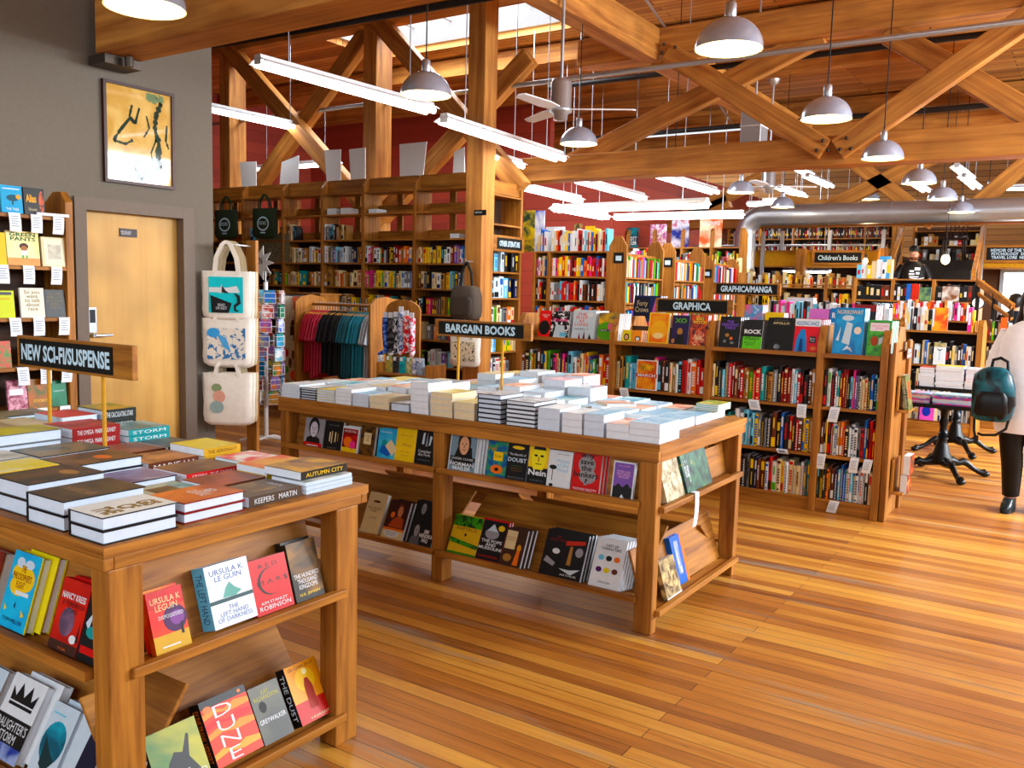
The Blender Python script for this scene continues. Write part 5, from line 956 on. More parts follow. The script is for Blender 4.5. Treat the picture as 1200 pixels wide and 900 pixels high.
# ---- bag column beyond the wall corner
kit = MB(); HX, HY = -5.79, 4.66
bt = empty('bag_stand', (HX, HY + .1, 0), 'slim wooden stand holding the canvas bags past the wall corner', 'stand')
MB().box(-.06, .08, 0, .06, .11, 1.95).build('post', fx('z'), bt); MB().box(-.12, -.02, 0, .2, .25, .05).build('foot', fx('x'), bt)
for z in (1.9, 1.42, .98): MB().tube([(0, .079, z), (0, -.17, z + .01)], .008, 8).build('peg', M_galv, bt)
cyan = mat('#35c8d4', .8)
cat = [('r', .16, .14, .84, .88, cyan), ('r', .17, .56, .55, .66, w_), ('p', [(.35, .55), (.42, .72), (.46, .64), (.72, .7), (.78, .56)], w_), ('p', [(.42, .56), (.43, .7), (.5, .6), (.58, .54)], mat('#2a2d33', .8)), ('p', [(.2, .5), (.62, .34), (.56, .14), (.22, .14)], mat('#191b1e', .8)), ('p', [(.66, .56), (.78, .5), (.8, .34), (.7, .26), (.72, .2), (.78, .2), (.72, .16), (.66, .2), (.66, .3), (.73, .36), (.72, .46)], mat('#23262b', .8)),
       ('t', 'READ\nOR REST', .42, .27, .22, .12, w_)]
blot = mottled('#e9e4da', '#4a90d0', 14, .9, .56, .03)
yy = HY - .04
for k, (z, art, lab) in enumerate(((1.925, cat, 'white canvas bag with a cat on a turquoise panel, topmost'), (1.44, [('r', .12, .15, .88, .8, mottled('#e9e4da', '#4a78a8', 22, .9, .55, .02)), ('e', .25, .7, .13, .1, mat('#5aa0dc', .8)), ('p', [(.3, .7), (.5, .6), (.6, .3), (.45, .4), (.35, .6)], mat('#6aa8dc', .8))], 'white canvas bag with a blue map print, middle of the column'),
                                   (1.0, [('e', .3, .72, .1, .08, mat('#8a9a7a', .8)), ('e', .35, .55, .12, .12, mat('#d8a898', .8)), ('e', .3, .35, .14, .12, mat('#9ab0b0', .8))], 'white canvas bag with faded plant print, lowest of the column'))):
    tote('canvas_bag', lab, (HX, yy - .02, z), .6, .40, .385 if k < 2 else .42, M_canvas, M_canvas, art, deep=.03, hang=.23 if k == 0 else .12, group='canvas bags past the wall corner')
    for j in range(2):
        tote('canvas_bag', 'natural canvas bag, %s one behind the %s printed bag' % (('first', 'second')[j], ('cat', 'map', 'plant')[k]), (HX - .025 - .025 * j, yy + .04 + .05 * j, z), .6, .39, .40 if k < 2 else .43, M_canvas2 if j else M_canvas, M_canvas2, None, deep=.024, hang=.23 if k == 0 else .12, group='canvas bags past the wall corner')
# ---- postcard spinner
SX, SY = at(312, 520, z=0).x, at(312, 520, z=0).y
t = empty('postcard_spinner', (SX, SY, 0), 'white wire postcard spinner between the canvas bags and the shirt rail', 'postcard rack')
MB().tube([(0, 0, .05), (0, 0, 1.62)], .022, 12).build('pole', M_white, t)
for k in range(4): a = k * PI / 2 + .3; MB().tube([(0, 0, .07), (.15 * math.cos(a), .15 * math.sin(a), .06), (.3 * math.cos(a), .3 * math.sin(a), .012)], .013, 8).build('foot', M_white, t)
cc = ['#5aa0d8', '#c8b060', '#3f7a4a', '#2c62b8', '#a8402c', '#4a6ab8', '#8a5aa8', '#6aa8c0', '#c87a3c', '#dfe4e8', '#2a6a6a', '#c8a0a0']
rr = random.Random(3)
for tier in range(8):
    z = .42 + tier * .142
    for s in range(6):
        a = s * PI / 3 + .25 + tier * .12; M = Matrix.Rotation(a, 4, 'Z') @ Matrix.Translation((0, -.155, z))
        c1, c2 = rr.sample(cc, 2)
        pk = MB()
        for u in (-.055, .055): pk.tube([(u, .012, .0), (u, -.02, .0), (u, -.02, .1)], .0025, 5)
        for v in (0, .05, .1): pk.tube([(-.055, -.02, v), (.055, -.02, v)], .0025, 5)
        pk.tube([(-.055, -.02, .1), (-.055, .012, .1)], .0025, 5).tube([(.055, -.02, .1), (.055, .012, .1)], .0025, 5).tube([(0, .0, .05), (0, .15, .05)], .003, 5)
        p_ = pk.build('wire_pocket', M_white, t, M=M)
        MB().box(-.05, -.014, .004, .05, .006, .128).build('postcards', mottled(c1, c2, 18), p_)
sb = []
for k in range(20): a = 2 * PI * k / 20; rr_ = .22 if k % 2 == 0 else .12; sb.append((rr_ * math.cos(a), .8 * rr_ * math.sin(a)))
p = at(303, 308, y=SY - .02); st = empty('starburst_sign', (SX, SY, 1.621), 'white starburst sign on a stick above the postcard spinner', 'sign')
MB().prism([(x + p.x - SX, z + p.z - 1.621) for x, z in sb], 'y', -.02, -.015).build('starburst', M_white, st); MB().tube([(0, 0, 0), (0, 0, .26)], .006, 6).build('stick', M_white, st)
text('SNZN', st, Matrix.Translation((p.x - SX - .03, -.0215, p.z - 1.621 + .02)) @ Matrix.Rotation(PI / 2, 4, 'X'), .17, .07, M_black, 'sign_lettering', bold=.02)
p = at(304, 322, y=8.85); o = MB().box(-.33, 0, 0, .36, .02, .42).build('framed_print', mottled('#3a3a34', '#8a8468', 60)); o.location = (p.x, 9.11, UZ[4] + .001); tag(o, 'dark chequered panel standing on a shelf behind the starburst sign', 'panel')
# ---- gift shelf with cards, beside the shirt rail
gxA, gxB = at(336, 380, y=7.9).x, at(372, 380, y=7.9).x
t = bookcase('gift_shelf', 'small wooden gift shelf with bagged cards left of the shirt rail', gxA, gxB + .05, 7.9, .35, [.45, 1.08], 1.48, [], pt=.03)
MB().box(-.02, -.02, 1.481, gxB - gxA + .07, .36, 1.5).build('top_board', fx('x'), t)
for k in range(7):
    o = MB().box(-.11, -.003, -.3, .11, .003, 0).build('greeting_cards', [M_white, mat('#b8a8d0', .3), mat('#a84a3c', .4), mat('#d8d0c0', .5)][(k * 3) % 4]); o.location = (gxA - .45 + k * .13, 7.85, 1.45); o.rotation_euler = (0, 0, .9)
    tag(o, 'bagged card set on the gift rail, %s from left' % ORD[k], 'card set', 'bagged cards beside the shirt rail')
o = MB().tube([(gxA - .6, 7.85, 1.46), (gxB + .05, 7.85, 1.46)], .008, 8).build('gift_rail', M_galv); tag(o, 'thin steel rail from which the bagged cards hang', 'rail')
for px, zz, lab, art in ((343, 1.28, 'canvas bag with leaves and fruit, front one below the gift shelf', [('e', .3, .75, .12, .08, K('r')), ('e', .62, .72, .06, .1, K('m')), ('e', .28, .42, .14, .08, K('g')), ('e', .66, .32, .16, .1, mat('#d8583c')), ('e', .3, .16, .13, .07, mat('#c9a86a')), ('e', .72, .54, .06, .08, K('m')), ('e', .5, .56, .07, .1, K('m'))]), (322, 1.33, 'plain natural canvas bag hanging behind the postcard spinner', None), (355, 1.33, 'plain natural canvas bag hanging nearest the shirts', None)):
    x = xat(px, 7.5, 1.0); tote('canvas_bag', lab, (x, 7.5 if px == 343 else 7.62, zz), .1, .36, .62 if px == 343 else .5, M_canvas2, M_canvas2, art, deep=.05, hang=.36, group='canvas bags below the gift shelf')
# ---- shirt rail
rx0, rx1, ry = xat(366, 7.6, 1.4), xat(453, 7.6, 1.4), 7.6
t = empty('clothes_rail', (rx0, ry, 0), 'wooden clothes rail full of shirts before the secondhand shelves', 'clothes rail')
for u in (0, rx1 - rx0):
    MB().prism([(-.28, 0), (.28, 0), (.28, 1.38), (.16, 1.46), (-.02, 1.49), (-.2, 1.46), (-.28, 1.4)], 'x', u - .015, u + .015).build('end_board', fx('z'), t, bevel=.003)
MB().tube([(.016, 0, 1.375), (rx1 - rx0 - .016, 0, 1.375)], .017, 10).build('rail', fx('x'), t); MB().box(.016, -.02, .1, rx1 - rx0 - .016, .02, .18).build('stretcher', fx('x'), t)
shc = ['#a8182c'] * 3 + ['#b82a44'] * 4 + ['#1c1c20'] * 7 + ['#1f5a6a'] * 4 + ['#1f7f9a'] * 4 + ['#a8b0bc'] * 3; shn = ['dark red'] * 3 + ['crimson'] * 4 + ['black'] * 7 + ['dark teal'] * 4 + ['bright teal'] * 4 + ['light grey'] * 3
rr = random.Random(8); ns = len(shc)
for k in range(ns):
    x = rx0 + .06 + (rx1 - rx0 - .1) * k / ns; col = mat(shc[k], .85, key='jersey'); L_ = .84 + rr.uniform(-.03, .05)
    s = empty('hanging_shirt', (x, ry, 1.375), '%s shirt on a wooden hanger, %s from the rail left end' % (shn[k], ORD[k]), 'shirt', 'shirts on the wooden clothes rail', rr.uniform(-.06, .06) + .12)
    pts = [(-.06, -.07), (.06, -.07), (.2, -.12), (.27, -.2), (.33, -.42), (.24, -.45), (.21, -.3), (.23, -L_), (-.23, -L_ + .01), (-.21, -.3), (-.25, -.45), (-.34, -.42), (-.27, -.2), (-.2, -.12)]
    b = MB().prism([(u, v) for u, v in pts], 'x', -.011, .011); o = b.build('shirt_cloth', col, s, bevel=.006)
    MB().bar((0, 0, -.075), (0, .19, -.115), .009, .02).bar((0, 0, -.075), (0, -.19, -.115), .009, .02).build('hanger', mat('#c99a5a', .5), s)
    MB().tube([(0, 0, -.07), (0, 0, -.0), (0, .012, .022), (0, -.0, .03), (0, -.018, .018)], .0022, 6).build('hanger_hook', M_galv, s)
# ---- sock display on the rail's near end
sx0, sx1 = xat(452, 7.25, 1.3), xat(492, 7.25, 1.3)
t = empty('sock_stand', ((sx0 + sx1) / 2, 7.25, 0), 'arched wooden stand hung with printed socks at the shirt rail end', 'stand'); h = (sx1 - sx0) / 2
arch = [(-h, 0), (h, 0), (h, 1.36)] + [(h * math.cos(a), 1.36 + .11 * math.sin(a)) for a in [PI * i / 8 for i in range(1, 8)]] + [(-h, 1.36)]
MB().prism(arch, 'y', 0, .025).build('arched_board', fx('z'), t, bevel=.003); MB().box(-h, -.15, 0, h, .15, .04).build('foot', fx('x'), t)
for k, (c1, c2, nm) in enumerate((('#1c3a9c', '#7a9ad8', 'blue'), ('#141418', '#5a5a60', 'black'), ('#1b1b1f', '#c9c9d0', 'black speckled'), ('#c9d0e0', '#5a6a98', 'pale patterned'), ('#c9202c', '#e8e8ee', 'red and white'), ('#d8dce8', '#c83a4a', 'white and red'))):
    x = (sx0 + sx1) / 2 - h + .03 + k * (2 * h - .06) / 5; z = (1.33, 1.33, 1.34, 1.4, 1.36, 1.34)[k]
    s = empty('hanging_socks', (x, 7.22 - .012 * k, z), 'pair of %s socks on the arched stand' % nm, 'socks')
    b = MB().tube([(0, 0, -.06), (.005, -.01, -.2), (.01, -.01, -.36), (.03, -.025, -.42), (.05 if k % 2 else -.04, -.07, -.46)], [.036, .037, .03, .032, .02], 10); b.build('sock', mottled(c1, c2, 28, .9, .52, .04), s)
    MB().box(-.03, -.012, -.08, .03, -.006, .0).build('paper_band', M_paper, s)
gc = empty('gift_case', (xat(441, 6.5, .8), 6.5, 0), 'low wooden gift case just beyond the bargain table, below the socks', 'case'); gw = xat(500, 6.5, .8) - xat(441, 6.5, .8)
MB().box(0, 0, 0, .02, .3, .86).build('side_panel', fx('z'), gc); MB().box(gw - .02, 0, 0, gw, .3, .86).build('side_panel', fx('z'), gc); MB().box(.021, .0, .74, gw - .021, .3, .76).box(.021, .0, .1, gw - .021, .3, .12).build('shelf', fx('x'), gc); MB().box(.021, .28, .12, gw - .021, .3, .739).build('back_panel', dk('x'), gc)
for k, (px, c1, c2, nm) in enumerate(((446, '#d8dce0', '#a0a8ac', 'white'), (456, '#7a8a5a', '#c8a85a', 'green and gold'), (464, '#141418', '#3a3a40', 'black'), (472, '#2ab0b8', '#1a7a8a', 'turquoise'), (480, '#6a8a5a', '#d8c8a0', 'sage'), (487, '#e8ecf0', '#2a3a8a', 'white and blue'), (494, '#b8c8d8', '#8a98b0', 'pale blue'))):
    x = xat(px, 6.6, .85); o = MB().box(-.026, -.02, 0, .026, .02, .11).box(-.02, -.021, .11, .02, .021, .16).build('gift_packet', mottled(c1, c2, 30), loc=(x, 6.6, .761)); tag(o, '%s gift packet standing in the low case below the socks' % nm, 'packet', 'gift packets below the socks'); MB().box(-.017, -.0225, .12, .017, -.0212, .155).build('paper_label', M_paper, o)

# ================================================================== LEFT WALL: map and bookcase
gl = mottled('#d8bc86', '#c4a068', 5, .04); gl2 = mat('#2e4034', .06); gl3 = mat('#7a8c6e', .05)
my0, my1, mz0, mz1 = 3.70, 4.275, 2.30, 3.015
t = empty('framed_map', (WX + .001, my0, mz0), 'framed old map of dark water channels, hung above the birch door', 'picture'); a, c = my1 - my0, mz1 - mz0
MB().box(0, 0, 0, .03, a, .022).box(0, 0, c - .022, .03, a, c).box(0, 0, .022, .03, .022, c - .022).box(0, a - .022, .022, .03, a, c - .022).build('picture_frame', wood('z', '#4a2417', '#2c140c', .4), t)
MB().box(.0, .02, .02, .014, a - .02, c - .02).build('map_sheet', gl, t)
def blob(cl, m_, w0=.012):
    b = MB(); rr = random.Random(len(cl)); u = .0148
    for (p, q) in zip(cl[:-1], cl[1:]):
        n_ = 5
        for i in range(n_):
            f0, f1 = i / n_, (i + 1.15) / n_; y0, z0 = [p[j] + (q[j] - p[j]) * f0 for j in (0, 1)]; y1, z1 = [p[j] + (q[j] - p[j]) * f1 for j in (0, 1)]; w_2 = w0 * rr.uniform(.6, 1.5)
            d = Vector((y1 - y0, z1 - z0)).normalized(); nn = Vector((-d.y, d.x)) * w_2
            b.add([(u, y0 * a - nn.x, z0 * c - nn.y), (u, y1 * a - nn.x, z1 * c - nn.y), (u, y1 * a + nn.x, z1 * c + nn.y), (u, y0 * a + nn.x, z0 * c + nn.y)], [(0, 1, 2, 3)])
    b.build('printed_channel', m_, t)
blob([(.82, .88), (.74, .74), (.72, .6), (.78, .45), (.76, .3), (.82, .22), (.72, .18)], gl2, .02); blob([(.4, .8), (.36, .68), (.44, .62), (.5, .78)], gl2, .011); blob([(.36, .66), (.22, .52), (.14, .42), (.3, .4), (.4, .45)], gl2, .009)
blob([(.6, .18), (.52, .06), (.42, .16), (.48, .26)], gl2, .013); blob([(.3, .2), (.36, .08), (.22, .12)], gl2, .006); blob([(.9, .66), (.88, .5), (.92, .42)], gl2, .008); blob([(.6, .72), (.64, .6), (.56, .5)], gl2, .007); blob([(.74, .5), (.66, .35), (.68, .25)], gl2, .006); blob([(.6, .92), (.75, .9), (.85, .92)], gl3, .03)
LB0, LB1 = 1.55, 3.285; LBX = -5.68; LZ = [.42, .757, 1.03, 1.345, 1.675, 1.998]
t = bookcase('bookcase', 'wooden bookcase against the taupe wall left of the door', 0, LB1 - LB0, 0, .3, LZ, 2.02, [], posttop=2.17, pt=.05)
t.location = (LBX, LB0, 0); t.rotation_euler = (0, 0, PI / 2)
LB = lambda px0, px1, z, H, cover, art, label, **kw: shown('R', px0, px1, LBX - .01, z + .001, H, .018, .1, 1, cover, art, label, group='cover-out books on the wall bookcase', **kw)
LB(1, 26, 1.998, .17, mat('#3a9ac8'), [('r', .1, .86, .9, .9, K('x')), ('e', .55, .55, .3, .12, mat('#1a4a5a')), ('r', .5, .3, .58, .5, mat('#1a4a5a')), ('e', .82, .6, .12, .09, mat('#d8a040')), ('t', 'THE TREE', .5, .14, .6, .09, w_)], 'blue book with a dark tree on the top shelf')
LB(28, 52, 1.998, .17, k_, [('t', 'Alias', .35, .6, .5, .3, mat('#e0a83a'), .03), ('e', .85, .5, .12, .4, mottled('#1a1210', '#d86a4a', 40)), ('t', 'Gracie', .4, .2, .4, .1, K('c'))], 'black book with golden script on the top shelf')
LB(-16, 7, 1.675, .2, mat('#d8c03a'), [], 'yellow book cut off by the frame, second shelf')
LB(8, 46, 1.675, .215, mottled('#e8d48a', '#f0e4b4', 5), [('r', 0, 0, 1, .22, mat('#d8a070')), ('t', 'GREEN\nPANTS', .5, .84, .8, .24, mat('#2c5a34'), .03), ('e', .52, .56, .14, .1, mat('#4a2a1a')), ('e', .52, .5, .1, .08, mat('#9a6a4a')), ('r', .44, .3, .62, .44, w_), ('r', .44, .2, .5, .3, K('g')), ('r', .56, .2, .62, .3, K('g'))], "cream picture book reading GREEN PANTS")
LB(49, 77, 1.675, .19, K('c'), [('r', .1, .05, .92, .95, mat('#e6e0cc')), ('r', .25, .25, .8, .75, mottled('#a8a494', '#c8c4b4', 20))], 'off-white book with a grey engraving, second shelf')
LB(-10, 17, 1.345, .17, mat('#c8d42c'), [('r', .1, .84, .9, .95, k_), ('t', 'RISING', .5, .7, .6, .08, mat('#c8642c'))], 'acid yellow book, third shelf')
LB(24, 52, 1.345, .19, mat('#e0e0d6'), [('t', 'So you\nwant\nto talk\nabout\nrace', .5, .58, .66, .68, mat('#8a7a3c'), .01)], 'off-white book asking so you want to talk about race')
LB(53, 76, 1.345, .18, k_, [('t', 'TEN LINES\nREBELLION\nIN A LIVING\nPEOPLE\nNORTH', .5, .6, .8, .6, mat('#7a7258'))], 'black book with small pale capitals, third shelf')
LB(-12, 13, 1.03, .17, mottled('#3a7a3a', '#c83a2c', 24, c3='#e8e0d0'), [], 'green and red book, shelf behind the sign')
LB(34, 57, 1.03, .16, mat('#d8d4cc'), [('e', .7, .5, .18, .22, k_), ('e', .7, .46, .1, .13, skin)], 'pale book with a dark-haired portrait, behind the sign')
LB(59, 82, 1.03, .16, mat('#d8c4a0'), [('r', .15, .6, .85, .64, K('o'))], 'cream book behind the sign, by the upright')
LB(9, 32, .757, .19, mottled('#7a2440', '#d8a8b8', 26, c3='#2a1a4a'), [('r', .1, .5, .8, .7, w_)], 'pink and purple patterned book under the sign')
LB(33, 56, .757, .19, mottled('#3a5a30', '#a8642c', 10), [('t', 'STORY', .6, .25, .7, .1, K('y'))], 'green and rust book under the sign')
LB(60, 78, .757, .17, mottled('#1f5a40', '#2c7a5a', 8), [('t', 'GARDEN', .5, .6, .7, .06, K('x'))], 'dark green book under the sign, by the upright')
o = book('paperback_book', .15, .2, .018, w_); o.matrix_basis = Matrix.Translation((LBX - .14, 3.06, 1.9995)) @ Matrix.Rotation(-.1, 4, 'Z'); tag(o, 'white book lying flat on the top shelf beside the upright', 'book')
cards = {2.0: (18, 44, 70), 1.675: (4, 35, 68), 1.345: (19, 47, 77), 1.03: (28, 55, 80), .757: (5, 25, 52, 78)}
for zi, (z, pxs) in enumerate(cards.items()):
    for k, px in enumerate(pxs):
        y = yat(px, LBX + .02, z - .03); card(LBX + .004, y, z, .072, .115, 'R', 'white review card hanging from the wall bookcase, %s shelf, %s from left' % (ORD[zi], ORD[k]), 'review cards on the wall bookcase', .06 * (1 - k))

# ---- bags on the post
t = empty('backpack', (PX0 + .13, PY - .12, 1.93), 'brown-grey backpack hanging from a hook on the tall post', 'backpack')
cl = mat('#4a4038', .85); b = MB()
rings = [(.0, .12, .09, -.29), (-.0, .17, .1, -.32), (0, .2, .11, -.42), (0, .205, .115, -.58), (0, .19, .11, -.66), (0, .15, .09, -.69)]
def loft(rings, n=16, pw=.55, m=0, b=None, cap=True):
    """rings: (cx, rx, ry, z[, cy])"""
    b = b or MB(); vs_ = []
    for rg in rings:
        cx, rx, ry, z = rg[:4]; cy = rg[4] if len(rg) > 4 else 0
        for k in range(n):
            a = 2 * PI * k / n; c_, s_ = math.cos(a), math.sin(a)
            vs_.append((cx + rx * math.copysign(abs(c_) ** pw, c_), cy + ry * math.copysign(abs(s_) ** pw, s_), z))
    fs = [(i * n + k, i * n + (k + 1) % n, (i + 1) * n + (k + 1) % n, (i + 1) * n + k) for i in range(len(rings) - 1) for k in range(n)]
    b.add(vs_, fs, m, True)
    if cap: b.add(vs_[:n], [tuple(range(n))], m); b.add(vs_[-n:], [tuple(range(n))], m)
    return b
loft(rings).build('bag_body', cl, t); loft([(0, .13, .03, -.42, -.1), (0, .16, .035, -.46, -.1), (0, .16, .035, -.6, -.1), (0, .13, .03, -.64, -.1)]).build('front_pocket', mat('#3c342e', .85), t)
for s in (-1, 1): MB().tube([(s * .09, 0, -.3), (s * .07, .0, -.12), (0, 0, .0)], .018, 8).build('strap', mat('#1c1a18', .8), t)
MB().tube([(-.19, -.03, -.4), (-.2, -.05, -.55)], .008, 6).build('zip', M_dark, t)
o = MB().tube([(0, .118, 0), (0, -.02, .0), (0, -.03, .03)], .008, 8).build('coat_hook', M_galv); o.location = (PX0 + .13, PY - .12, 1.935); tag(o, 'steel hook on the tall post holding the backpack', 'hook')
x = PX0 + .13
tote('canvas_bag', 'cream canvas bag with small dark prints, hung low on the post', (x, PY - .12, 1.2), .15, .42, .36, M_canvas, M_canvas2, [('r', .12, .2, .88, .85, mottled('#e6dcc4', '#2c2c2c', 40, .9, .58, .02))], deep=.06, hang=.18)
pg = MB().tube([(0, .118, 0), (0, -.02, .0), (0, -.03, .03)], .008, 8).build('coat_hook', M_galv); pg.location = (x, PY - .12, 1.205); tag(pg, 'lower steel hook on the tall post behind the BARGAIN BOOKS sign', 'hook')

# ================================================================== FAR BOOKCASES (books too small to single out: one mass)
FARB = MB(); FMAT = [M_page, M_cream] + [K(c) for c in 'kwrdoygtbnslpmeacvx']; FIX = {c: i + 2 for i, c in enumerate('kwrdoygtbnslpmeacvx')}
def far_row(x0, x1, y, z, hmin, hmax, seed, pal='kwrdoygtbnslpmeacwwkrx', tmin=.018, tmax=.045, dep=.16, axis='F', gap=.04):
    rr = random.Random(seed); x = x0
    while x < x1 - tmin:
        t_ = rr.uniform(tmin, tmax); h = rr.uniform(hmin, hmax); c = FIX[rr.choice(pal)]
        if rr.random() > gap:
            o = rr.uniform(0, .02)
            if axis == 'F': FARB.box(x, y + o, z, x + t_ - .002, y + dep, z + h, c).box(x + .002, y + o + .004, z + h, x + t_ - .004, y + dep, z + h + .001, 0)
            else: FARB.box(y - dep, x, z, y - o, x + t_ - .002, z + h, c)
            ac = FIX[rr.choice('kwwyrc')]
            if axis == 'F': FARB.box(x + t_ * .2, y + o - .001, z + h * .3, x + t_ * .7, y + o, z + h * (.45 + .35 * rr.random()), ac)
        x += t_
# case A, between the post and the stepped end panels
AX0, AX1, AY = CX + .02, xat(713, 9.9, 1.8), 9.9; am = xat(642, AY, 1.8); AZ = [.25, .55, .86, 1.172, 1.492, 1.80, 2.12]
bookcase('bookcase', 'bookcase with crowded red and yellow spines right of the tall post', AX0, AX1, AY, .32, AZ, 2.12, [am], ends=True, pt=.04)
for i, z in enumerate(AZ):
    for j, (a, c) in enumerate(((AX0 + .05, am - .03), (am + .03, AX1 - .05))):
        far_row(a, c, AY + .012, z + .001, .2, .29 if z > 2 else .26, 40 + i * 2 + j, pal='wcwxroyppkrwsbwwcdrc' if i > 4 else 'rrowwxsbkkcemywr')
# stepped double-sided cases with end panels
for k, (pa, pb, y, ztop) in enumerate(((713, 734, 9.9, 2.30), (771, 791, 11.5, 2.31), (818, 837, 13.0, 2.20))):
    xa, xb = xat(pa, y, 2.0), xat(pb, y, 2.0); wd = xb - xa
    t = empty('bookcase', (xa, y, 0), 'double-sided bookcase seen end on, %s from the tall post' % ORD[k], 'bookcase')
    xo = .45
    MB().prism([(0, 0), (wd, 0), (wd, ztop - .12), (wd * .7, ztop), (wd * .3, ztop), (0, ztop - .12)], 'y', 0, .03).build('end_panel', fx('z'), t, bevel=.004)
    MB().prism([(0, 0), (wd, 0), (wd, ztop - .12), (wd * .7, ztop), (wd * .3, ztop), (0, ztop - .12)], 'y', 1.1, 1.13).build('end_panel', fx('z'), t, bevel=.004)
    for z in (.12, .46, .8, 1.14, 1.48, 1.8): MB().box(0.005, .031, z - .02, wd - .005, 1.099, z).build('shelf', fx('y'), t)
    MB().box(wd / 2 - .01, .031, .12, wd / 2 + .01, 1.099, 2.1).build('divider', fx('z'), t)
    MB().box(wd * .3, -.008, ztop - .33, wd * .85, -.001, ztop - .2).build('end_label', M_chalk, t); MB().box(wd * .42, -.0105, ztop - .3, wd * .74, -.0085, ztop - .24).build('label_card', M_chalkw, t)
    for z in (.12, .46, .8, 1.14, 1.48, 1.8): far_row(y + .05, y + 1.05, xb - .01, z + .001, .2, .27, 90 + k * 7 + int(z * 10), axis='R', dep=.1)
for k, (pa, pb, y, pal) in enumerate(((735, 771, 11.75, 'wkkkgrrdwxpwymek'), (792, 818, 13.3, 'sskgywykrrkcex'), (838, 868, 14.6, 'kwrykdkwcem'))):
    xa, xb = xat(pa, y, 1.9), xat(pb, y, 1.9)
    zz = [.12, .46, .8, 1.14, 1.46, 1.96]; bookcase('bookcase', 'set-back bookcase bay between end panels, %s from the post' % ORD[k], xa, xb, y, .3, zz, 2.0, [], pt=.03)
    for i, z in enumerate(zz): far_row(xa + .035, xb - .035, y + .012, z + .001, .2, .3, 150 + k * 8 + i, pal=pal)
# tall wall case behind with posters on top
WY = 14.9 if False else 15.75; wx0, wx1 = RX + .03, xat(868, WY, 2.2); wz = [.12, .5, .9, 1.3, 1.7, 2.1, at(760, 290, y=WY).z]
ps = [wx0 + (wx1 - wx0) * k / 4 for k in (1, 2, 3)]
t = bookcase('bookcase', 'tall wall bookcase far behind, with four posters standing on top', wx0, wx1, WY, .35, wz, wz[-1], ps, posttop=wz[-1] + .35)
for i, z in enumerate(wz[:-1]): far_row(wx0 + .05, wx1 - .05, WY + .012, z + .001, .2, .32, 200 + i, pal='ykgbsackwr')
for k, (p0, p1, py0, py1, m1, words, wm, nm) in enumerate(((733, 748, 267, 290, mottled('#16303a', '#2a8a9a', 6), 'SCOTT\nMILLER', w_, 'dark teal'), (762, 781, 263, 290, mottled('#e8ecf0', '#b83a8a', 14, c3='#3ab0d0'), 'LET\nSING\nWITH', K('a'), 'multicoloured'), (787, 807, 258, 288, mottled('#1a2a8a', '#e8e8f4', 5, c3='#c03a6a'), '', w_, 'blue, red and white'), (820, 846, 255, 287, mottled('#f2e6c8', '#d86a2c', 4), 'CROWNS', w_, 'glowing orange'))):
    zb = wz[-1] + .001; ya = WY + .1; xa, xb = xat(p0, ya, zb + .3), xat(p1, ya, zb + .3); hh = at(p0, py0, y=ya).z - zb
    o = MB().box(0, 0, 0, xb - xa, .015, hh).build('poster', m1, loc=(xa, ya, zb)); tag(o, '%s poster on the far wall case, %s from left' % (nm, ORD[k]), 'poster', 'posters on the tall wall bookcase')
    if words: text(words, o, Matrix.Translation(((xb - xa) / 2, -.002, hh * (.35 if k != 3 else .8))) @ Matrix.Rotation(PI / 2, 4, 'X'), (xb - xa) * .8, hh * (.4 if k != 3 else .14), wm, 'poster_lettering', bold=.02)
for k, (p0, p1, py0, m1, nm) in enumerate(((613, 627, 247, mottled('#e0cc3a', '#2a4a3a', 8), 'yellow poster with a dark tree'), (627, 638, 247, mottled('#e8eef4', '#3a5ac0', 5), 'white and blue poster'), (640, 662, 266, w_, 'blank white board'), (673, 682, 262, mottled('#4a3a24', '#a89468', 20), 'dark narrow book poster'), (686, 697, 265, mat('#d8b84a'), 'yellow leaning book'))):
    ya = AY + .25; zb = 2.123; xa, xb = xat(p0, ya, 2.5), xat(p1, ya, 2.5); hh = at(p0, py0, y=ya).z - zb
    o = MB().box(0, 0, 0, xb - xa, .012, hh).build('poster', m1, loc=(xa, ya, zb)); tag(o, nm + ' standing on the case right of the post', 'poster', 'posters on the case right of the post')

# ---- pedestal tables with stacked books, low case behind, toward the aisle
def pedestal(name, label, cx, cy, hx, hy, top):
    t = empty(name, (cx, cy, 0), label, 'table')
    MB().box(-hx, -hy, top - .035, hx, hy, top).build('table_top', M_dark, t, bevel=.006)
    MB().lathe([(.001, top - .036), (.13, top - .04), (.1, top - .06), (.035, top - .1), (.03, top - .16), (.042, top - .2), (.03, top - .25), (.045, top - .36), (.05, .36), (.034, .33), (.05, .3), (.07, .22), (.1, .16), (.11, .12), (.001, .1)], n=20).build('column', M_iron, t)
    for k in range(4):
        a = k * PI / 2 + .55; ca, sa = math.cos(a), math.sin(a)
        P = [(0, .15), (.1, .14), (.16, .125), (.2, .14), (.24, .12), (.3, .075), (.36, .045), (.4, .04)]
        MB().tube([(r_2 * ca, r_2 * sa, z) for r_2, z in P], [.05, .045, .03, .036, .028, .022, .026, .036], 10).sph((.41 * ca, .41 * sa, .03), .035, 10, sc=(1.2, 1.2, .8)).build('leg', M_iron, t)
    return t
PT = at(1105, 474, y=8.62).z; pedestal('pedestal_table', 'black cast iron pedestal table nearest, under the magazines', -1.10, 8.86, .36, .42, .70)
pedestal('pedestal_table', 'black cast iron pedestal table behind the magazine table', -1.17, 10.35, .36, .42, .72)
rr = random.Random(21); TB = 'books stacked on the pedestal tables'
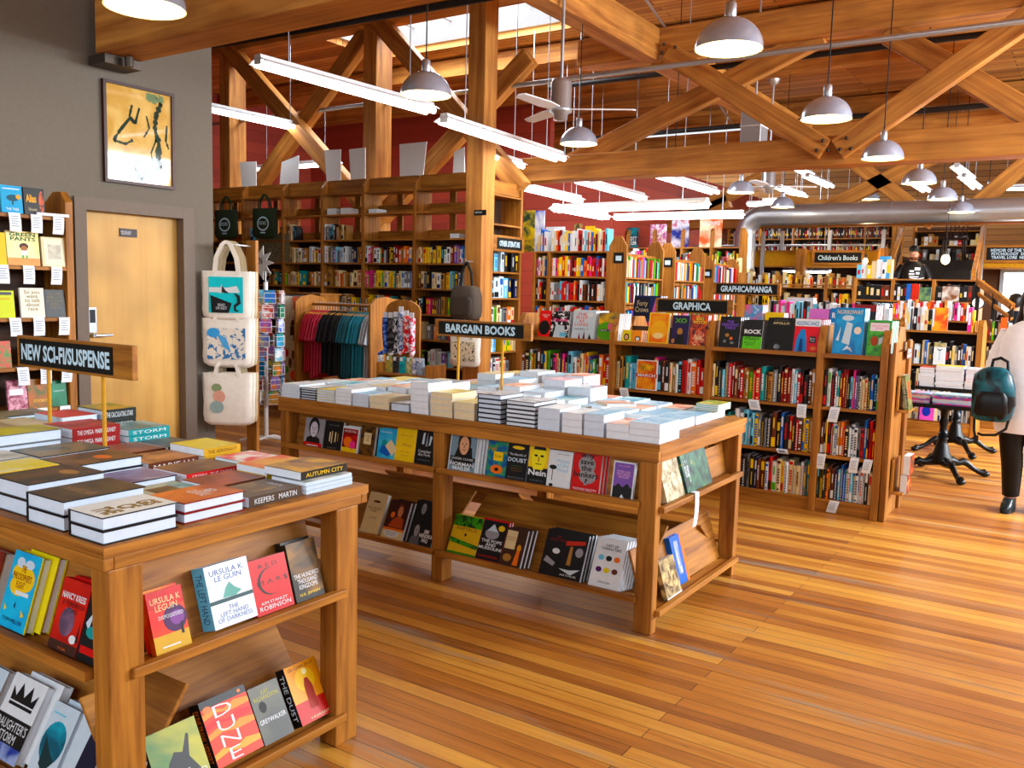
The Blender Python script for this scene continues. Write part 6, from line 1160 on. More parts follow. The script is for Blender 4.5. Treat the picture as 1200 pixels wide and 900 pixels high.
for k, (x, n, th, cs, kind, y, z, nm, W_) in enumerate(((-1.44, 7, .012, 'pplxcp', 'magazine', 8.46, .70, 'pink', .26), (-1.15, 8, .011, 'bsxwsb', 'magazine', 8.46, .70, 'blue', .38), (-1.50, 8, .024, 'wwwwwwwr', 'trade_book', 9.95, .72, 'red-topped', .14), (-1.345, 9, .024, 'wwwwwwwwy', 'trade_book', 9.95, .72, 'yellow-topped', .26), (-1.07, 8, .026, 'xwcpxwlx', 'trade_book', 9.95, .72, 'mixed', .24))):
    zz = z + .0005
    for i in range(n):
        c = cs[i % len(cs)] if kind == 'magazine' else cs[min(i, len(cs) - 1)]
        mc = K(c) if kind == 'trade_book' else mottled(C[c], C[rr.choice('wsxpl')], 14)
        o = book(kind, W_, .22, th, mc, (), None, mc if kind == 'magazine' else M_page); o.matrix_basis = lay(x + rr.uniform(-.006, .006), y + rr.uniform(-.006, .006), zz); zz += th + .0008
        tag(o, '%s %s, %s from the bottom of the %s pile' % (CN[c], kind.replace('_', ' '), ORD[i], nm), kind.split('_')[-1], TB)
KY = 11.6; kx0, kx1 = xat(1052, KY, 1.), xat(1149, KY, 1.); kz = [at(1105, p, y=KY).z for p in (503, 423, 392)]; kz = [at(1100, 501, y=KY).z, at(1100, 455, y=KY).z, at(1100, 420, y=KY).z, at(1100, 389, y=KY).z]
print('low case', kx0, kx1, kz)
KY = 11.3; kx0, kx1 = xat(1052, KY, 1.), xat(1150, KY, 1.); kz = [.2, .52, .86, at(1100, 388, y=KY).z]
t = bookcase('bookcase', 'low bookcase behind the pedestal tables, orange and pink books on top', kx0, kx1, KY, .45, kz, kz[-1], [], posttop=kz[-1] + .14, pt=.06, base=.16)
for i, z in enumerate(kz[:3]): far_row(kx0 + .07, kx1 - .07, KY + .012, z + .001, .2, .28, 300 + i, pal='kwcxkneecmwb', tmax=.04)
far_row(kx0 + .05, kx0 + .38, KY + .012, kz[3] + .001, .22, .28, 320, pal='wwxcwk'); far_row(kx0 + .72, kx1 - .09, KY + .012, kz[3] + .001, .24, .29, 322, pal='ooyywppr')
GB = lambda px0, px1, y, z, H, cover, art, label: shown('F', px0, px1, y, z, H, .02, .1, 1, cover, art, label, name='faced_book')
GB(1093, 1111, KY + .02, kz[3] + .001, .27, mottled('#e8a81c', '#d8541c', 6, c3='#f0d83a'), [], 'orange flame-patterned book faced out on the low case')
GB(1094, 1108, KY - .015, kz[2] + .001, .26, mat('#dfe6e8'), [('p', [(.2, .75), (.5, .6), (.8, .75), (.5, .68)], mat('#3a4a3a')), ('r', .47, .2, .53, .65, K('s')), ('r', 0, .8, 1, 1, mottled('#7a7a5a', '#c8b88a', 20))], 'white book with a dragonfly, middle shelf of the low case')
GB(1078, 1095, KY - .012, kz[0] + .001, .27, mat('#d86ac0'), [('e', .45, .38, .3, .22, mat('#2a3aa8')), ('p', [(.5, .5), (.8, .78), (.7, .5)], mat('#2a3aa8'))], 'pink book with a blue guitar-like blot, lowest shelf')
SB = empty('floor_rack', (kx0 - .06, 9.6, 0), 'slanting wooden rack of green books at the aisle side of the case', 'book rack'); 
MB().box(0, 0, 0, .04, .5, 1.25).box(.04, 0, .86, .14, .5, .88).build('rack_board', fx('z'), SB)
o = book('graphic_novel', .22, .3, .04, mottled('#4a5a3a', '#c8d0b8', 16)); o.matrix_basis = Matrix.Translation((kx0 + .05, 9.65, .883)) @ Matrix.Rotation(PI / 2, 4, 'Z') @ Matrix.Rotation(PI / 2 - .1, 4, 'X'); tag(o, 'mottled green book standing on the slanting aisle rack', 'book')
# narrow case to the right, beyond the person
nx0, nx1 = xat(1150, 12.6, .9), xat(1186, 12.6, .9)
bookcase('bookcase', 'narrow low bookcase partly behind the person in white', nx0, nx1, 12.6, .4, [.1, .45, .8, 1.12], 1.12, [], pt=.04, posttop=1.3)
for i, z in enumerate((.1, .45, .8, 1.12)): far_row(nx0 + .05, nx1 - .05, 12.612, z + .001, .2, .28, 340 + i, pal='kcmwkkagt')
GB(1172, 1180, 12.58, 1.121, .3, mat('#d8683c'), [], 'orange book faced out on the narrow low case')
# third and fourth low rows between, only their tops show
for k, (px0, px1, y, zt, pal) in enumerate(((890, 1046, 9.9, 1.3, 'wwxkswkpw'), (1040, 1140, 13.0, 1.35, 'wrxkwrowkp'))):
    xa, xb = xat(px0, y, 1.3), xat(px1, y, 1.3); bookcase('bookcase', 'low bookcase further back, %s row beyond the graphica cases' % ORD[k + 1], xa, xb, y, .5, [.1, .45, .8, zt], zt, [xa + (xb - xa) / 2], pt=.04)
    far_row(xa + .05, xb - .05, y + .01, zt + .001, .2, .27, 360 + k, pal=pal); far_row(xa + .05, xb - .05, y + .01, .801, .2, .27, 370 + k, pal=pal)
x0, x1 = xat(899, 10.2, 1.6), xat(925, 10.2, 1.6)
o = MB().box(0, 0, 0, .3, .12, .3).build('flat_screen', mat('#c9cdd2', .4), loc=(xat(916, 9.95, 1.6), 9.95 + .2, 1.303)); tag(o, 'plain grey box standing behind the APOLLO comic', 'box')
# ---- counter with books at the foot of the stairs
CY = 14.5; cx0, cx1 = xat(1000, CY, 1.8), xat(1149, CY, 1.8); cps = [xat(p, CY, 1.8) for p in (1046, 1094)]
bookcase('counter_case', 'long counter bookcase in front of the dark staircase', cx0, cx1, CY, .5, [.12, .5, .9, 1.25, 1.60, 1.925], 1.925, cps, pt=.05)
for i, z in enumerate((.12, .5, .9, 1.25, 1.60)): far_row(cx0 + .06, cx1 - .06, CY + .012, z + .001, .18, .27 if z > 1.5 else .22, 380 + i, pal='kkkwmckrk', tmin=.03, tmax=.09)
far_row(cx0 + .03, cps[0] - .05, CY + .02, 1.926, .2, .3, 390, pal='ydwcswx', tmin=.04, tmax=.09)
for a, b_4, words in ((1022, 1052, 'POETRY'), (1058, 1094, 'S E M A T I S M'), (1098, 1144, '')):
    xa, xb = xat(a, CY, 1.58), xat(b_4, CY, 1.58); o = MB().box(xa, CY - .02, 1.46, xb, CY - .002, 1.575).build('shelf_sign', M_chalk); tag(o, 'black sign strip under the counter shelf%s' % (', reading ' + words if words else ', blank and rightmost'), 'sign')
    if words: text(words, o, Matrix.Translation(((xa + xb) / 2, CY - .0215, 1.52)) @ Matrix.Rotation(PI / 2, 4, 'X'), (xb - xa) * .8, .06, M_chalkw, 'sign_lettering', bold=.03)
for px0, px1, H, m1, lab in ((1030, 1043, .34, mat('#5a9ac8'), 'sky blue book faced out on top of the counter'),):
    shown('F', px0, px1, CY + .03, 1.927, H, .03, .1, 1, m1, [('e', .5, .5, .2, .1, K('n'))], lab, name='faced_book')
for px0, px1, z, H, m1, lab in ((1062, 1067, 1.602, .25, K('b'), 'blue book faced out on the counter shelf'), (1068, 1077, 1.602, .25, mat('#b8402c'), 'red book faced out on the counter shelf'), (1077, 1091, 1.602, .2, mottled('#2a4a4a', '#7a9a6a', 9), 'dark green book faced out on the counter shelf'), (1104, 1124, 1.602, .22, mottled('#8a5a3c', '#dfe0d8', 9), 'brown and white framed book on the counter shelf')):
    shown('F', px0, px1, CY - .03, z, H, .02, .05, 1, m1, [], lab, name='faced_book')
p = at(1146, 355, y=CY - .03); cxk = p.x
t = empty('wall_clock', (p.x, CY - .02, p.z), 'small round white clock at the counter right end', 'clock')
MB().tube([(0, .018, 0), (0, -.012, 0)], .09, 24).build('clock_case', M_dark, t); MB().tube([(0, -.0125, 0), (0, -.015, 0)], .075, 24).build('clock_face', M_white, t); MB().bar((0, -.017, 0), (.03, -.017, .03), .002, .006).bar((0, -.017, 0), (.0, -.017, .055), .002, .004).build('clock_hand', M_black, t)

# ================================================================== GALLERY AND STAIRS
GY = 19.0; sxa, sxb = xat(1036, GY, 2.5), xat(1152, GY, 2.5); gz0, gz1 = at(950, 334, y=GY).z, at(950, 296, y=GY).z
gz1 = at(950, 295, y=GY).z; gz0 = at(950, 311 + 1, y=GY).z
struct(MB().box(RX + .02, GY, gz0, sxa, GY + .05, gz1).build('trim_8', M_osb)); struct(MB().box(sxb, GY, gz0, 4.38, GY + .05, gz1).build('trim_9', M_osb))
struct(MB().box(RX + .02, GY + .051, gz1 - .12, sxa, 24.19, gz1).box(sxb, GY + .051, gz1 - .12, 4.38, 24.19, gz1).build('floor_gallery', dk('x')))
struct(MB().box(RX + .02, GY - .03, gz1, sxa, GY + .1, gz1 + .03).box(RX + .02, GY - .03, gz0 - .03, sxa, GY + .04, gz0).box(sxb, GY - .03, gz1, 4.38, GY + .1, gz1 + .03).box(sxb, GY - .03, gz0 - .03, 4.38, GY + .04, gz0).build('trim_10', fx('x')))
for k, px in enumerate((862, 895, 917, 973, 1036)):
    x = xat(px, GY - .06, 2.9); o = MB().box(x - .035, GY - .1, gz1 + .031 if px not in (895,) else .0, x + .035, GY - .04, 3.0).build('gallery_post', M_galv); tag(o, 'pale steel post at the gallery edge, %s from left' % ORD[k], 'post', 'gallery railing posts')
x = xat(1153, GY, 2.9); tag(MB().box(x - .035, GY - .1, 0, x + .035, GY - .04, 3.0).build('gallery_post', M_galv), 'pale steel post right of the staircase opening', 'post', 'gallery railing posts')
o = MB().tube([(RX + .1, GY - .06, gz1 + .13), (sxa, GY - .06, gz1 + .13)], .02, 8).build('gallery_rail', M_galv); tag(o, 'thin steel rail along the gallery edge over the children sign', 'rail')
for px, nm in ((938, 'left'), (1034, 'right')):
    x = xat(px, GY - .2, 2.0); struct(MB().box(x - .09, GY - .31, 0, x + .09, GY - .11, gz1 + .05).build('gallery_column', fx('z')))
for i, (y, z) in enumerate(((20.8, gz1 + .02), (20.8, gz1 + .36))):
    t = None
x0 = RX + .2
t = bookcase('bookcase', 'long dim bookcase on the gallery behind the railing', x0, sxa - .2, 20.9, .35, [gz1 + .05, gz1 + .4, gz1 + .75], gz1 + .9, [x0 + (sxa - x0) * k / 5 for k in range(1, 5)], pt=.04, base=0)
for i, z in enumerate((gz1 + .05, gz1 + .4, gz1 + .75)): far_row(x0 + .05, sxa - .3, 20.91, z + .001, .18, .28, 400 + i, pal='mkkemkdk')
for k, (xa, xb, zc_) in enumerate(((RX + .3, sxa - .2, 1.95),)):
    t = bookcase('bookcase', 'bookcase along the back wall under the %s gallery' % ('long left', 'short right')[k], xa, xb, 22.5, .35, [.1, .5, .9, 1.3, 1.65], 2.0, [xa + (xb - xa) * j / 5 for j in range(1, 5)], pt=.04)
    for i, z in enumerate((.1, .5, .9, 1.3, 1.65)): far_row(xa + .05, xb - .05, 22.512, z + .001, .2, .3, 420 + 9 * k + i, pal='wcyoackwr', tmin=.03, tmax=.07)
bz = at(940, 350, y=17.9).z
xa, xb = xat(872, 17.0, 1.9), xat(1003, 17.0, 1.9)
t = bookcase('bookcase', 'warm-lit bookcase seen between the duct and the column', xa, xb, 17.0, .4, [.2, .6, 1.0, 1.4, 1.8, at(900, 340, y=17.0).z + .12], 2.02, [xat(914, 17.0, 1.9), xat(968, 17, 1.9)], pt=.06)
for i, z in enumerate((1.0, 1.4, 1.8)): far_row(xa + .06, xb - .06, 17.012, z + .001, .18, .3, 450 + i, pal='ccaywkoacm', tmin=.03, tmax=.08)
def wall_sign(label, px0, px1, py0, py1, words, m=M_chalk, fw=.85, fh=.5):
    y = GY - .02; xa, xb = xat(px0, y, 2.5), xat(px1, y, 2.5); zb, zt = at((px0 + px1) / 2, py1, y=y).z, at((px0 + px1) / 2, py0, y=y).z
    t = empty('blackboard_sign', ((xa + xb) / 2, y - .01, zb), label, 'sign'); w2 = (xb - xa) / 2; h = zt - zb
    MB().box(-w2, -.01, 0, w2, .028, h).build('board', M_chalk, t); MB().box(-w2 - .06, -.02, -.05, w2 + .06, .028, 0).box(-w2 - .06, -.02, h, w2 + .06, .028, h + .05).box(-w2 - .06, -.02, 0, -w2, .028, h).box(w2, -.02, 0, w2 + .06, .028, h).build('sign_frame', fx('x'), t)
    text(words, t, Matrix.Translation((0, -.0115, h / 2)) @ Matrix.Rotation(PI / 2, 4, 'X'), 2 * w2 * fw, h * fh, M_chalkw, 'sign_lettering', bold=.015)
wall_sign("chalkboard reading Children's Books on the gallery front", 955, 1010, 296, 308, "Children's Books")
wall_sign('chalkboard listing several subjects and HISTORY, at the right edge', 1156, 1222, 290, 305, 'MEMOIR OF THE WORLD\nPSYCHOLOGY  SCIENCE\nTRAVEL LORE  HISTORY', fh=.8)
# bare bulbs
for px, py, y, lab in ((1014, 306, 18.6, 'bare glowing bulb right beside the children chalkboard'), (1108, 304, 15.4, 'bare glowing bulb before the dark stairs, beside the reading person')):
    p = at(px, py, y=y); t = empty('bare_bulb', p, lab, 'light bulb'); MB().sph((0, 0, 0), .05 if y > 16 else .065, 12, sc=(1, 1, 1.25)).build('glass_bulb', M_bulb, t); MB().tube([(0, 0, .06), (0, 0, .13)], .025, 8).build('lamp_holder', M_black, t); MB().tube([(0, 0, .13), (0, 0, (3.0 if y > 17.95 else 5.5) - p.z)], .005, 6).build('cord', M_black, t)
    l = bpy.data.lights.new('bulb_light', 'POINT'); l.energy = 12; l.color = (1, .7, .35); l.shadow_soft_size = .06; o = bpy.data.objects.new('bulb_light', l); COL.objects.link(o); o.parent = t; o.location = (0, -.12, 0)
# staircase
st = MB(); n = 12
sx_a, sx_b = sxa + .25, sxb - .15; za = .0
for i in range(n): st.box(sx_a, 15.65 + i * .3, 0, sx_b, 15.65 + (i + 1) * .3 + .02, .2 + i * .2)
STZ = lambda y: .2 + max(0, min(n - 1, int((y - 15.65) / .3))) * .2
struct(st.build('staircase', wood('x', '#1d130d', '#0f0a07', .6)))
for px_a, py_a, px_b, py_b, nm in ((1037, 327, 1058, 268, 'left'), (1141, 320, 1152, 268, 'right')):
    a, b_5 = at(px_a, py_a, y=15.7), at(px_b, py_b, y=18.7); t = empty('stair_rail', a, 'sloping wooden stair rail with netting, %s side of the stairs' % nm, 'stair rail')
    d = b_5 - a; MB().bar((0, 0, 0), d, .06, .12).build('handrail', fx('y'), t); MB().bar((0, .0, -.5), d + Vector((0, 0, -.5)), .04, .06).build('lower_rail', fx('y'), t)
    nb = MB()
    for k in range(14): q = d * (k + .5) / 14; nb.tube([(q.x, q.y, q.z - .5), (q.x + d.x / 14, q.y + d.y / 14, q.z + d.z / 14)], .006, 5); nb.tube([(q.x, q.y, q.z), (q.x + d.x / 14, q.y + d.y / 14, q.z - .5)], .006, 5)
    nb.build('netting', mat('#2a2018', .8), t)
    for f in (.02, .5, .98): q = d * f; MB().box(q.x - .03, q.y - .03, STZ(a.y + q.y) - a.z + .002, q.x + .03, q.y + .03, q.z).build('newel_post', fx('z'), t)
a, b_5 = at(1146, 330, y=14.3), at(1187, 360, y=13.4); t = empty('ramp_rail', a, 'wooden handrail sloping down right of the counter', 'stair rail'); d = b_5 - a
MB().bar((0, 0, 0), d, .05, .09).bar((0, 0, -.16), d + Vector((0, 0, -.16)), .03, .05).build('handrail', fx('x'), t)
for f in (.03, .5, .97): q = d * f; MB().box(q.x - .025, q.y - .025, -a.z, q.x + .025, q.y + .025, q.z).build('rail_post', M_dark, t)
p = at(1114, 268, y=19.6); zf = 2.62
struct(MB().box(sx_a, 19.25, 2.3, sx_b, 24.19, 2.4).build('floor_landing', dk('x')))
t = bookcase('bookcase', 'dim shelves at the head of the stairs', sx_a + .05, sx_a + 1.35, 20.2, .35, [2.45, 2.75, 3.05], 3.15, [], pt=.04, base=0); far_row(sx_a + .1, sx_a + 1.3, 20.21, 2.751, .1, .24, 470, pal='cawckrem', tmin=.04, tmax=.1, gap=.3); far_row(sx_a + .1, sx_a + 1.3, 20.21, 2.451, .1, .24, 471, pal='cawckrem', tmin=.04, tmax=.1, gap=.3)
t = empty('windsor_chair', (sx_b - .45, 19.7, 2.401), 'dark wooden spindle-back chair at the head of the stairs', 'chair'); cm = wood('z', '#3c1f12', '#24120a', .4)
MB().box(-.24, -.22, .43, .24, .22, .47).build('seat', cm, t, bevel=.01)
for a in (-.2, .2):
    for c in (-.18, .18): MB().tube([(a, c, 0), (a * .85, c * .85, .43)], .02, 8).build('leg', cm, t)
for k in range(6): MB().tube([(-.18 + k * .072, .19, .47), (-.2 + k * .08, .25, .9)], .01, 6).build('spindle', cm, t)
MB().box(-.25, .23, .88, .25, .27, .97).build('top_rail', cm, t, bevel=.01)
# bright glazed door at the far right
dx0, dx1 = xat(1173, 20.1, 1.5), xat(1230, 20.1, 1.5)
struct(MB().box(sxb - .1, 20.13, 0, dx0, 20.25, gz0).box(dx1 + 1, 20.13, 0, 4.38, 20.25, gz0).box(dx0, 20.13, 2.2, dx1 + 1, 20.25, gz0).build('wall_under_gallery', mat('#5a4030', .8)))
gd = struct(MB().box(dx0, 20.17, .0, dx1 + 1.0, 20.19, 2.2).build('window_3', mat('#ffffff', .5, emit=4.5, key='daylit_pane')))
struct(MB().box(dx0 - .06, 20.08, 0, dx0 + .01, 20.129, 2.26).box(dx0, 20.08, 2.2, dx1 + 1, 20.129, 2.26).box((dx0 + dx1) / 2 + .3, 20.08, 0, (dx0 + dx1) / 2 + .34, 20.129, 2.2).build('trim_11', M_galv))
tag(FARB.build('shelved_books', FMAT), 'mass of small books on the farthest cases behind', 'books', kind='stuff')

# ================================================================== PEOPLE
def skin_body(name, V, E, Rr, m, parent=None, sub=2):
    me = bpy.data.meshes.new(name); me.from_pydata([Vector(v) for v in V], E, []); me.materials.append(m)
    o = bpy.data.objects.new(name, me); COL.objects.link(o)
    if parent: o.parent = parent
    bpy.context.view_layer.objects.active = o
    s = o.modifiers.new('skin', 'SKIN'); s.use_smooth_shade = True
    for i, r_3 in enumerate(Rr): me.skin_vertices[0].data[i].radius = (r_3, r_3) if not isinstance(r_3, tuple) else r_3
    me.skin_vertices[0].data[0].use_root = True
    d = o.modifiers.new('sub', 'SUBSURF'); d.levels = sub; d.render_levels = sub
    return o
def hand(parent, w_, d, up, side, m, s=1.0, name='hand'):
    """palm, four fingers and a thumb as one skinned figure; w_: wrist, d: pointing, up: back of the hand, side: thumb side"""
    w_ = Vector(w_); d = Vector(d).normalized(); up = Vector(up).normalized(); side = Vector(side).normalized(); V = [w_, w_ + d * .05 * s]; E = [(0, 1)]; Rr = [.024 * s, (.034 * s, .018 * s)]
    for k, (off, L_) in enumerate(((.03, .075), (.011, .085), (-.009, .08), (-.028, .062))):
        b0 = w_ + d * .09 * s + side * off * s; V.append(b0); E.append((1, len(V) - 1)); Rr.append(.011 * s)
        q = b0
        for j, (f, c) in enumerate(((.42, .1), (.32, .35), (.26, .6))): q = q + (d * math.cos(c) - up * math.sin(c)) * L_ * f * s; V.append(q); E.append((len(V) - 2, len(V) - 1)); Rr.append((.0095 - .001 * j) * s)
    b0 = w_ + d * .03 * s + side * .035 * s; V.append(b0); E.append((1, len(V) - 1)); Rr.append(.013 * s)
    for j in range(2): b0 = b0 + (d * .8 + side * .5 - up * .2).normalized() * .032 * s; V.append(b0); E.append((len(V) - 2, len(V) - 1)); Rr.append((.011 - .0015 * j) * s)
    return skin_body(name, V, E, Rr, m, parent, 1)
def head_verts(c, fwd, s=1.0):
    """adds jaw, brow, crown and nose points so that the skull is not a ball"""
    c = Vector(c); f = Vector(fwd).normalized()
    return [(c + Vector((0, 0, -.02)) * s + f * .01, (.068 * s, .072 * s)), (c + Vector((0, 0, .05)) * s, (.076 * s, .088 * s)), (c + Vector((0, 0, .1)) * s - f * .005, (.058 * s, .066 * s))]
def person(loc, rz, label, skin_m, Hs, arms, legs, lean=0.0, fwd=(0, -1, 0)):
    """skeleton in local axes, facing -y; arms: two lists shoulder-elbow-wrist; legs: two lists hip-knee-ankle-toe"""
    t = empty('person', loc, label, 'person', None, rz); f = Vector(fwd)
    V = [Vector((0, 0, .95)), Vector((0, .01, 1.1)), Vector((0, .01, 1.28)), Vector((0, .02, 1.40)), Vector((0, .015, 1.47))]; Rr = [(.13, .1), (.125, .09), (.14, .1), (.09, .07), .05]; E = [(0, 1), (1, 2), (2, 3), (3, 4)]; k = 4
    for p, r_3 in head_verts((0, -.005, 1.56), f): V.append(p); Rr.append(r_3); E.append((k, len(V) - 1)); k = len(V) - 1
    for A in arms:
        k = 3 if True else 2
        for p, r_3 in zip(A, (.055, .045, .04, .033, .026)): V.append(Vector(p)); Rr.append(r_3); E.append((k, len(V) - 1)); k = len(V) - 1
    for A in legs:
        k = 0
        for p, r_3 in zip(A, (.085, .075, .055, .05, .036, .038, .028)): V.append(Vector(p)); Rr.append(r_3); E.append((k, len(V) - 1)); k = len(V) - 1
    body = skin_body('body', V, E, Rr, skin_m, t)
    hc = Vector((0, -.01, 1.585))
    MB().add([hc + Vector(p) for p in ((-.008, -.086, .03), (.008, -.086, .03), (.017, -.092, -.02), (-.017, -.092, -.02), (0, -.116, -.014))], [(0, 1, 4), (1, 2, 4), (2, 3, 4), (3, 0, 4)], 0, True).build('nose', skin_m, t)
    for s in (-1, 1):
        MB().sph(hc + Vector((s * .03, -.08, .026)), .011, 8).build('eye', M_white, t); MB().sph(hc + Vector((s * .03, -.088, .026)), .0055, 8).build('iris', M_black, t)
        MB().sph(hc + Vector((s * .077, .008, .01)), .026, 8, sc=(.35, .7, 1.1)).build('ear', skin_m, t)
    MB().sph(hc + Vector((0, -.083, -.048)), .022, 8, sc=(1, .3, .28)).build('mouth', mat('#9a4a40', .5), t)
    return t
sk1 = mat('#d8a486', .55, key='skin'); sk2 = mat('#c98f70', .55, key='skin')
# --- the person in white walking by at the right edge
WXp, WYp = -.41, 7.72
wp = person((WXp, WYp, 0), -.12, 'person in a loose white shirt and black trousers, long dark hair, carrying a dark backpack', sk1, 1.0,
    [[(-.15, .02, 1.39), (-.2, .03, 1.2), (-.22, .0, 1.1), (-.25, -.06, .98), (-.28, -.1, .9)], [(.15, .02, 1.39), (.2, .03, 1.2), (.21, .0, 1.1), (.22, -.04, .98), (.22, -.08, .88)]],
    [[(-.08, .0, .88), (-.07, -.03, .7), (-.06, -.04, .5), (-.05, -.01, .36), (-.05, .03, .1), (-.05, -.03, .05), (-.05, -.1, .035)], [(.09, .0, .88), (.09, .03, .7), (.09, .04, .5), (.09, .1, .36), (.09, .16, .12), (.09, .11, .06), (.09, .04, .035)]])
shirt = mat('#f4f8ff', .8, key='white_cotton')
loft([(0, .07, .065, 1.47, .01), (0, .155, .095, 1.42, .015), (0, .2, .12, 1.34, .01), (0, .21, .14, 1.15, 0), (.0, .225, .16, .95, 0), (.01, .225, .17, .78, 0), (.02, .22, .17, .66, .01), (.02, .21, .165, .62, .01)], n=24, pw=.8).build('loose_shirt', shirt, wp)
for s in (-1, 1): MB().tube([(s * .14, .02, 1.38), (s * .2, .03, 1.22), (s * .225, .0, 1.1), (s * .255 if s < 0 else .23, -.055, .98)], [.075, .075, .07, .055], 14).build('sleeve', shirt, wp)
MB().tube([(0, 0, .97), (-.06, 0, .88), (-.07, -.03, .7), (-.06, -.04, .5), (-.05, -.01, .36), (-.05, .03, .12)], [.1, .12, .1, .08, .075, .06], 14).build('trouser_leg', M_black, wp); MB().tube([(0, 0, .97), (.06, 0, .88), (.09, .03, .7), (.09, .04, .5), (.09, .1, .36), (.09, .155, .14)], [.1, .12, .1, .08, .075, .06], 14).build('trouser_leg', M_black, wp)
for x, y, z in ((-.05, 0, 0), (.09, .14, .0)):
    loft([(x, .045, .13, z, y - .03), (x, .048, .135, z + .03, y - .03), (x, .045, .12, z + .06, y - .02), (x, .04, .07, z + .1, y + .02)], n=16, pw=.8).build('shoe', mat('#1a2226', .3), wp); MB().box(x - .03, y - .09, z + .066, x + .03, y - .05, z + .08).build('shoe_buckle', M_galv, wp)
hairm = mat('#120d0b', .4, key='dark_hair')
loft([(0, .02, .03, 1.735, .01), (0, .07, .085, 1.71, .01), (0, .095, .1, 1.64, .025), (0, .1, .09, 1.55, .04), (-.01, .125, .085, 1.42, .06), (-.03, .15, .08, 1.3, .07), (-.04, .13, .055, 1.18, .09), (-.05, .06, .03, 1.1, .1)], n=20, pw=.9).build('long_hair', hairm, wp)
hand(wp, (-.28, -.1, .9), (-.1, -.2, -1), (-1, 0, 0), (0, -1, 0), sk1, 1.0); hand(wp, (.22, -.08, .88), (0, -.1, -1), (1, 0, 0), (0, -1, 0), sk1, 1.0)
# the carried backpack
p = at(1163, 470, y=7.45)
t = empty('carried_backpack', (p.x, 7.45, .72), 'shiny black and teal backpack carried by the person in white', 'backpack')
bm_ = mottled('#0f1214', '#2a5a66', 9, .3, .5, .1)
loft([(0, .12, .09, 0), (0, .17, .11, .03), (.01, .185, .12, .15), (0, .18, .12, .3), (-.01, .16, .11, .4), (0, .1, .08, .455), (0, .05, .04, .47)], n=20, pw=.7).build('bag_body', bm_, t)
loft([(0, .12, .03, .05, -.11), (0, .14, .04, .08, -.115), (0, .13, .04, .22, -.115), (0, .1, .03, .26, -.11)], n=16, pw=.7).build('front_pocket', mat('#0e1012', .35), t)
MB().tube([(-.03, 0, .46), (-.02, 0, .53), (.04, 0, .55), (.1, 0, .52), (.11, 0, .42)], .014, 8).build('top_handle', M_black, t)
MB().tube([(-.14, 0, .03), (-.13, -.02, -.1), (-.11, -.02, -.17)], .012, 8).build('strap', M_black, t); MB().tube([(.15, 0, .04), (.13, -.02, -.06), (.05, -.03, -.12), (-.06, -.03, -.13), (-.1, -.02, -.12)], .012, 8).build('strap', M_black, t); MB().box(-.13, -.03, -.2, -.09, -.01, -.14).build('buckle', M_black, t); t.scale = (.8, .8, .86)
# --- the reader on the stairs
mp_ = at(1074, 312, y=16.4); zf = mp_.z + .02 - 1.36
zf = 2.47 - 1.71 + .05
rd = person((at(1071, 300, y=16.72).x, 16.72, .802), 0.35, 'bearded person in a black printed T-shirt and cap, reading on the stairs', sk2, 1.0,
    [[(-.17, .02, 1.4), (-.25, .02, 1.24), (-.27, -.02, 1.12), (-.19, -.17, 1.1), (-.08, -.26, 1.12)], [(.17, .02, 1.4), (.25, .02, 1.24), (.27, -.02, 1.12), (.19, -.17, 1.1), (.08, -.26, 1.12)]],
    [[(-.09, .0, .9), (-.1, -.02, .7), (-.1, -.03, .5), (-.1, 0, .36), (-.1, .03, .1), (-.1, -.03, .05), (-.1, -.1, .035)], [(.09, .0, .9), (.1, -.02, .7), (.1, -.03, .5), (.1, 0, .36), (.1, .03, .1), (.1, -.03, .05), (.1, -.1, .035)]])
loft([(0, .075, .065, 1.48, .01), (0, .17, .1, 1.43, .015), (0, .215, .13, 1.34, .01), (0, .2, .14, 1.15, 0), (0, .19, .14, .98, 0), (0, .2, .145, .88, 0)], n=24, pw=.8).build('tshirt', M_black, rd)
for s in (-1, 1): MB().tube([(s * .15, .02, 1.39), (s * .23, .02, 1.28), (s * .262, .01, 1.18)], [.08, .075, .07], 12).build('sleeve', M_black, rd); MB().tube([(0, 0, .95), (s * .07, 0, .88), (s * .1, -.02, .7), (s * .1, -.03, .5), (s * .1, 0, .3), (s * .1, .02, .08)], [.1, .12, .1, .085, .08, .07], 12).build('trouser_leg', mat('#1a2030', .8), rd); loft([(s * .1, .045, .13, 0, -.03), (s * .1, .048, .135, .03, -.03), (s * .1, .04, .07, .1, .02)], n=14, pw=.8).build('shoe', M_dark, rd)
pr = MB()
for i, (u, v, a, c) in enumerate(((-.08, 1.29, .07, .03), (.0, 1.32, .09, .05), (-.09, 1.24, .09, .03), (.02, 1.25, .06, .04), (-.08, 1.2, .15, .02), (-.07, 1.17, .12, .02))): pr.box(u, -.1495, v, u + a, -.146, v + c)
pr.build('shirt_print', M_white, rd)
loft([(0, .088, .1, 1.655, -.005), (0, .09, .1, 1.69, 0), (0, .07, .08, 1.735, 0), (0, .02, .02, 1.755, 0)], n=20, pw=1).build('cap', M_black, rd); loft([(0, .06, .04, 1.652, -.12), (0, .062, .042, 1.66, -.12)], n=14, pw=.9).build('cap_peak', M_black, rd)
loft([(0, .05, .03, 1.49, -.05), (0, .068, .05, 1.52, -.045), (0, .07, .06, 1.55, -.035)], n=14, pw=.9).build('beard', mat('#5a3a26', .8), rd)
hand(rd, (-.08, -.26, 1.12), (1, -.3, 0), (0, 0, -1), (0, -1, .0), sk2, .95); hand(rd, (.08, -.26, 1.12), (-1, -.3, 0), (0, 0, -1), (0, -1, .0), sk2, .95)
bo_ = empty('open_book', (rd.location.x + .0, rd.location.y, .802), 'open book held by the reader on the stairs', 'book', None, .35)
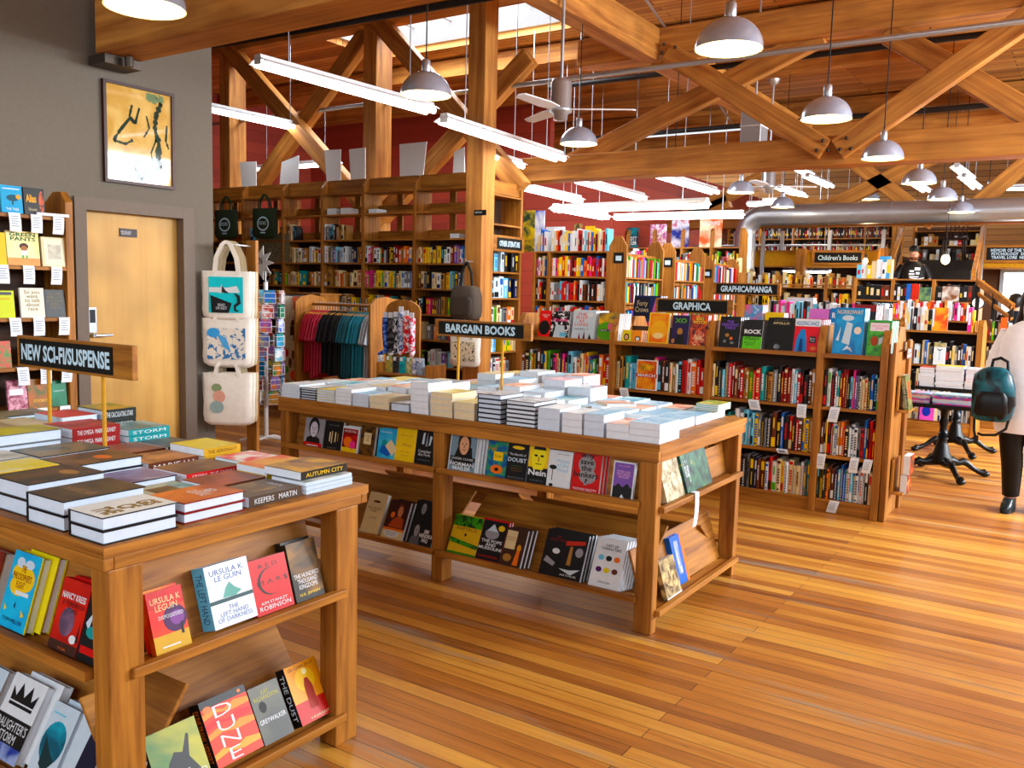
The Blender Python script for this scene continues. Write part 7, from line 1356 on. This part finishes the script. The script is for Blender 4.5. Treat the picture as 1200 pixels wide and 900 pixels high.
for s in (-1, 1): MB().prism([(0, 0), (s * .11, .03), (s * .11, .045), (0, .018)], 'y', -.4, -.27).build('book_half', M_page, bo_, M=Matrix.Translation((0, 0, 1.15)))
# --- head and shoulders behind, at the bright door
q = at(1190, 345, y=15.2)
p3 = person((q.x + .02, 15.2, 0), 2.7, 'dark-haired person in a navy jacket beyond the person in white', sk2, 1.0,
    [[(-.17, .02, 1.4), (-.25, .02, 1.2), (-.26, .0, 1.1), (-.27, -.03, .98), (-.27, -.07, .88)], [(.17, .02, 1.4), (.25, .02, 1.2), (.26, .0, 1.1), (.27, -.03, .98), (.27, -.07, .88)]],
    [[(-.09, .0, .9), (-.1, -.02, .7), (-.1, -.03, .5), (-.1, 0, .36), (-.1, .03, .1), (-.1, -.03, .05), (-.1, -.1, .035)], [(.09, .0, .9), (.1, -.02, .7), (.1, -.03, .5), (.1, 0, .36), (.1, .03, .1), (.1, -.03, .05), (.1, -.1, .035)]])
nv = mat('#101828', .8)
loft([(0, .08, .07, 1.49, .01), (0, .18, .11, 1.43, .015), (0, .225, .14, 1.34, .01), (0, .21, .15, 1.1, 0), (0, .2, .15, .82, 0)], n=24, pw=.8).build('jacket', nv, p3)
for s in (-1, 1): MB().tube([(s * .15, .02, 1.39), (s * .25, .02, 1.2), (s * .265, .0, 1.1), (s * .275, -.03, .95)], [.085, .08, .07, .06], 12).build('sleeve', nv, p3); MB().tube([(0, 0, .95), (s * .07, 0, .88), (s * .1, -.02, .7), (s * .1, -.03, .5), (s * .1, 0, .3), (s * .1, .02, .08)], [.1, .12, .1, .085, .08, .07], 12).build('trouser_leg', nv, p3); loft([(s * .1, .045, .13, 0, -.03), (s * .1, .048, .135, .03, -.03), (s * .1, .04, .07, .1, .02)], n=14, pw=.8).build('shoe', M_dark, p3); hand(p3, (s * .27, -.07, .88), (0, -.1, -1), (s, 0, 0), (0, -1, 0), sk2, 1.0)
loft([(0, .03, .03, 1.75, .01), (0, .08, .09, 1.72, .01), (0, .095, .105, 1.66, .012), (0, .09, .08, 1.6, .04), (0, .07, .05, 1.54, .06)], n=20, pw=.9).build('short_hair', hairm, p3)
fit_texts()
